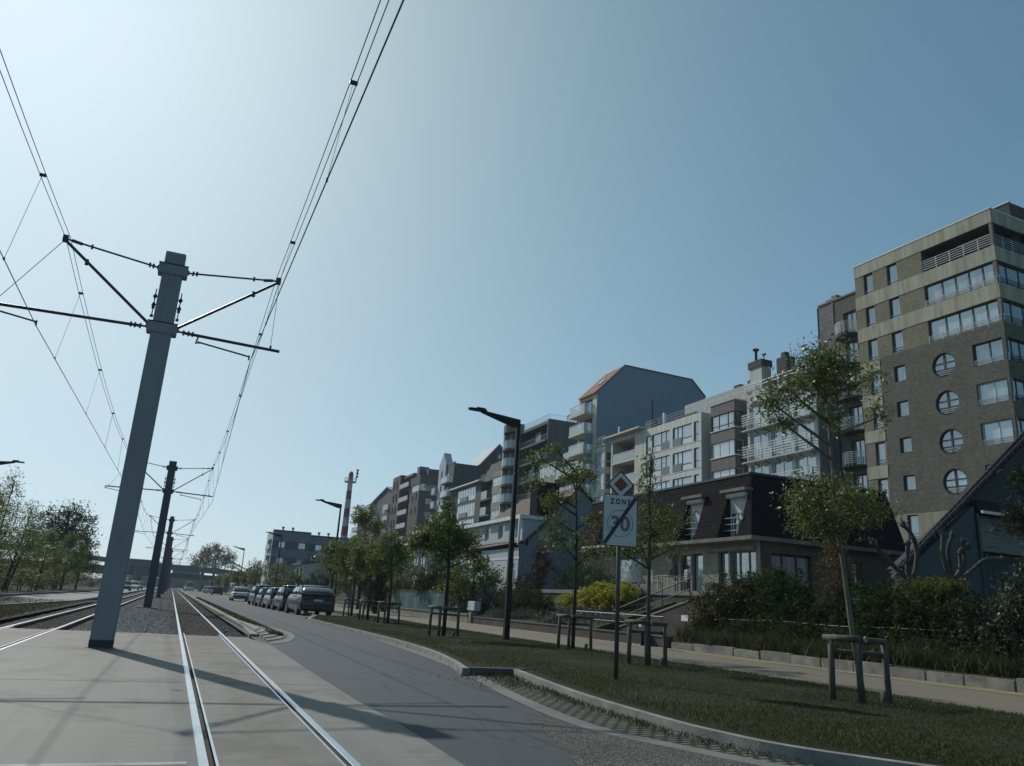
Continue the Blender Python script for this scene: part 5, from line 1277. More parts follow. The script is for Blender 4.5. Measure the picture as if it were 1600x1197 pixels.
# ---------------------------------------------------------------- white house with the long dormer
M_btile = brick('brown roof tiles', (.16,.115,.085), (.125,.09,.068), (.06,.045,.035), .25, .25, .85, .22, .03, bump=.8)
def white_house():
    t = thing('house', 'white house with a brown tiled roof, long white dormer and tall grey gable', 'house', (25, 58, 2.3))
    M_ww = mat('white house render', (.42,.44,.45), .85, .06, .7, .1, 40); M_gg = mat('grey gable render', (.19,.225,.265), .85, .06, .6, .1, 40)
    fr = fac((25., 0), 0); ops = [(58.8,60.3,2.6,4.5),(65.3,67.6,2.6,4.55),(70.5,72.3,2.6,4.5)]
    m_ = MB(fr); wall_ops(m_, 58, 74, 0, 5.75, ops, rev=.2); m_.build('front_wall', M_ww, t)
    for k, o in enumerate(ops): window(t, fr, *o, .15, M_wframe, P_pale if k else P_dark, [.5], [.8])
    piece(t, fr, 'wall_band', M_white, (58.05, 73.9, -.03, -.002, 4.85, 5.0))
    g_ = [(25,0),(25,6.15),(25.7,6.5),(26.6,7.35),(28.4,9.45),(30.0,11.1),(31.4,10.0),(35.2,6.2),(35.2,0)]
    m_ = MB(); m_.prism(g_, 57.98, 58.2, 1); m_.build('gable_wall', M_gg, t)
    m_ = MB(); m_.face([(24.75,57.8,6.1),(24.75,74,5.85),(25.7,74,6.45),(25.7,57.8,6.55)]); m_.build('pent_roof', M_btile, t)
    m_ = MB()
    up = [(25.7,6.55),(26.6,7.4),(28.4,9.5),(30.0,11.15)]
    for (a, c), (b_, e) in zip(up, up[1:]): m_.face([(a,57.8,c),(a,60.2,c),(b_,60.2,e),(b_,57.8,e)])
    m_.face([(26.9,60.2,8.45),(26.9,72.6,8.45),(30,69.5,11.15),(30,60.2,11.15)]); m_.face([(30,57.8,11.15),(30,69.5,11.15),(35.5,74,6.1),(35.5,57.8,6.1)]); m_.face([(25,74,5.9),(26.9,72.6,8.45),(30,69.5,11.15),(35.5,74,6.1)])
    ro = m_.build('roof', M_btile, t)
    m_ = MB()
    for (a, c), (b_, e) in zip(g_[1:], g_[2:7]): m_.bar((a,57.85,c+.03),(b_,57.85,e+.03),.22,.1)
    m_.build('verge_board', M_dframe, ro)
    # dormer
    fd = fac((25.25, 0), 0); wins = [(60.2,61.2,6.75,7.95),(64.0,65.4,6.75,7.95),(67.4,68.8,6.75,7.95),(71.0,72.0,6.75,7.9)]
    wins = [(58.95,59.7,6.6,7.8)] + [(62.1,63.5,6.65,7.85),(65.4,66.8,6.65,7.85),(69.4,70.4,6.65,7.8)]
    m_ = MB(fd); wall_ops(m_, 58.3, 72.6, 6.35, 8.05, wins, rev=.2); m_.face([(58.3,0,6.35),(58.3,1.8,6.35),(58.3,1.8,8.05),(58.3,0,8.05)]); m_.build('dormer_wall', M_ww, t)
    for o in wins: window(t, fd, *o, .12, M_wframe, P_deep, [.62])
    piece(t, fd, 'dormer_fascia', M_white, (58.1, 72.9, -.35, 2.0, 8.05, 8.35))
    for p, q in (((24.95,58.2,8.1),(24.8,57.95,5.9)),((24.9,72.8,8.1),(24.75,73.6,6.0))): m_ = MB(); m_.bar(p,q,.16,.16); m_.build('dormer_post', M_white, t)
    piece(t, None, 'chimney_block', M_darkslate, (26.6, 28.6, 58.7, 60.1, 6.5, 11.3)); 
    for k in range(4):
        y0 = 60.3+k*1.9
        m_ = MB(); m_.box(22.9, 22.93, y0, y0+1.85, 2.35, 4.3); m_.build('wind_screen', G_bal, t); m_ = MB(); m_.box(22.86, 22.96, y0-.04, y0+.04, 2.3, 4.32); m_.build('screen_post', M_white, t)
    m_ = MB(); m_.face([(22.95,60.3,2.3),(24.9,60.3,2.3),(22.95,60.3,4.3)]); m_.build('wind_screen', G_bal, t)
white_house()

# ---------------------------------------------------------------- grey gabled house on the right
M_btile2 = mat('glazed dark roof tile', (.034,.036,.04), .8, .3, 4, .2, 20, spec=.12)
M_wood = mat('weathered grey boards', (.17,.165,.155), .8, .45, 2.2, .3, 20, stretch=(.4,.4,7))
def grey_house():
    t = thing('house', 'grey rendered house with steep tiled verges and weathered board cladding at the right edge', 'house', (30, 24, 2.5))
    M_gr = mat('grey green render', (.085,.10,.105), .9, .08, .6, .25, 40, spec=.15); M_dk = mat('dark slate gable', (.058,.064,.074), .85, .1, .8, spec=.15)
    m_ = MB(); m_.prism([(27.2,0),(27.2,3.3),(31.9,6.6),(31.9,0)], 23.9, 24.4, 1); m_.build('gable_wall', M_gr, t)
    m_ = MB(); m_.prism([(31.9,0),(31.9,6.2),(27.4,3.6),(41,13.2),(41,0)], 24.45, 24.75, 1); m_.build('upper_gable', M_dk, t)
    ro = None
    for j, (y, dx) in enumerate(((23.75,0.),(24.15,.55))):   # two rows of rounded verge tiles climbing the gable
        m_ = MB(); p0 = Vector((27.2+dx*.4, y, 3.58-.02*j)); p1 = Vector((39.6, y+ .4, 12.75)); L = (p1-p0).length; n = int(L/.36); d = (p1-p0)/n
        for k in range(n):
            a = p0 + d*k; m_.tube([a + Vector((0,0,.05)), a + d*1.1 + Vector((0,0,.15))], [.11,.08], 7)
        o = m_.build('verge_tiles' if j == 0 else 'verge_tile_row', M_btile2, t)
    m_ = MB(); m_.face([(27.1,23.9,3.4),(39.8,24.3,12.6),(39.8,24.75,12.6),(27.1,24.4,3.4)]); m_.build('roof_slope', M_btile2, t)
    # tiled lean-to roof and board clad bay
    m_ = MB()
    for k in range(22):
        x = 31.9+k*.3; m_.tube([(x+.3,23.55,6.33),(x+.45,24.4,6.95)],[.12,.10],7)
    m_.face([(32.0,23.6,6.3),(38.5,23.6,6.3),(38.7,24.44,6.9),(32.3,24.44,6.9)]); m_.build('lean_to_tiles', M_btile2, t)
    fr = lambda p: (31.95+p[0], 23.97+p[1], p[2])
    ops = [(3.0,5.2,2.6,4.6)]
    m_ = MB(fr); wall_ops(m_, 0.15, 7, 4.7, 6.25); m_.build('board_cladding', M_wood, t)
    m_ = MB(fr); wall_ops(m_, 0.15, 7, 0, 4.68, ops, rev=.2, d=.3); m_.build('bay_wall', M_dk, t)
    window(t, fr, *ops[0], .45, M_gframe, P_pale, [.5])
    m_ = MB(); m_.bar((31.85,23.5,6.33),(39,23.5,6.33),.1,.12); m_.build('gutter', M_white, t); m_ = MB(); m_.tube([(31.95,23.8,6.3),(31.95,23.8,2)],.06,8); m_.build('downpipe', M_gr, t)
grey_house()
t = thing('garden_wall', 'tan rendered garden building with a pale flat cornice between mansard house and pollards', 'outbuilding', (37, 33, 2))
m_ = MB(); m_.box(36.95, 46, 33.2, 40, 0, 5.15); m_.build('wall', M_render, t); m_ = MB(); m_.box(36.9, 46.2, 33.0, 40, 5.16, 5.32); m_.build('cornice', M_eave, t)
for x in (38.2, 40.6): m_ = MB(); m_.box(x, x+.9, 33.12, 33.19, 3.2, 4.3); m_.build('louvre', M_dframe, t)

# ---------------------------------------------------------------- hidden houses behind the street trees
def tree_house(y0, y1, x, zt, label, gables):
    t = thing('house', label, 'house', (x, y0, 2))
    m_ = MB(); m_.box(x, x+8, y0, y1, 0, 7.2); m_.build('wall', M_gwall, t)
    m_ = MB(); m_.prism([(x-.5,6.9),(x+4,zt),(x+8.5,6.9)], y0-.4, y1+.4, 1); ro = m_.build('roof', M_darkslate, t)
    fr = fac((x, 0), 0)
    for k in range(int((y1-y0)/4)): window(t, fr, y0+1+k*4, y0+2.6+k*4, 3.2, 5, -.06, M_wframe, P_deep, [.5])
    for g in gables:
        m_ = MB(); m_.prism([(g-2.,6.9),(g,9.4),(g+2.,6.9)], x-.4, x+3, 0); gd = m_.build('front_gable', M_gwall, t)
        m_ = MB(); m_.bar((x-.5,g-2.2,6.7),(x-.5,g,9.55),.12,.3); m_.bar((x-.5,g,9.55),(x-.5,g+2.2,6.7),.12,.3); m_.build('barge_board', M_white, gd)
    m_ = MB(); m_.bar((x-.55,y0-.4,6.95),(x-.55,y1+.4,6.95),.1,.28); m_.build('fascia', M_white, ro)
    return t
tree_house(103, 131, 25, 9.4, 'long dark roofed house with two pointed white barge board gables behind the trees', (109, 122))
t = thing('house', 'modern pale house with layered dark flat roofs and white fascias behind the trees', 'house', (25, 84, 2))
m_ = MB(); m_.box(25.3, 33, 84, 90, 0, 7.3); m_.build('wall', M_gwall, t)
for k, (z, dx) in enumerate(((7.2,0),(7.9,.5),(8.6,1.0))):
    m_ = MB(); m_.prism([(24.2+dx,z),(30,z+1.0),(34,z),(34,z+.3),(30,z+1.35),(24.2+dx,z+.3)], 83.3+k*.4, 90.5, 1); r_ = m_.build('roof_layer', M_anth, t)
    m_ = MB(); m_.bar((24.15+dx,83.25+k*.4,z+.15),(24.15+dx,90.5,z+.15),.08,.22); m_.bar((24.15+dx,83.25+k*.4,z+.15),(30,83.25+k*.4,z+1.17),.08,.22); m_.build('fascia', M_white, r_)
fr = fac((25.3,0),0)
for y in (84.8, 87.4): window(t, fr, y, y+2, 4, 6, -.06, M_dframe, P_deep, [.5])

# ---------------------------------------------------------------- terrace furniture
M_teak = mat('weathered pale teak', (.34,.31,.265), .8, .25, 3, .2, 40)
def chair(x, y, rz, label):
    t = thing('garden_chair', label, 'chair', (0,0,0), 'slatted chairs on the terrace')
    m_ = MB(); m_.box(-.25,.25,-.24,.24,.40,.44); m_.build('seat', M_teak, t)
    m_ = MB()
    for k in range(5): m_.bar((-.22,.26,.5+k*.1),(.22,.26,.5+k*.1),.02,.06)
    for s_ in (-.24,.24): m_.bar((s_,.24,.42),(s_,.29,.98),.05,.05)
    m_.bar((-.24,.285,.97),(.24,.285,.97),.04,.07); m_.build('backrest', M_teak, t)
    for a, b_ in ((-.22,-.21),(.22,-.21),(-.22,.21),(.22,.21)): m_ = MB(); m_.bar((a,b_,0),(a,b_,.42),.05,.05); m_.build('leg', M_teak, t)
    for s_ in (-.26,.26): m_ = MB(); m_.bar((s_,-.22,.64),(s_,.26,.64),.05,.03); m_.bar((s_,-.22,.42),(s_,-.22,.64),.04,.04); m_.build('armrest', M_teak, t)
    t.location = (x, y, 2.3); t.rotation_euler = (0,0,rz)
chair(21.9, 33.6, R(70), 'slatted teak chair left of the terrace table'); chair(21.6, 31.2, R(-110), 'slatted teak chair right of the terrace table, seen from behind')
t = thing('garden_table', 'square teak table on the terrace between two slatted chairs', 'table', (21.9, 32.4, 2.3))
m_ = MB(); m_.box(21.4,22.4,31.9,32.9,3.0,3.04); m_.build('table_top', M_teak, t)
for a in (21.45,22.3):
    for b_ in (31.95,32.8): m_ = MB(); m_.bar((a,b_,2.3),(a,b_,3.0),.06,.06); m_.build('leg', M_teak, t)
t = thing('flower_pot', 'small dark pot standing on the terrace table', 'pot', (21.9,32.4,3.04))
m_ = MB(); m_.tube([(21.9,32.4,3.041),(21.9,32.4,3.2)],[.07,.1],10); m_.build('pot', M_dsteel, t); m_ = MB(); m_.tube([(21.9,32.4,3.2),(21.9,32.4,3.3),(21.9,32.4,3.38)],[.08,.11,.03],8); m_.build('plant_tuft', mat('pot plant', (.04,.06,.025), .9, .3, 20), t)
t = thing('planter', 'grey planter box by the terrace door', 'planter', (24.5,30.5,2.3))
m_ = MB(); m_.box(24.2,24.9,32.2,32.9,2.3,2.85); m_.build('box', M_black, t, bevel=.02); m_ = MB(); m_.box(24.25,24.85,32.25,32.85,2.852,2.86); m_.build('soil', M_soil, t)
t = thing('letter_box', 'pale grey letter box unit standing by the low wall beside dark bushes', 'letter box', (15.7,43,.1))
m_ = MB(); m_.box(16.3,16.7,44.0,45.2,.8,1.35); m_.build('box', M_gwall, t, bevel=.04)
for y in (44.2,45.0): m_ = MB(); m_.tube([(16.5,y,.3),(16.5,y,.8)],.03,6); m_.build('post', M_dsteel, t)
t = thing('gate_post', 'stubby dark gate posts joined by a wire at the end of the green fence', 'post', (16.2,46.6,.1))
for y in (46.2,47.0): m_ = MB(); m_.tube([(16.15,y,.0),(16.15,y,1.15)],.07,8); m_.build('post', M_dsteel, t)
m_ = MB(); m_.box(16.05,16.09,46.5,46.62,.85,1.05); m_.build('tag', M_white, t)
# ---------------------------------------------------------------- street lamps
M_lamp = mat('dark lamp steel', (.012,.014,.017), .6, .2, 4, spec=.25)
def lamp_proto():
    t = thing('street_lamp', 'tall dark street lamp on the grass verge in front of the dark bushes', 'street lamp', (0,0,0), 'street lamps along the road')
    m_ = MB(); rings = []
    for z, w_ in ((-.05,.10),(.0,.10),(1.0,.095),(8.05,.062)): rings.append([(-w_,-w_,z),(w_,-w_,z),(w_,w_,z),(-w_,w_,z)])
    m_.loft(rings); p = m_.build('post', M_lamp, t, bevel=.012)
    m_ = MB(); m_.box(-.18,.18,-.18,.18,-.02,.03); m_.build('foot_plate', M_lamp, p, bevel=.008)
    m_ = MB(); m_.prism([(.075,8.27),(.075,7.98),(-.2,7.93),(-1.55,8.32),(-1.55,8.42)], -.05, .05, 1); m_.build('arm', M_lamp, t, bevel=.01)
    m_ = MB(); m_.prism([(-1.35,-.10),(-1.5,-.15),(-2.0,-.12),(-2.08,-.03),(-2.08,.03),(-2.0,.12),(-1.5,.15),(-1.35,.10)], 8.37, 8.45)
    m_.prism([(-1.4,-.07),(-1.75,-.09),(-1.75,.09),(-1.4,.07)], 8.45, 8.51); h = m_.build('lamp_head', M_lamp, t, bevel=.012)
    m_ = MB(); m_.box(-1.95,-1.55,-.08,.08,8.362,8.371); m_.build('lens', P_deep, h)
    m_ = MB(); m_.bar((.09,0,3.45),(.55,-.1,3.55),.035,.035); m_.box(.5,.62,-.13,-.07,3.45,3.7); m_.build('sensor_arm', M_lamp, t)
    return t
lp = lamp_proto(); lp.location = (10.42, 24.93, .1); lp.scale = (.92,.92,.905)
for (x, y, l, rz) in ((11.6,64,'street lamp rising before the red and white chimney stack',0),(12.1,106,'street lamp in front of the striped grey block',0),(11.0,150,'small distant street lamp left of the striped grey block',0),(-12.35,60,'street lamp at the left edge reaching over the old road',math.pi)):
    dup(lp, (x, y, .05), rz, l, scale=(1,1,1))

# ---------------------------------------------------------------- zone sign
M_signw = mat('white sign sheeting', (.57,.565,.55), .45, .04, 3)
M_signk = mat('black sign print', (.02,.02,.022), .5)
M_signg = mat('grey sign print', (.13,.135,.14), .5)
M_signr = mat('red brown sign print', (.21,.030,.018), .5)
M_spost = mat('grey brown sign post', (.075,.068,.062), .55, .15, 5)
def text_mesh(body, size, bold):
    cu = bpy.data.curves.new('lettering', 'FONT'); cu.body = body; cu.size = size; cu.align_x = 'CENTER'; cu.offset = bold; cu.extrude = .0012
    o = bpy.data.objects.new('tmp', cu); C.objects.link(o); bpy.context.view_layer.update()
    me = bpy.data.meshes.new_from_object(o.evaluated_get(bpy.context.evaluated_depsgraph_get()))
    bpy.data.objects.remove(o); return me
def rrect(w_, h, r, n=5):
    out = []
    for cx_, cy_, a0 in ((w_/2-r,h/2-r,0),(-w_/2+r,h/2-r,90),(-w_/2+r,-h/2+r,180),(w_/2-r,-h/2+r,270)):
        for k in range(n+1): a = R(a0+90*k/n); out.append((cx_+r*math.cos(a), cy_+r*math.sin(a)))
    return out
def zone_sign():
    t = thing('road_sign', 'white end of zone 30 road sign with a small red diamond plate above it', 'road sign', (0,0,0))
    P = lambda m_, pts, y0, y1, cz: m_.prism([(x, z+cz) for x, z in pts], y0, y1, 1)
    m_ = MB(); m_.tube([(0,.05,-.1),(0,.05,3.75)], .042, 12); m_.build('post', M_spost, t, smooth=True)
    m_ = MB(); P(m_, rrect(.70,1.0,.045), -.008, .008, 2.93); pl = m_.build('zone_plate', M_signk, t)
    m_ = MB(); P(m_, rrect(.665,.965,.035), -.0115, -.0085, 2.93); m_.build('plate_face', M_signw, pl)
    m_ = MB(); ring = lambda r, y: [(r*math.cos(2*math.pi*k/48), y, 2.87+r*math.sin(2*math.pi*k/48)) for k in range(48)]
    m_.loft([ring(.262,-.0125), ring(.262,-.0145), ring(.25,-.0145), ring(.25,-.0125)], caps=False); m_.build('circle', M_signg, pl)
    for body, size, cz, mt, bold in (('Z O N E', .142, 3.24, M_signk, .006), ('30', .385, 2.735, M_signg, .014)):
        me = text_mesh(body, size, bold); me.transform(Matrix.Translation((0, -.0135, cz)) @ Matrix.Rotation(R(90), 4, 'X') @ Matrix.Diagonal((1.02 if body == '30' else .80, 1, 1, 1)))
        link('lettering', me, mt, pl)
    m_ = MB(); d = Vector((.60,0,.93)).normalized(); n_ = Vector((d.z,0,-d.x))*.035
    a, b_ = Vector((-.315,0,2.47)), Vector((.315,0,3.39))
    m_.prism([(a.x-n_.x-.0,a.z-n_.z),(a.x+n_.x,a.z+n_.z),(b_.x+n_.x,b_.z+n_.z),(b_.x-n_.x,b_.z-n_.z)], -.0185, -.0155, 1); m_.build('diagonal_bar', M_signk, pl)
    dia = lambda r: [(x*math.cos(R(45))-z*math.sin(R(45)), x*math.sin(R(45))+z*math.cos(R(45))) for x, z in rrect(r, r, r*.09, 3)]
    m_ = MB(); P(m_, dia(.40), -.008, .008, 3.625); dp = m_.build('diamond_plate', M_signk, t)
    m_ = MB(); P(m_, dia(.345), -.0115, -.0085, 3.625); m_.build('diamond_border', M_signw, dp)
    m_ = MB(); P(m_, dia(.205), -.0145, -.012, 3.625); m_.build('diamond_face', M_signr, dp)
    m_ = MB()
    for z in (2.6, 3.2, 3.62): m_.box(-.06,.06,.01,.1,z-.02,z+.02)
    m_.build('clamp', M_spost, t)
    t.location = (7.01, 11.93, .11); t.scale = (.9,.9,.9); t.rotation_euler = (0, 0, R(-12))
zone_sign()

# ---------------------------------------------------------------- tree stakes
M_stake = mat('grey green round timber', (.085,.08,.062), .9, .35, 4, .4, 40, stretch=(3,3,1)); M_cut = mat('pale cut timber end', (.36,.32,.25), .85, .2, 6)
def stake_proto():
    t = thing('tree_stake', 'round timber tree stake frame beside the nearest street tree', 'tree stake', (0,0,0), 'timber frames round the street trees')
    for a, b_, tx in ((-.42,.22,-.03),(-.26,-.2,.0),(.52,.0,.05)):
        m_ = MB(); m_.tube([(a+tx*.9,b_,-.1),(a,b_,.98)], .052, 9); m_.build('post', M_stake, t, smooth=True)
    m_ = MB(); m_.tube([(-.46,.34,.99),(-.24,-.32,1.0)], .055, 9); r_ = m_.build('top_rail', M_stake, t, smooth=True); m_ = MB(); m_.tube([(-.232,-.345,1.001),(-.2385,-.325,1.0)], .05, 9); m_.build('cut_end', M_cut, r_)
    m_ = MB(); m_.tube([(-.30,-.2,.985),(.60,.02,.97)], .05, 9); m_.build('top_rail', M_stake, t, smooth=True)
    m_ = MB(); m_.tube([(-.42,.2,.78),(.52,.02,.76)], .04, 8); m_.build('lower_rail', M_stake, t, smooth=True)
    m_ = MB(); m_.tube([(.35,-.1,-.05),(.36,-.1,.2)], .06, 8); m_.build('peg', M_stake, t, smooth=True)
    return t
st = stake_proto(); st.location = (9.83, 9.47, .11); st.scale = (.92,.92,.92)
for x, y, rz, l in ((11.05,17.3,0.2,'timber frame at the tree right of the zone sign'),(12.0,23.1,-.1,'timber frame at the tree between lamp and zone sign'),(9.25,28,.1,'timber frame at the tree left of the tall street lamp'),
                    (10.1,39.4,.1,'timber frame at the tree in front of the green fence end'),(9.95,43.2,-.2,'timber frame at the fifth street tree, behind the low wall end'),(10.9,52,.1,'timber frame just right of the nearest parked car'),
                    (-10.2,56,.3,'dark timber frame at the left woodland edge, nearest the frame edge'),(-10.6,63,0.,'timber frame at the left woodland edge under thin trees'),(-10.3,71,.2,'third timber frame along the left woodland edge'),(-10.4,84,0.,'farthest timber frame along the left woodland edge')):
    k_ = .9 if x > 0 else 1.; dup(st, (x*k_, y*k_, .11), rz, l, scale=(.92,.92,.92))
# ---------------------------------------------------------------- cars
M_tyre = mat('tyre rubber', (.018,.018,.02), .85, .2, 10); M_rim = mat('alloy wheel', (.32,.33,.34), .35, .1, 5, metal=.8)
M_cglass = mat('car glass', (.02,.026,.032), .06, 0, ior=1.7, spec=.8); M_trim = mat('car black trim', (.02,.021,.023), .5)
M_tail = mat('tail lamp red', (.17,.012,.012), .2, .2, 9); M_clear = mat('clear lamp', (.55,.57,.58), .12); M_plate = mat('number plate white', (.5,.5,.48), .5)
def paint(name, c):
    if name in MATS: return MATS[name]
    m = mat(name, c, .28); b = m.node_tree.nodes['Principled BSDF']; b.inputs['Coat Weight'].default_value = .5; b.inputs['Coat Roughness'].default_value = .08; b.inputs['Specular IOR Level'].default_value = .3; return m
M_roofg = mat('blue tinted roof glass', (.10,.15,.19), .1, 0, ior=1.9)
def car(name, label, cat, loc, rz, col, L=4.6, W=1.86, Ht=1.62, belt=.98, kind='suv', detail=True, group='cars parked along the road'):
    """rear at y = 0, nose at y = L"""
    t = thing(name, label, cat, (0,0,0), group); pm = paint('car paint %s' % (col,), col); hw = W/2
    zr = belt - (.0 if kind != 'sedan' else .02)
    st_ = [(0,.86,.42,.72),(.05,.93,.33,zr-.12),(.16,.97,.27,zr-.03),(.5,1.,.24,zr),(L*.3,1.,.22,belt),(L*.6,1.,.22,belt-.02),(L*.72,.99,.22,belt-.03),(L*.88,.96,.25,belt-.16),(L*.96,.88,.30,belt-.26),(L,.74,.40,belt-.42)]
    rings = []
    for y, w_, z0, z1 in st_:
        w_ *= hw; h = z1-z0
        half = [(.0,z0),(w_*.9,z0),(w_*.985,z0+h*.14),(w_,z0+h*.45),(w_*.985,z0+h*.75),(w_*.93,z1-.015),(w_*.8,z1),(0,z1+.012)]
        rings.append([(x,y,z) for x, z in half] + [(-x,y,z) for x, z in half[-2:0:-1]])
    m_ = MB(); m_.loft(rings); body = m_.build('body', pm, t, smooth=True)
    zt = Ht; coupe = kind == 'coupe'
    y0b, y0r = (.10,.62 if kind == 'suv' else .5) if kind != 'sedan' else (.55,1.25)
    if kind == 'coupe': y0b, y0r = .10, 1.05
    y1r, y1b = L*.52, L*.71
    def outline(ya, yb, w_, z, c=.16):
        return [(w_-c*.5,ya,z),(w_,ya+c,z),(w_,yb-c,z),(w_*.86,yb,z),(-w_*.86,yb,z),(-w_,yb-c,z),(-w_,ya+c,z),(-w_+c*.5,ya,z)]
    m_ = MB(); m_.loft([outline(y0b,y1b,hw*.93,belt-.02,.22), outline(y0b*.72+y0r*.28-.06,y1b*.7+y1r*.3+.05,hw*.895,belt*.62+zt*.38,.24), outline(y0b*.35+y0r*.65-.06,y1b*.35+y1r*.65+.06,hw*.83,belt*.25+zt*.75,.26), outline(y0r,y1r,hw*.74,zt-.06,.28)]); m_.build('windows', M_cglass, t, smooth=True)
    m_ = MB(); m_.loft([outline(y0r-.12,y1r+.05,hw*.765,zt-.09,.28), outline(y0r-.08,y1r+.02,hw*.745,zt-.035,.28), outline(y0r+.06,y1r-.1,hw*.66,zt-.008,.28), outline(y0r+.25,y1r-.3,hw*.5,zt+.006,.28)]); rf = m_.build('roof', M_roofg if coupe else pm, t, smooth=True)
    m_ = MB()
    for s_ in (-1, 1):
        m_.bar((s_*hw*.93,y0b+.1,belt-.03),(s_*hw*.745,y0r,zt-.06),.09,.12); m_.bar((s_*hw*.90,y1b-.08,belt-.03),(s_*hw*.74,y1r,zt-.06),.06,.08); m_.bar((s_*hw*.935,L*.42,belt-.03),(s_*hw*.75,L*.41,zt-.06),.05,.08)
        m_.bar((s_*hw*.935,L*.22,belt-.03),(s_*hw*.75,L*.24,zt-.06),.05,.12)
    m_.build('pillars', pm, t)
    for y in (L*.2, L*.81):
        for s_ in (-1, 1):
            m_ = MB(); m_.tube([(s_*(hw-.22),y,.33),(s_*(hw-.03),y,.33),(s_*(hw+.005),y,.33)], [.33,.33,.29], 20); w_ = m_.build('wheel', M_tyre, t)
            if detail: m_ = MB(); m_.tube([(s_*(hw-.01),y,.33),(s_*(hw+.012),y,.33)], .21, 12); m_.build('rim', M_rim, w_)
    if detail:
        m_ = MB(); m_.box(-hw*.86,hw*.86,-.035,.12,.36,.58); m_.build('rear_bumper', M_trim, t, bevel=.03)
        for s_ in (-1, 1):
            m_ = MB(); a, b_ = sorted((s_*hw*.52, s_*hw*.955)); m_.box(a, b_, -.0, .2, zr-.22, zr-.08); m_.build('tail_lamp', M_tail, t, bevel=.02)
            m_ = MB(); a, b_ = sorted((s_*hw*.55, s_*hw*.86)); m_.box(a, b_, L*.9, L*.965, belt-.38, belt-.26); m_.build('headlight', M_clear, t, bevel=.02)
            m_ = MB(); a, b_ = sorted((s_*(hw-.02), s_*(hw+.2))); m_.box(a, b_, L*.64, L*.68, belt-.02, belt+.13); m_.build('door_mirror', pm, t, bevel=.03)
        m_ = MB(); m_.box(-.26,.26,-.018,.02,zr-.36,zr-.25); m_.build('number_plate', M_plate, t)
        if kind not in ('sedan','coupe'): m_ = MB(); m_.box(-hw*.66,hw*.66,y0r-.2,y0r+.02,zt-.06,zt-.03); m_.build('rear_spoiler', pm, t)
        else: m_ = MB(); m_.bar((-hw*.7,.04,zr+.015),(hw*.7,.04,zr+.015),.06,.03); m_.build('boot_lip', pm, t)
    t.location = loc; t.rotation_euler = (0,0,rz)
    return t
car('parked_car', 'dark grey sloping back crossover, nearest and last in the parked row', 'car', (7.82,46.6,0), R(3), (.016,.019,.024), 5.0, 2.0, 1.68, 1.16, 'coupe')
car('parked_car', 'black estate like crossover parked second in the row, with big rear window', 'car', (7.62,53.6,0), R(2), (.012,.014,.017), 4.7, 1.88, 1.66, 1.0, 'suv')
car('parked_car', 'silver hatchback third in the parked row', 'car', (7.45,59.6,0), R(2), (.22,.235,.25), 4.2, 1.78, 1.5, .95, 'hatch')
car('parked_car', 'small blue grey hatchback fourth in the parked row', 'car', (7.4,65.2,0), R(2), (.05,.06,.08), 4.0, 1.75, 1.48, .93, 'hatch')
car('parked_car', 'dark crossover with silver roof rails heading the parked row', 'car', (7.5,71.3,0), R(2), (.02,.023,.028), 4.6, 1.86, 1.68, 1.0, 'suv')
car('parked_car', 'white saloon standing alone beyond the parked row', 'car', (7.0,90,0), R(0), (.62,.63,.64), 4.7, 1.85, 1.5, .96, 'sedan')
car('parked_car', 'small dark car parked far ahead before the trees', 'car', (7.6,150,0), 0, (.03,.033,.04), 4.2, 1.8, 1.55, .95, 'hatch', False)
for k, (x, y, c, l) in enumerate(((8.0,186,(.5,.52,.54),'far silver car, nearest of the little cluster by the footbridge'),(8.0,194,(.08,.09,.1),'far dark car in the middle of the little cluster'),(8.0,203,(.55,.56,.58),'far white car at the end of the little cluster'))):
    car('parked_car', l, 'car', (x,y,0), 0, c, 4.3, 1.8, 1.5, .95, 'hatch', False)
for x, y, rz, c, l, k in ((4.6,232,0,(.6,.62,.63),'white van shape driving under the footbridge','suv'),(-6.6,140,math.pi,(.05,.06,.07),'dark car coming along the left road beside trees','suv'),(-6.3,165,math.pi,(.55,.56,.58),'white car coming along the left road','suv'),(-6.5,190,math.pi,(.12,.13,.15),'grey car behind the white one on the left road','hatch'),(4.4,262,math.pi,(.3,.32,.34),'tiny grey car waiting beyond the footbridge','hatch')):
    car('moving_car', l, 'car', (x,y,0), rz, c, 5.0 if 'van' in l else 4.4, 1.95 if 'van' in l else 1.82, 2.4 if 'van' in l else 1.6, 1.3 if 'van' in l else .98, k, False, 'cars driving far ahead')
gcar = car('parked_car', 'white car half hidden in the dark opening beside the garden steps', 'car', (20.6,25.15,.14), R(90), (.6,.61,.62), 4.1, 1.75, 1.5, .95, 'hatch', True, 'cars parked along the road')
gcar.location = (24.4,25.9,.14)

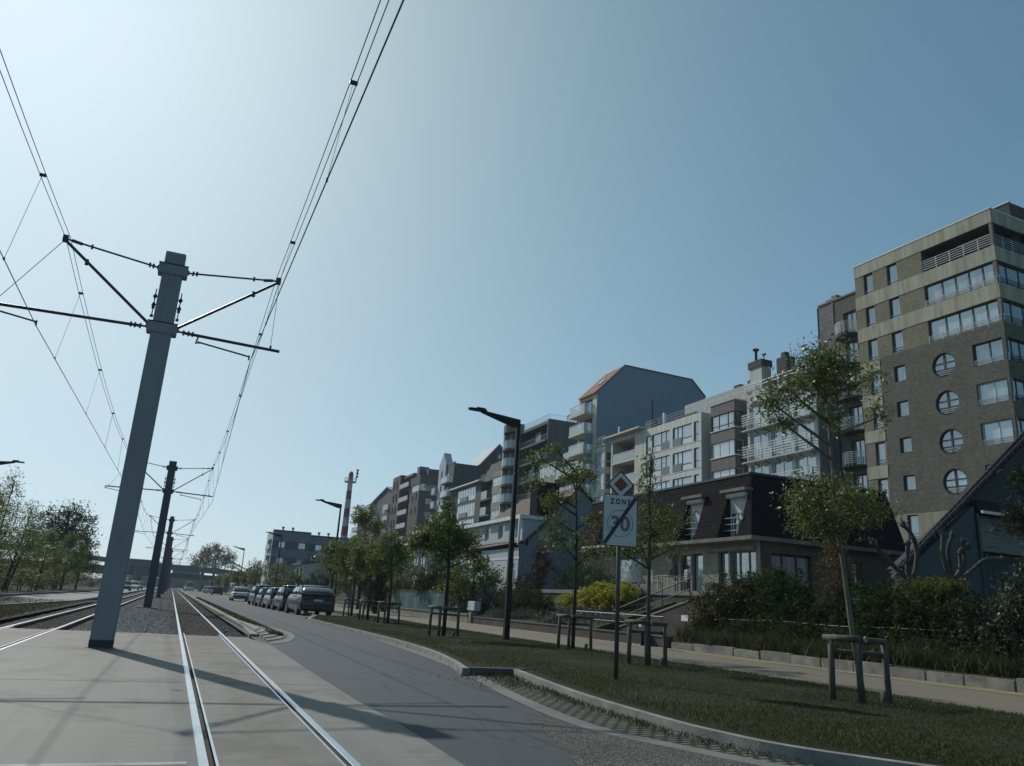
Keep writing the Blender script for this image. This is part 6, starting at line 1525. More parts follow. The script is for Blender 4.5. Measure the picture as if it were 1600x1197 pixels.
# ---------------------------------------------------------------- footbridge, road bridge
M_bridge = mat('grey green bridge deck', (.12,.135,.13), .8, .12, .3); M_dbr = mat('dark bridge girder', (.05,.06,.075), .8, .15, .3)
def footbridge():
    t = thing('footbridge', 'long flat footbridge crossing the tram line in the distance with a covered stair', 'bridge', (0,240,0)); Y = 240
    m_ = MB(); m_.loft([[(x,Y,z),(x,Y+3,z),(x,Y+3,z+h),(x,Y,z+h)] for x, z, h in ((-60,8.8,1.3),(-30,7.3,1.35),(-12,5.75,1.2),(-4,5.35,1.35),(4,5.2,1.6),(12,5.0,1.5),(20,4.7,1.2),(45,3.5,1))]); m_.build('deck', M_bridge, t)
    for x in (-24,-9.5,7.5,14): m_ = MB(); m_.box(x-.4,x+.4,Y+.8,Y+2.2,0,5.6); m_.build('pier', M_bridge, t)
    m_ = MB()
    for k in range(36): x = -14+k*.9; m_.bar((x,Y,6.7),(x,Y,7.6),.05,.05)
    m_.bar((-14,Y,7.6),(18,Y,7.3),.07,.07); m_.build('railing', M_steel, t)
    m_ = MB(); m_.bar((6.4,Y-1,6.3),(13.6,Y-1,8.6),.3,.35); m_.bar((13.6,Y-1,8.6),(14.4,Y-1,8.6),.3,.35); m_.bar((14.4,Y-1,8.6),(21.5,Y-1,5.6),.3,.35); m_.bar((14.4,Y-1,7.7),(21.5,Y-1,4.7),.2,.25); m_.build('stair_canopy', M_gwall, t)
    for x in (12.8,13.6,14.8): m_ = MB(); m_.bar((x,Y-1,0),(x+.3,Y-1,8.4),.16,.16); m_.build('stair_mast', M_dsteel, t)
    m_ = MB(); m_.box(12.7,15.2,Y-1.5,Y+.5,9.6,9.9); m_.bar((13.3,Y-1,8.6),(13.3,Y-1,9.6),.1); m_.bar((14.6,Y-1,8.6),(14.6,Y-1,9.6),.1); m_.build('mast_platform', M_dsteel, t)
footbridge()
t = thing('road_bridge', 'dark road bridge behind the footbridge with a blue parapet over the track', 'bridge', (0,292,0))
m_ = MB(); m_.box(-70,60,290,300,3.6,5.2); m_.build('girder', M_dbr, t); m_ = MB(); m_.box(-.5,8,289.7,289.95,5.2,7.0); m_.build('blue_parapet', mat('faded blue sheet', (.13,.21,.29), .7, .15, 1), t)
m_ = MB(); m_.box(-60,-1,289.8,290,5.2,6.2); m_.build('parapet', M_dbr, t)
for x in (-10.5,-1.2,9): m_ = MB(); m_.box(x-.7,x+.7,291,299,0,3.6); m_.build('pier', M_dbr, t)
t = thing('lorry', 'dark lorry with pale load crossing the far road bridge', 'lorry', (-8,294,5.2))
m_ = MB(); m_.box(-15,-6,293,295.5,6.2,8.9); m_.build('box_body', M_dbr, t); m_ = MB(); m_.box(-5.9,-4.0,293,295.5,6.0,8.4); m_.build('cab', M_gwall, t, bevel=.2)
for x in (-14,-12.5,-7,-4.8): m_ = MB(); m_.tube([(x,292.9,5.75),(x,293.3,5.75)],.55,10); m_.build('wheel', M_tyre, t)
t = thing('hillside', None, None, (0,0,0)); bpy.data.objects.remove(t)
mb = MB(); rr_ = random.Random(2); prev = None
for k in range(61):
    x = -260+k*9; z = 5+2.5*math.sin(k*.7)+1.5*math.sin(k*1.9+1)+rr_.random(); row = [(x,420,-.2),(x,424,z*.7),(x,432,z),(x,460,z)]
    if prev:
        for j in range(3): mb.face([prev[j],prev[j+1],row[j+1],row[j]])
    prev = row
o = mb.build('distant_woods', mat('distant woods', (.05,.065,.055), .95, .35, .15), None); o['kind'] = 'stuff'
# ---------------------------------------------------------------- plants
L_green = leaf_mat('fresh street tree leaves', (.05,.08,.02), (.15,.185,.055), .42, .4, spec=.4)
L_dark = leaf_mat('dark hedge leaves', (.016,.030,.011), (.046,.072,.023), .3, .7, spec=.05)
L_mid = leaf_mat('mid green leaves', (.045,.072,.016), (.13,.175,.042), .42)
L_red = leaf_mat('purple plum leaves', (.035,.010,.014), (.075,.022,.026), .3)
L_yel = leaf_mat('yellow green spurge', (.19,.20,.012), (.40,.38,.035), .3)
L_rose = leaf_mat('grey green rosemary', (.05,.065,.055), (.11,.13,.11), .2)
L_silv = leaf_mat('silvery evergreen leaves', (.022,.032,.022), (.07,.085,.06), .2, .35, third=(.17,.18,.15), spec=.08)
L_phot = leaf_mat('photinia leaves', (.025,.035,.014), (.07,.075,.026), .3, .4, third=(.20,.14,.08), spec=.08)
L_brown = leaf_mat('bronze young leaves', (.075,.045,.018), (.13,.10,.03), .4)
L_spring = leaf_mat('pale spring leaves', (.07,.10,.03), (.16,.20,.07), .45)
L_pine = leaf_mat('pine needles', (.012,.02,.012), (.03,.042,.022), .15)
L_gold = leaf_mat('golden hedge top', (.045,.062,.013), (.10,.115,.026), .4)
L_grass = leaf_mat('verge grass blades', (.022,.038,.011), (.055,.072,.024), .3, .6, third=(.15,.13,.068))
L_dry = leaf_mat('dry verge weeds', (.03,.034,.014), (.08,.072,.038), .3, .6, third=(.15,.12,.07))
L_long = leaf_mat('long wild grass', (.02,.036,.011), (.055,.075,.026), .3, .6, third=(.15,.13,.07))
B_bark = mat('grey brown bark', (.085,.072,.056), .9, .35, 6, .7, 30, stretch=(2,2,.5)); B_pale = mat('pale young bark', (.17,.145,.105), .9, .3, 6, .6, 30, stretch=(2,2,.4)); B_dark = mat('dark bark', (.035,.030,.026), .9, .3, 6, .6, 30)

G_st = 'young street trees along the verge'
def leaf_mesh(name, cen, size, m, par=None, seed=0, asp=.5, up=.3, dirs=None, jit=.35):
    """one small folded leaf per centre"""
    r = np.random.default_rng(seed); n = len(cen); cen = np.asarray(cen, float)
    d = r.normal(size=(n,3)) if dirs is None else dirs + r.normal(size=(n,3))*.35
    d[:,2] += up*.3; d /= np.linalg.norm(d,axis=1)[:,None]
    k = r.normal(size=(n,3)); s = np.cross(d,k); s /= np.linalg.norm(s,axis=1)[:,None]; nn_ = np.cross(s,d)
    sz = size*(1+jit*r.uniform(-1,1,n))[:,None]
    a = cen - d*sz*.5; b_ = cen + s*sz*asp*.5 + nn_*sz*.08; c = cen + d*sz*.5 - nn_*sz*.1; e = cen - s*sz*asp*.5 + nn_*sz*.08
    V = np.stack([a,b_,c,e],1).reshape(-1,3)
    me = bpy.data.meshes.new(name); me.vertices.add(4*n); me.vertices.foreach_set('co', V.ravel())
    me.loops.add(4*n); me.loops.foreach_set('vertex_index', np.arange(4*n)); me.polygons.add(n)
    me.polygons.foreach_set('loop_start', np.arange(0,4*n,4)); me.polygons.foreach_set('loop_total', np.full(n,4)); me.update(calc_edges=True); me.validate()
    return link(name, me, m, par)

def clumps(ell, seed):
    """clump centres in the ellipsoids (cx,cy,cz,rx,ry,rz,n), more of them near the skin"""
    r = np.random.default_rng(seed); out = []
    for cx_, cy_, cz, rx, ry, rz, n in ell:
        v = r.normal(size=(n,3)); v /= np.linalg.norm(v,axis=1)[:,None]; q = r.uniform(.18,1,n)**.55
        q *= 1 + .14*r.normal(size=n)
        out.append(np.array([cx_,cy_,cz]) + v*q[:,None]*np.array([rx,ry,rz]))
    return out

def spray(cl, per, rad, seed):
    r = np.random.default_rng(seed); n = len(cl); k = r.poisson(per, n)+1
    cen = np.repeat(cl, k, 0); rr2 = np.repeat(rad*r.uniform(.5,1.3,n), k)
    return cen + r.normal(size=(len(cen),3))*rr2[:,None]*.55

def tree(name, label, group, trunk, radii, ell, per, crad, lsize, lm, bark, seed=0, cat='tree', twig=.012, every=1, asp=.5, limbs=True, crown='crown'):
    """trunk polyline; every ellipsoid of the crown gets a limb, every clump a twig"""
    base = trunk[0]; t = thing(name, label, cat, base, group); r = random.Random(seed)
    m_ = MB(); m_.tube(trunk, radii, 9)
    T = [Vector(p) for p in trunk]
    def on_trunk(z):
        for a, b_ in zip(T, T[1:]):
            if a.z <= z <= b_.z: return a.lerp(b_, (z-a.z)/max(1e-6, b_.z-a.z))
        return T[-1] if z > T[-1].z else T[0]
    cls = clumps(ell, seed)
    for e, cl in zip(ell, cls):
        c = Vector(e[:3]); h = max(e[3:5]); dist = (Vector((c.x,c.y,0))-Vector((T[-1].x,T[-1].y,0))).length
        src = on_trunk(c.z - max(.35*dist, e[5]*.9) - .1)
        mid = src.lerp(c, .55) + Vector((r.uniform(-.1,.1),r.uniform(-.1,.1),-.08*dist))*h*.4
        if limbs: m_.tube([src, mid, c], [twig*2.6, twig*1.9, twig*1.1], 6)
        nodes = [src.lerp(c,.6), mid, c] + [on_trunk(c.z + q*e[5]) for q in (-.6,-.2,.2,.6)]
        for p in cl[::every]:
            p = Vector(p); nd_ = min(nodes, key=lambda q: (q-p).length); 
            if (nd_-p).length > .03:
                b_ = nd_.lerp(p,.5) + Vector((r.uniform(-1,1),r.uniform(-1,1),r.uniform(-.6,.9)))*(nd_-p).length*.10
                m_.tube([nd_, b_, p], [twig*.9, twig*.6, twig*.3], 4, caps=False)
                if r.random() < .35: nodes.append(p)
    m_.build('trunk', bark, t, smooth=True, recalc=False)
    if group == G_st: t.location = (base[0]*.9, base[1]*.9, 1.2+(base[2]-1.2)*.9); t.scale = (.9,.9,.9)     # the verge lies a kerb's height up
    cen = spray(np.concatenate(cls), per, crad, seed+1)
    leaf_mesh(crown, cen, lsize, lm, t, seed+2, asp)
    return t

def shrub(label, ell, per, crad, lsize, lm, seed, group=None, name='shrub', cat='shrub', bark=None, asp=.5, base=None):
    c = ell[0]; b0 = base or (c[0], c[1], gz(c[0], c[1]) if c[0] > 16 else .1)
    t = thing(name, label, cat, b0, group); r = random.Random(seed); m_ = MB(); cls = clumps(ell, seed)
    for e, cl in zip(ell, cls):
        root = Vector((e[0]*.7+b0[0]*.3, e[1]*.7+b0[1]*.3, b0[2]-.1))
        for p in cl[::2]: p = Vector(p); m_.tube([root + Vector((r.uniform(-.2,.2),r.uniform(-.2,.2),0)), root.lerp(p,.6)+Vector((0,0,.1)), p], [.018,.011,.005], 4, caps=False)
    m_.build('stems', bark or B_dark, t, recalc=False)
    leaf_mesh('foliage', spray(np.concatenate(cls), per, crad, seed+1), lsize, lm, t, seed+2, asp)
    return t
# nearest tree: thin trunk, a low dense tier and a tall spread upper crown
tree('street_tree', 'nearest street tree with a bare lower trunk and a two tier crown, by the tower', G_st,
     [(10.92,10.5,-.08),(10.72,10.5,1.2),(10.62,10.5,2.2),(10.50,10.5,3.0),(10.5,10.5,3.8),(10.46,10.5,4.7),(10.40,10.5,5.6)], [.050,.042,.037,.032,.026,.018,.010],
     [(10.32,10.5,3.22,.98,.75,.50,100),(10.05,10.4,2.80,.45,.4,.30,26),(11.1,10.5,3.2,.55,.5,.36,30),(10.42,10.5,5.72,.58,.5,.6,80),(10.05,10.5,5.5,.45,.4,.3,22),(10.8,10.6,5.55,.4,.4,.32,20),(9.50,10.4,5.15,.40,.4,.36,30),(9.05,10.4,4.88,.35,.3,.14,12),(9.30,10.4,4.55,.32,.3,.16,10),(11.60,10.6,5.75,.42,.3,.2,12),(11.9,10.6,5.1,.28,.3,.3,8),(10.5,10.5,4.75,.22,.25,.4,8)],
     25, .19, .082, L_green, B_pale, 3, twig=.013, asp=.34)
tree('street_tree', 'slender street tree with a leafy spike top, right of the zone sign', G_st,
     [(11.05,17.3,-.08),(11.03,17.3,1.5),(11.05,17.3,3),(11.02,17.3,4.2),(11.1,17.3,5.3)], [.06,.05,.04,.026,.01],
     [(10.7,17.3,3.1,.75,.7,.75,44),(11.2,17.3,3.6,.7,.7,.65,40),(11.8,17.3,3.5,.5,.5,.35,18),(10.1,17.3,2.75,.5,.5,.22,16),(11.0,17.3,4.4,.28,.28,.55,18),(11.05,17.3,5.05,.16,.16,.3,10),(11.7,17.3,2.85,.5,.5,.25,14)],
     18, .19, .088, L_mid, B_bark, 5, asp=.4)
tree('street_tree', 'open street tree with a forked trunk between the tall lamp and the zone sign', G_st,
     [(11.95,23.1,-.08),(11.97,23.1,1.8),(11.95,23.1,3.4),(11.9,23.1,4.6),(11.85,23.1,5.6)], [.065,.055,.042,.028,.012],
     [(11.7,23.1,5.5,.6,.6,.5,30),(10.6,23.1,5.9,.55,.5,.35,20),(10.3,23.1,5.1,.45,.4,.3,14),(12.3,23.1,5.6,.45,.5,.5,22),(11.2,23.1,4.6,.8,.7,.35,26),(12.6,23.1,4.2,.5,.5,.35,14),(11.4,23.1,3.3,.75,.7,.5,36),(12.5,23.1,3.1,.7,.7,.5,30),(11.0,23.1,6.4,.3,.3,.25,8),(11.1,23.1,4.0,.5,.5,.3,14)],
     17, .2, .10, L_mid, B_dark, 8, asp=.45)
tree('street_tree', 'dense rounded street tree left of the tall lamp', G_st,
     [(9.27,28,-.08),(9.26,28,2.2),(9.2,28,3.4),(9.1,28,4.8)], [.075,.065,.045,.015],
     [(9.0,28,3.25,1.35,1.2,.75,150),(8.95,28,4.0,.7,.7,.65,50),(8.15,28,3.35,.55,.6,.4,30),(9.9,28,3.5,.55,.6,.4,26),(9.0,28,4.7,.25,.25,.35,10),(10.2,28,2.9,.4,.4,.3,12)],
     24, .22, .105, L_mid, B_dark, 13, asp=.5)
tree('street_tree', 'street tree with a tall thin top, before the far end of the green fence', G_st,
     [(10.1,39.4,-.08),(10.08,39.4,2),(10.0,39.4,3.2),(9.8,39.4,4.8)], [.08,.065,.045,.015],
     [(9.7,39.4,3.0,1.2,1.0,.7,90),(9.9,39.4,3.9,.7,.7,.6,40),(10.7,39.4,3.3,.5,.5,.4,20)], 24, .26, .125, L_mid, B_dark, 17)
tree('street_tree', 'fifth street tree, just right of the dark cypress', G_st,
     [(9.95,43.2,-.08),(9.9,43.2,2),(9.8,43.2,3.2),(9.7,43.2,4.4)], [.08,.065,.045,.015],
     [(9.6,43.2,3.0,1.1,1.0,.6,80),(9.1,43.2,3.5,.5,.5,.5,26),(9.9,43.2,3.7,.5,.5,.5,26)], 24, .26, .13, L_spring, B_dark, 19)
tree('street_tree', 'street tree right behind the nearest parked car', G_st,
     [(10.9,52,-.08),(10.9,52,2),(10.8,52,3.4),(10.7,52,4.6)], [.09,.07,.045,.015],
     [(10.4,52,3.3,1.2,1.1,.9,110),(11.2,52,3.6,.9,.9,.7,60),(10.2,52,4.2,.7,.7,.5,30)], 24, .28, .14, L_mid, B_dark, 23)
tree('street_tree', 'street tree above the second parked car', G_st,
     [(11.2,60,-.08),(11.2,60,2),(11.1,60,3.4),(11,60,5)], [.09,.07,.045,.015],
     [(10.9,60,3.6,1.3,1.2,1.1,120),(10.8,60,4.5,.8,.8,.6,40)], 24, .3, .15, L_green, B_dark, 29)
tree('tall_tree', 'tall airy tree standing in front of the farthest dark apartment block', None,
     [(15.6,72,.1),(15.6,72,3),(15.6,72,6),(15.4,72,9)], [.18,.14,.09,.02],
     [(15.4,72,8.6,1.0,1.2,.8,60),(14.7,72,8.0,.7,.9,.5,30),(16.3,72,7.4,1.2,1.2,.9,60),(15.2,72,6.0,1.2,1.5,.9,60),(16.2,72,5.4,1.2,1.2,.9,40),(14.8,72,4.2,1.5,1.5,.8,60)],
     20, .36, .19, L_spring, B_dark, 31)
tree('bare_tree', 'twiggy bronze tree before the white barge board gables', None,
     [(15.6,66,.1),(15.5,66,2.5),(15.3,66,4.8),(15.2,66,6.2)], [.13,.1,.06,.02], [(15.2,66,5.4,1.5,1.4,1.2,80),(15.8,66,4.2,1.3,1.3,1.,50)], 5, .4, .14, L_brown, B_dark, 37)
tree('dark_cypress', 'dark upright cypress behind the parked cars', None, [(13.6,57,.1),(13.6,57,2),(13.6,57,4)], [.15,.12,.03],
     [(13.6,57,1.4,1.0,1.0,1.2,90),(13.6,57,2.7,.85,.85,1.1,80),(13.6,57,3.7,.5,.5,.8,40)], 34, .22, .13, L_dark, B_dark, 41)
for k, (x, y, h, w_, lm, l) in enumerate(((17.6,47.8,4.2,1.9,L_mid,'garden tree hanging over the green fence screen'),(17.8,54,4.4,2.1,L_dark,'dark garden tree behind the far end of the green fence'),(17.5,62,4.0,2.0,L_mid,'garden tree behind the dark slat fence'),(17.0,70,4.2,2.0,L_dark,'dark garden tree left of the airy tall tree'),
     (16.5,80,4.2,1.9,L_mid,'garden tree above the third parked car'),(15.5,92,4.0,1.8,L_dark,'dark rounded tree before the small white house'),(13.6,100,3.6,1.6,L_mid,'low tree below the small white house'))):
    tree('garden_tree', l, 'garden trees behind the path', [(x,y,.3),(x,y,h*.45),(x-.1,y,h*.8)], [.14,.1,.03], [(x,y,h*.66,w_,w_*.9,h*.36,110),(x-.6*w_,y,h*.5,w_*.6,w_*.6,h*.22,40),(x+.5*w_,y,h*.55,w_*.6,w_*.6,h*.25,40)], 24, .34, .17, lm, B_dark, 43+k)
# far trees along the road
for k, (x, y, h, lm, l) in enumerate(((10.5,92,4.6,L_spring,'thin young tree ahead of the white saloon'),(10.2,112,5.6,L_spring,'airy young tree left of the striped grey block'),(10.3,126,4.6,L_mid,'small tree left of the far street lamp'),(10.0,142,4.6,L_mid,'small tree beside the far dark car'),(9.9,165,4.4,L_green,'bright small tree before the covered bridge stair'),(9.8,188,4.6,L_mid,'little tree by the far car cluster'),(10.5,212,5.0,L_brown,'russet little tree below the footbridge'))):
    tree('street_tree', l, 'far street trees', [(x,y,.05),(x,y,h*.5),(x,y,h*.9)], [.1,.07,.02], [(x,y,h*.68,1.2,1.1,h*.28,70),(x-.3,y,h*.5,.9,.9,h*.2,30)], 12 if k < 2 else 20, .36, .2, lm, B_dark, 60+k, every=1)
tree('round_tree', 'big round russet tree above the footbridge right of the track', None, [(13,300,0),(13,300,8),(13,300,13)], [.5,.4,.1], [(12,300,12,5.5,5,4.6,240),(17.5,300,11,3.2,3,3.2,70),(8,300,9.5,3.6,3,2.6,80)], 16, .9, .5, L_brown, B_dark, 71, twig=.06)
for k, (x, y, h) in enumerate(((24,262,9),(-16,262,8),(-24,250,9),(32,255,8))):
    tree('far_tree', ['far green tree right of the covered stair','yellow green tree left of the second tram pole','far tree left of the footbridge pier','far tree at the right end of the footbridge'][k], 'trees round the footbridge', [(x,y,0),(x,y,h*.5),(x,y,h*.8)], [.3,.2,.06], [(x,y,h*.6,3.4,3,h*.36,140)], 16, .7, .38, [L_mid,L_green,L_mid,L_mid][k], B_dark, 75+k, twig=.04)

# woodland on the left
LW = [(-9.9,52,5.2,'thin pale tree at the very left edge of the woodland',L_spring,7),(-11.3,58,6.6,'thin leaning tree second from the left edge',L_spring,7),(-11.2,62,8.0,'tallest thin spring tree of the left woodland',L_spring,6),(-10.9,68,6.6,'twiggy tree between the tall thin tree and the dark round one',L_spring,6),(-11.6,74,5.4,'leaning bushy tree below the dark round tree',L_mid,14),
      (-10.6,80,5.2,'grey green bushy tree in front of the dark round tree',L_spring,14),(-9.9,90,5.6,'bushy tree beside the nearest tram pole',L_mid,16),(-9.8,102,5.2,'last bushy tree of the left woodland',L_mid,18)]
for k, (x, y, h, l, lm, per) in enumerate(LW):
    lean = [.5,.9,.5,.9,1.2,.3,.2,.1][k]
    tree('woodland_tree', l, 'trees of the left woodland', [(x-lean*.3,y,.1),(x,y,h*.35),(x+lean*.3,y,h*.65),(x+lean*.5,y,h*.96)], [.12,.09,.05,.012],
         [(x+lean*.3,y,h*.72,1.25,1.2,h*.26,80),(x-.6,y,h*.5,1.2,1.1,h*.2,50),(x+.9,y,h*.52,1.1,1.1,h*.22,50),(x+lean*.5,y,h*.9,.5,.5,h*.12,22)], int(per*1.7), .36, .13, lm, B_dark, 90+k, twig=.016)
tree('round_tree', 'big dark round tree in the left woodland', None, [(-12.2,104,0),(-12.2,104,5),(-12.2,104,8.6)], [.35,.28,.06], [(-12.3,104,7.2,3.3,3,2.6,260),(-10.7,104,5.6,2.4,2.2,2.0,110),(-13.6,104,5.0,2.2,2.2,1.8,80)], 18, .5, .24, L_dark, B_dark, 110, twig=.03)
for k, (x, y, z, w_, h, l) in enumerate(((-13.5,64,.6,3.5,1.0,'low undergrowth shrub at the left woodland edge'),(-13.,76,.6,3.5,1.2,'low undergrowth shrub under the dark round tree'),(-12.0,90,.6,3.2,1.3,'low undergrowth shrub left of the nearest pole'),(-15,110,.8,6,2.2,'tall thicket closing the left woodland'),(-18,70,.8,6,2.4,'tall thicket behind the thin spring trees'),(-15,135,.8,5,2.6,'tall thicket beyond the dark round tree'),(-13.5,165,.8,5,2.8,'tall thicket near the footbridge'))):
    shrub(l, [(x,y,z+h*.4,w_,w_*1.6,h,170)], 16, .4, .17, L_mid if k < 4 else L_dark, 120+k, 'undergrowth of the left woodland', base=(x,y,.3))

# garden shrubs on the right
S = 'garden shrubs above the path'
shrub('purple plum bush before the grey gable', [(21.2,46.6,2.9,.9,1.0,.8,70),(21.4,46.0,3.9,.7,.9,.7,60),(21.3,46.2,4.6,.35,.45,.45,20),(20.8,47.6,2.4,.8,1.0,.6,50)], 26, .2, .10, L_red, 140, S)
shrub('bright yellow green spurge dome beside the sign post', [(19.4,34.6,1.8,1.0,2.0,.72,230),(19.3,37.2,1.5,.8,1.4,.6,120),(19.5,33.0,2.05,.7,1.2,.55,90)], 60, .14, .085, L_yel, 143, S, asp=.6)
shrub('grey green rosemary cushion below the yellow spurge', [(18.0,33.0,.95,.8,2.6,.42,90),(18.1,36.6,.85,.8,1.6,.45,60),(17.3,39.5,.75,.6,2.0,.4,80),(17.0,42.0,.7,.5,1.6,.4,50),(16.9,34.5,.62,.4,2.6,.3,70)], 44, .16, .085, L_rose, 146, S, asp=.3)
shrub('grey green cushion at the top of the garden steps', [(20.6,33.6,2.2,.4,1.3,.35,44)], 40, .15, .08, L_rose, 149, S, asp=.3)
shrub('dark grey leaved bush just right of the tall lamp', [(18.0,41.2,1.5,1.2,2.2,.95,170),(18.2,39.0,1.2,1.,1.2,.75,80)], 36, .2, .10, L_dark, 152, S)
shrub('dark spreading bush left of the tall lamp', [(18.0,46.6,1.3,1.2,2.4,.85,170),(17.6,49.8,1.1,1.0,1.6,.65,80)], 36, .2, .10, L_rose, 155, S)
shrub('dark rounded bush before the mansard house wall', [(22.6,42.5,3.0,1.2,1.8,1.2,130),(22.9,45.2,2.7,1.1,1.3,.9,60),(21.8,39.4,2.6,1.,1.4,.9,70)], 28, .24, .11, L_dark, 158, S)
shrub('red tipped photinia at the right of the garden steps', [(17.3,23.2,1.3,.7,1.0,.85,130),(17.9,22.6,2.0,.7,1.0,.6,70)], 36, .18, .095, L_phot, 161, S)
shrub('wide dark shrub before the side of the mansard house', [(18.4,21.2,1.95,.9,1.6,.85,200),(17.7,20.2,1.2,.6,1.9,.75,170),(19.4,22.6,2.3,.8,1.3,.75,90),(18.6,18.7,1.5,.7,1.,.8,90),(16.95,20.8,.85,.4,1.6,.45,80),(16.95,18.2,.85,.4,1.3,.45,60)], 40, .21, .105, L_dark, 164, S)
shrub('bronze feathery bush behind the nearest tree trunk', [(17.9,18.0,2.6,.55,.55,1.05,80),(17.9,18.0,3.4,.35,.35,.5,26)], 22, .16, .07, L_brown, 167, S)
shrub('overgrown dark hedge behind the nearest timber frame', [(17.9,16.4,1.45,.9,1.8,.95,220),(17.7,13.9,1.35,.8,1.5,.9,180),(16.95,15.6,.85,.4,1.6,.5,80),(16.95,13.0,.8,.4,1.3,.45,60)], 40, .21, .10, L_dark, 170, S)
shrub('hedge with a golden top below the pollard trees', [(17.9,14.7,2.25,.8,1.0,.25,80)], 46, .14, .07, L_gold, 173, S)
shrub('silvery speckled evergreen at the right edge', [(17.9,11.6,1.9,1.0,1.3,1.2,240),(17.5,10.2,1.6,.9,1.2,1.1,150),(17.4,12.7,1.1,.7,1.0,.8,110),(18.2,9.2,2.1,.8,1.,1.1,90),(16.95,10.6,.85,.4,1.6,.5,80)], 40, .2, .10, L_silv, 176, S)
shrub('ivy wrapped old post in the hedge', [(17.75,20.9,1.1,.22,.22,.75,30),(17.75,20.9,2.3,.28,.28,.5,26)], 20, .12, .075, L_dark, 179, None, 'ivy_post', 'post')
shrub('low dark hedge on the wall below the wind screens', [(18.5,56,1.4,.8,4.5,.7,150)], 26, .24, .12, L_dark, 182, S)
for k, (x, y) in enumerate(((16.32,19.6),(16.32,16.8),(16.3,21.6))):
    r = np.random.default_rng(300+k); n = 260; b0 = np.column_stack([x+r.normal(size=n)*.1, y+r.normal(size=n)*.22, np.full(n,.34)]); d = np.column_stack([r.normal(size=n)*.5-.3, r.normal(size=n)*.5, np.full(n,1.)])
    o = leaf_mesh('grass_tuft', b0+d*.1, .42, L_long, None, 310+k, .035, 1, d); tag(o, ['dry grass tuft at the block wall left of the nearest frame','dry grass tuft leaning over the block wall by the nearest frame','dry grass tuft by the block wall end near the steps'][k], 'grass tuft', 'dry tufts on the block wall')

# long grass between wall and hedge
r = np.random.default_rng(9); n = 24000
px = r.uniform(16.25,17.5,n); py = r.uniform(6,23.8,n); d = np.column_stack([r.normal(size=n)*.35, r.normal(size=n)*.35, np.full(n,1.)]); hz = .22+.75*r.random(n)**1.6*(.55+.45*np.sin(py*2.1+px*3)*np.sin(py*.77))
o = leaf_mesh('long_grass', np.column_stack([px,py,np.interp(px,[16,16.6,17.6],[.33,.42,.72])+hz*.45]), .5, L_long, None, 10, .035, 1, d); o['kind'] = 'stuff'
# verge grass
N = 150000; py = 4.2 + (46-4.2)*r.random(N)**1.9; x0 = np.array([kx(y) for y in np.linspace(4,46.5,400)]); kxs = np.interp(py, np.linspace(4,46.5,400), x0)
px = kxs+.17 + (11.55-kxs-.17)*r.random(N); far_ = np.clip((py-5)/25,0,1)
keep = np.sin(px*1.7+py*.6)+np.sin(px*.7-py*1.3)+1.4*r.random(N) > -.75; px, py, far_ = px[keep], py[keep], far_[keep]; N = len(px)
d = np.column_stack([r.normal(size=N)*.55, r.normal(size=N)*.55, np.full(N,1.)])
o = leaf_mesh('grass', np.column_stack([px,py,.135+.01*r.random(N)]), .055, L_grass, None, 12, .14, 1, d); o['kind'] = 'stuff'
# weeds along kerbs and in the bay
N = 2600; py = 6+8*r.random(N); px = np.interp(py,[6,7,8.4,10.4,13.7],[5.7,5.35,5.3,5.45,5.98])-np.abs(r.normal(size=N))*.16*(1+2.2*(py>11.5)); d = np.column_stack([r.normal(size=N)*.7, r.normal(size=N)*.7, np.full(N,1.)])
o = leaf_mesh('kerb_weeds', np.column_stack([px,py,.02+.02*r.random(N)]), .075, L_grass, None, 14, .16, 1, d); o['kind'] = 'stuff'
N = 6000; py = 23.5+75*r.random(N)**1.6; px = 2.72+.38*r.random(N); d = np.column_stack([r.normal(size=N)*.5, r.normal(size=N)*.5, np.full(N,1.)])
o = leaf_mesh('kerb_weeds', np.column_stack([px,py,.04+.03*r.random(N)]), .12, L_grass, None, 15, .2, 1, d); o['kind'] = 'stuff'
N = 9000; py = 23+30*r.random(N)**1.3; px = -4.3-.35*(py-22)*r.random(N)*.42-.4*r.random(N); d = np.column_stack([r.normal(size=N)*.5, r.normal(size=N)*.5, np.full(N,1.)])
o = leaf_mesh('verge_weeds', np.column_stack([px,py,np.full(N,.02)]), .13, L_dry, None, 16, .1, 1, d); o['kind'] = 'stuff'

B_poll = mat('pollard bark', (.06,.054,.046), .95, .4, 7, .8, 25)
# pollarded trees
def pollard(label, base, arms, seed):
    t = thing('pollard_tree', label, 'tree', base, 'leafless pollard trees'); r = random.Random(seed); m_ = MB(); b0 = Vector(base)
    m_.tube([b0-Vector((0,0,1.2)), b0, b0+Vector((0,0,.35))], [.14,.12,.10], 9)
    k_ = m_
    for pts in arms:
        P = [b0+Vector((0,0,.3))] + [b0+Vector(p) for p in pts]; n = len(P)
        Q = [Vector((*p,)) for p in smooth([tuple(p) for p in P], 4)]
        m_.tube(Q, [.098-.035*k/len(Q)+r.uniform(-.014,.014) for k in range(len(Q))], 7)
        e = Q[-1]; k_.tube([e-Vector((0,0,.1)), e, e+Vector((.02,0,.14))], [.06,.11,.05], 7)
        for _ in range(6):
            d = Vector((r.uniform(-1,1),r.uniform(-.6,.6),r.uniform(-.2,1))).normalized(); k_.tube([e, e+d*.22], [.03,.012], 5)
        for q in Q[4::3]:
            if r.random() < .95: d = Vector((r.uniform(-1,1),0,r.uniform(.1,1))).normalized(); m_.tube([q, q+d*r.uniform(.15,.35)], [.03,.014], 5)
    m_.build('trunk', B_poll, t, smooth=True, recalc=False); None
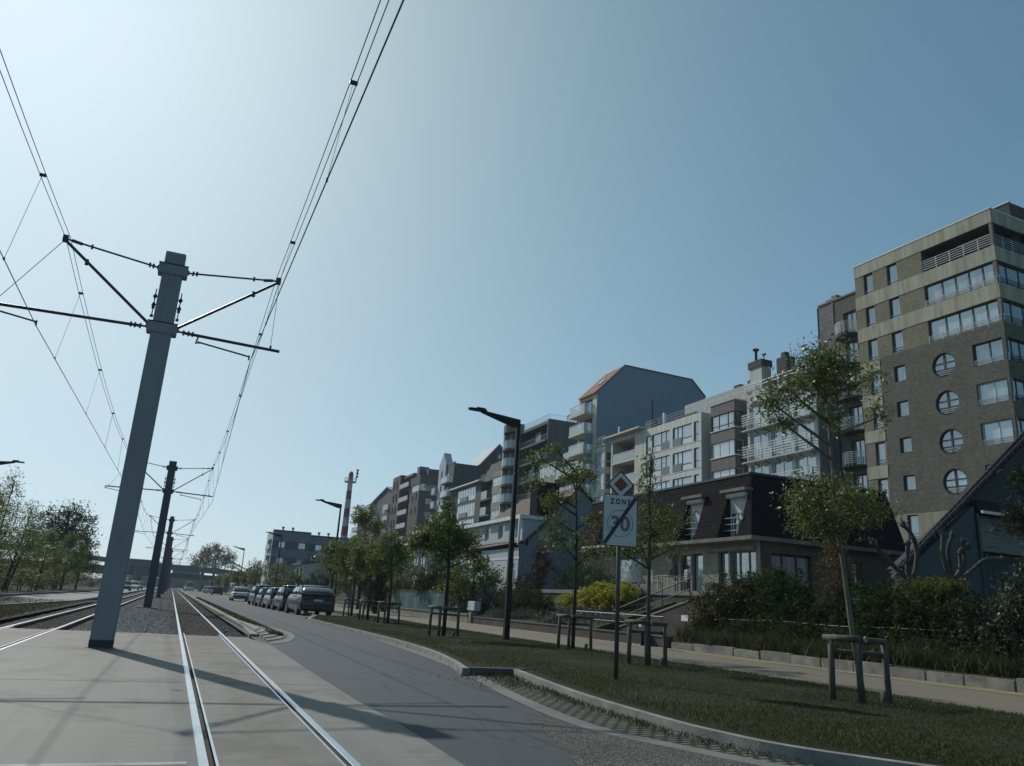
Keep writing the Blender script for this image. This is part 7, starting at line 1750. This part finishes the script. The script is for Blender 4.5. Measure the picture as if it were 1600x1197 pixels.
pollard('left leafless pollard tree with two crooked arms', (23.4,20.2,2.5), [[(-.3,.2,.7),(-.75,.4,1.2),(-1.25,.3,1.55)],[(.25,0,.6),(.45,0,1.3),(.3,0,1.9),(-.1,0,2.25)],[(.05,.1,.8),(.05,0,1.6)]], 4)
pollard('right leafless pollard tree with upright crooked arms', (24.3,19.3,2.5), [[(-.15,0,.7),(-.3,0,1.3),(-.2,0,1.9)],[(.1,.1,.8),(.0,0,1.5),(.25,0,1.95)],[(.35,0,.5),(.7,0,1.0),(.75,0,1.75)],[(.4,-.1,.45),(.95,0,.75),(1.5,-.2,1.2),(2.2,-.3,1.25)],[(.5,0,.8),(.55,0,1.4),(.95,0,1.6)]], 6)
# pine reaching in from the right
t = thing('pine_tree', 'dark pine reaching its needle branches into the picture from the right edge', 'tree', (19.3,12.3,1))
m_ = MB(); m_.tube([(19.3,12.3,.9),(19.3,12.3,3.5),(19.3,12.4,6.0)], [.2,.16,.09], 9); r_ = random.Random(8); cl = []
for k in range(16):
    z = 3.4+.10*k; a = r_.uniform(-2.4,-1.2) if k % 3 else r_.uniform(-1,2.2); L = r_.uniform(.9,1.5); p0 = Vector((19.3,12.35,z)); 
    dirv = Vector((-math.cos(a*.35),math.sin(a+1.8)*.9,.12)) if k % 3 else Vector((math.cos(a),math.sin(a),.1)); p1 = p0 + dirv*L
    m_.tube([p0,p0.lerp(p1,.5)+Vector((0,0,-.1)),p1],[.045,.03,.012],5)
    for q in np.linspace(.35,1,9):
        b_ = p0.lerp(p1,float(q)); cl += [tuple(b_+Vector((r_.gauss(0,.16),r_.gauss(0,.16),r_.gauss(.05,.1)))) for _ in range(3)]
m_.build('trunk', B_dark, t, smooth=True, recalc=False)
leaf_mesh('crown', spray(np.array(cl), 46, .16, 5), .16, L_pine, t, 6, .07)
# ---------------------------------------------------------------- the air
mb = MB(); mb.box(-200, 200, -25, 425, -1.3, 36.5)
hm = bpy.data.materials.new('haze air'); hm.use_nodes = True; nt = hm.node_tree; nt.nodes.clear()
ho = nt.nodes.new('ShaderNodeOutputMaterial'); hv = nt.nodes.new('ShaderNodeVolumePrincipled'); hv.inputs['Color'].default_value = (.80,.90,1.,1); hv.inputs['Density'].default_value = .00022; hv.inputs['Anisotropy'].default_value = .3
nt.links.new(hv.outputs[0], ho.inputs['Volume'])
o = mb.build('haze', hm); o['kind'] = 'stuff'
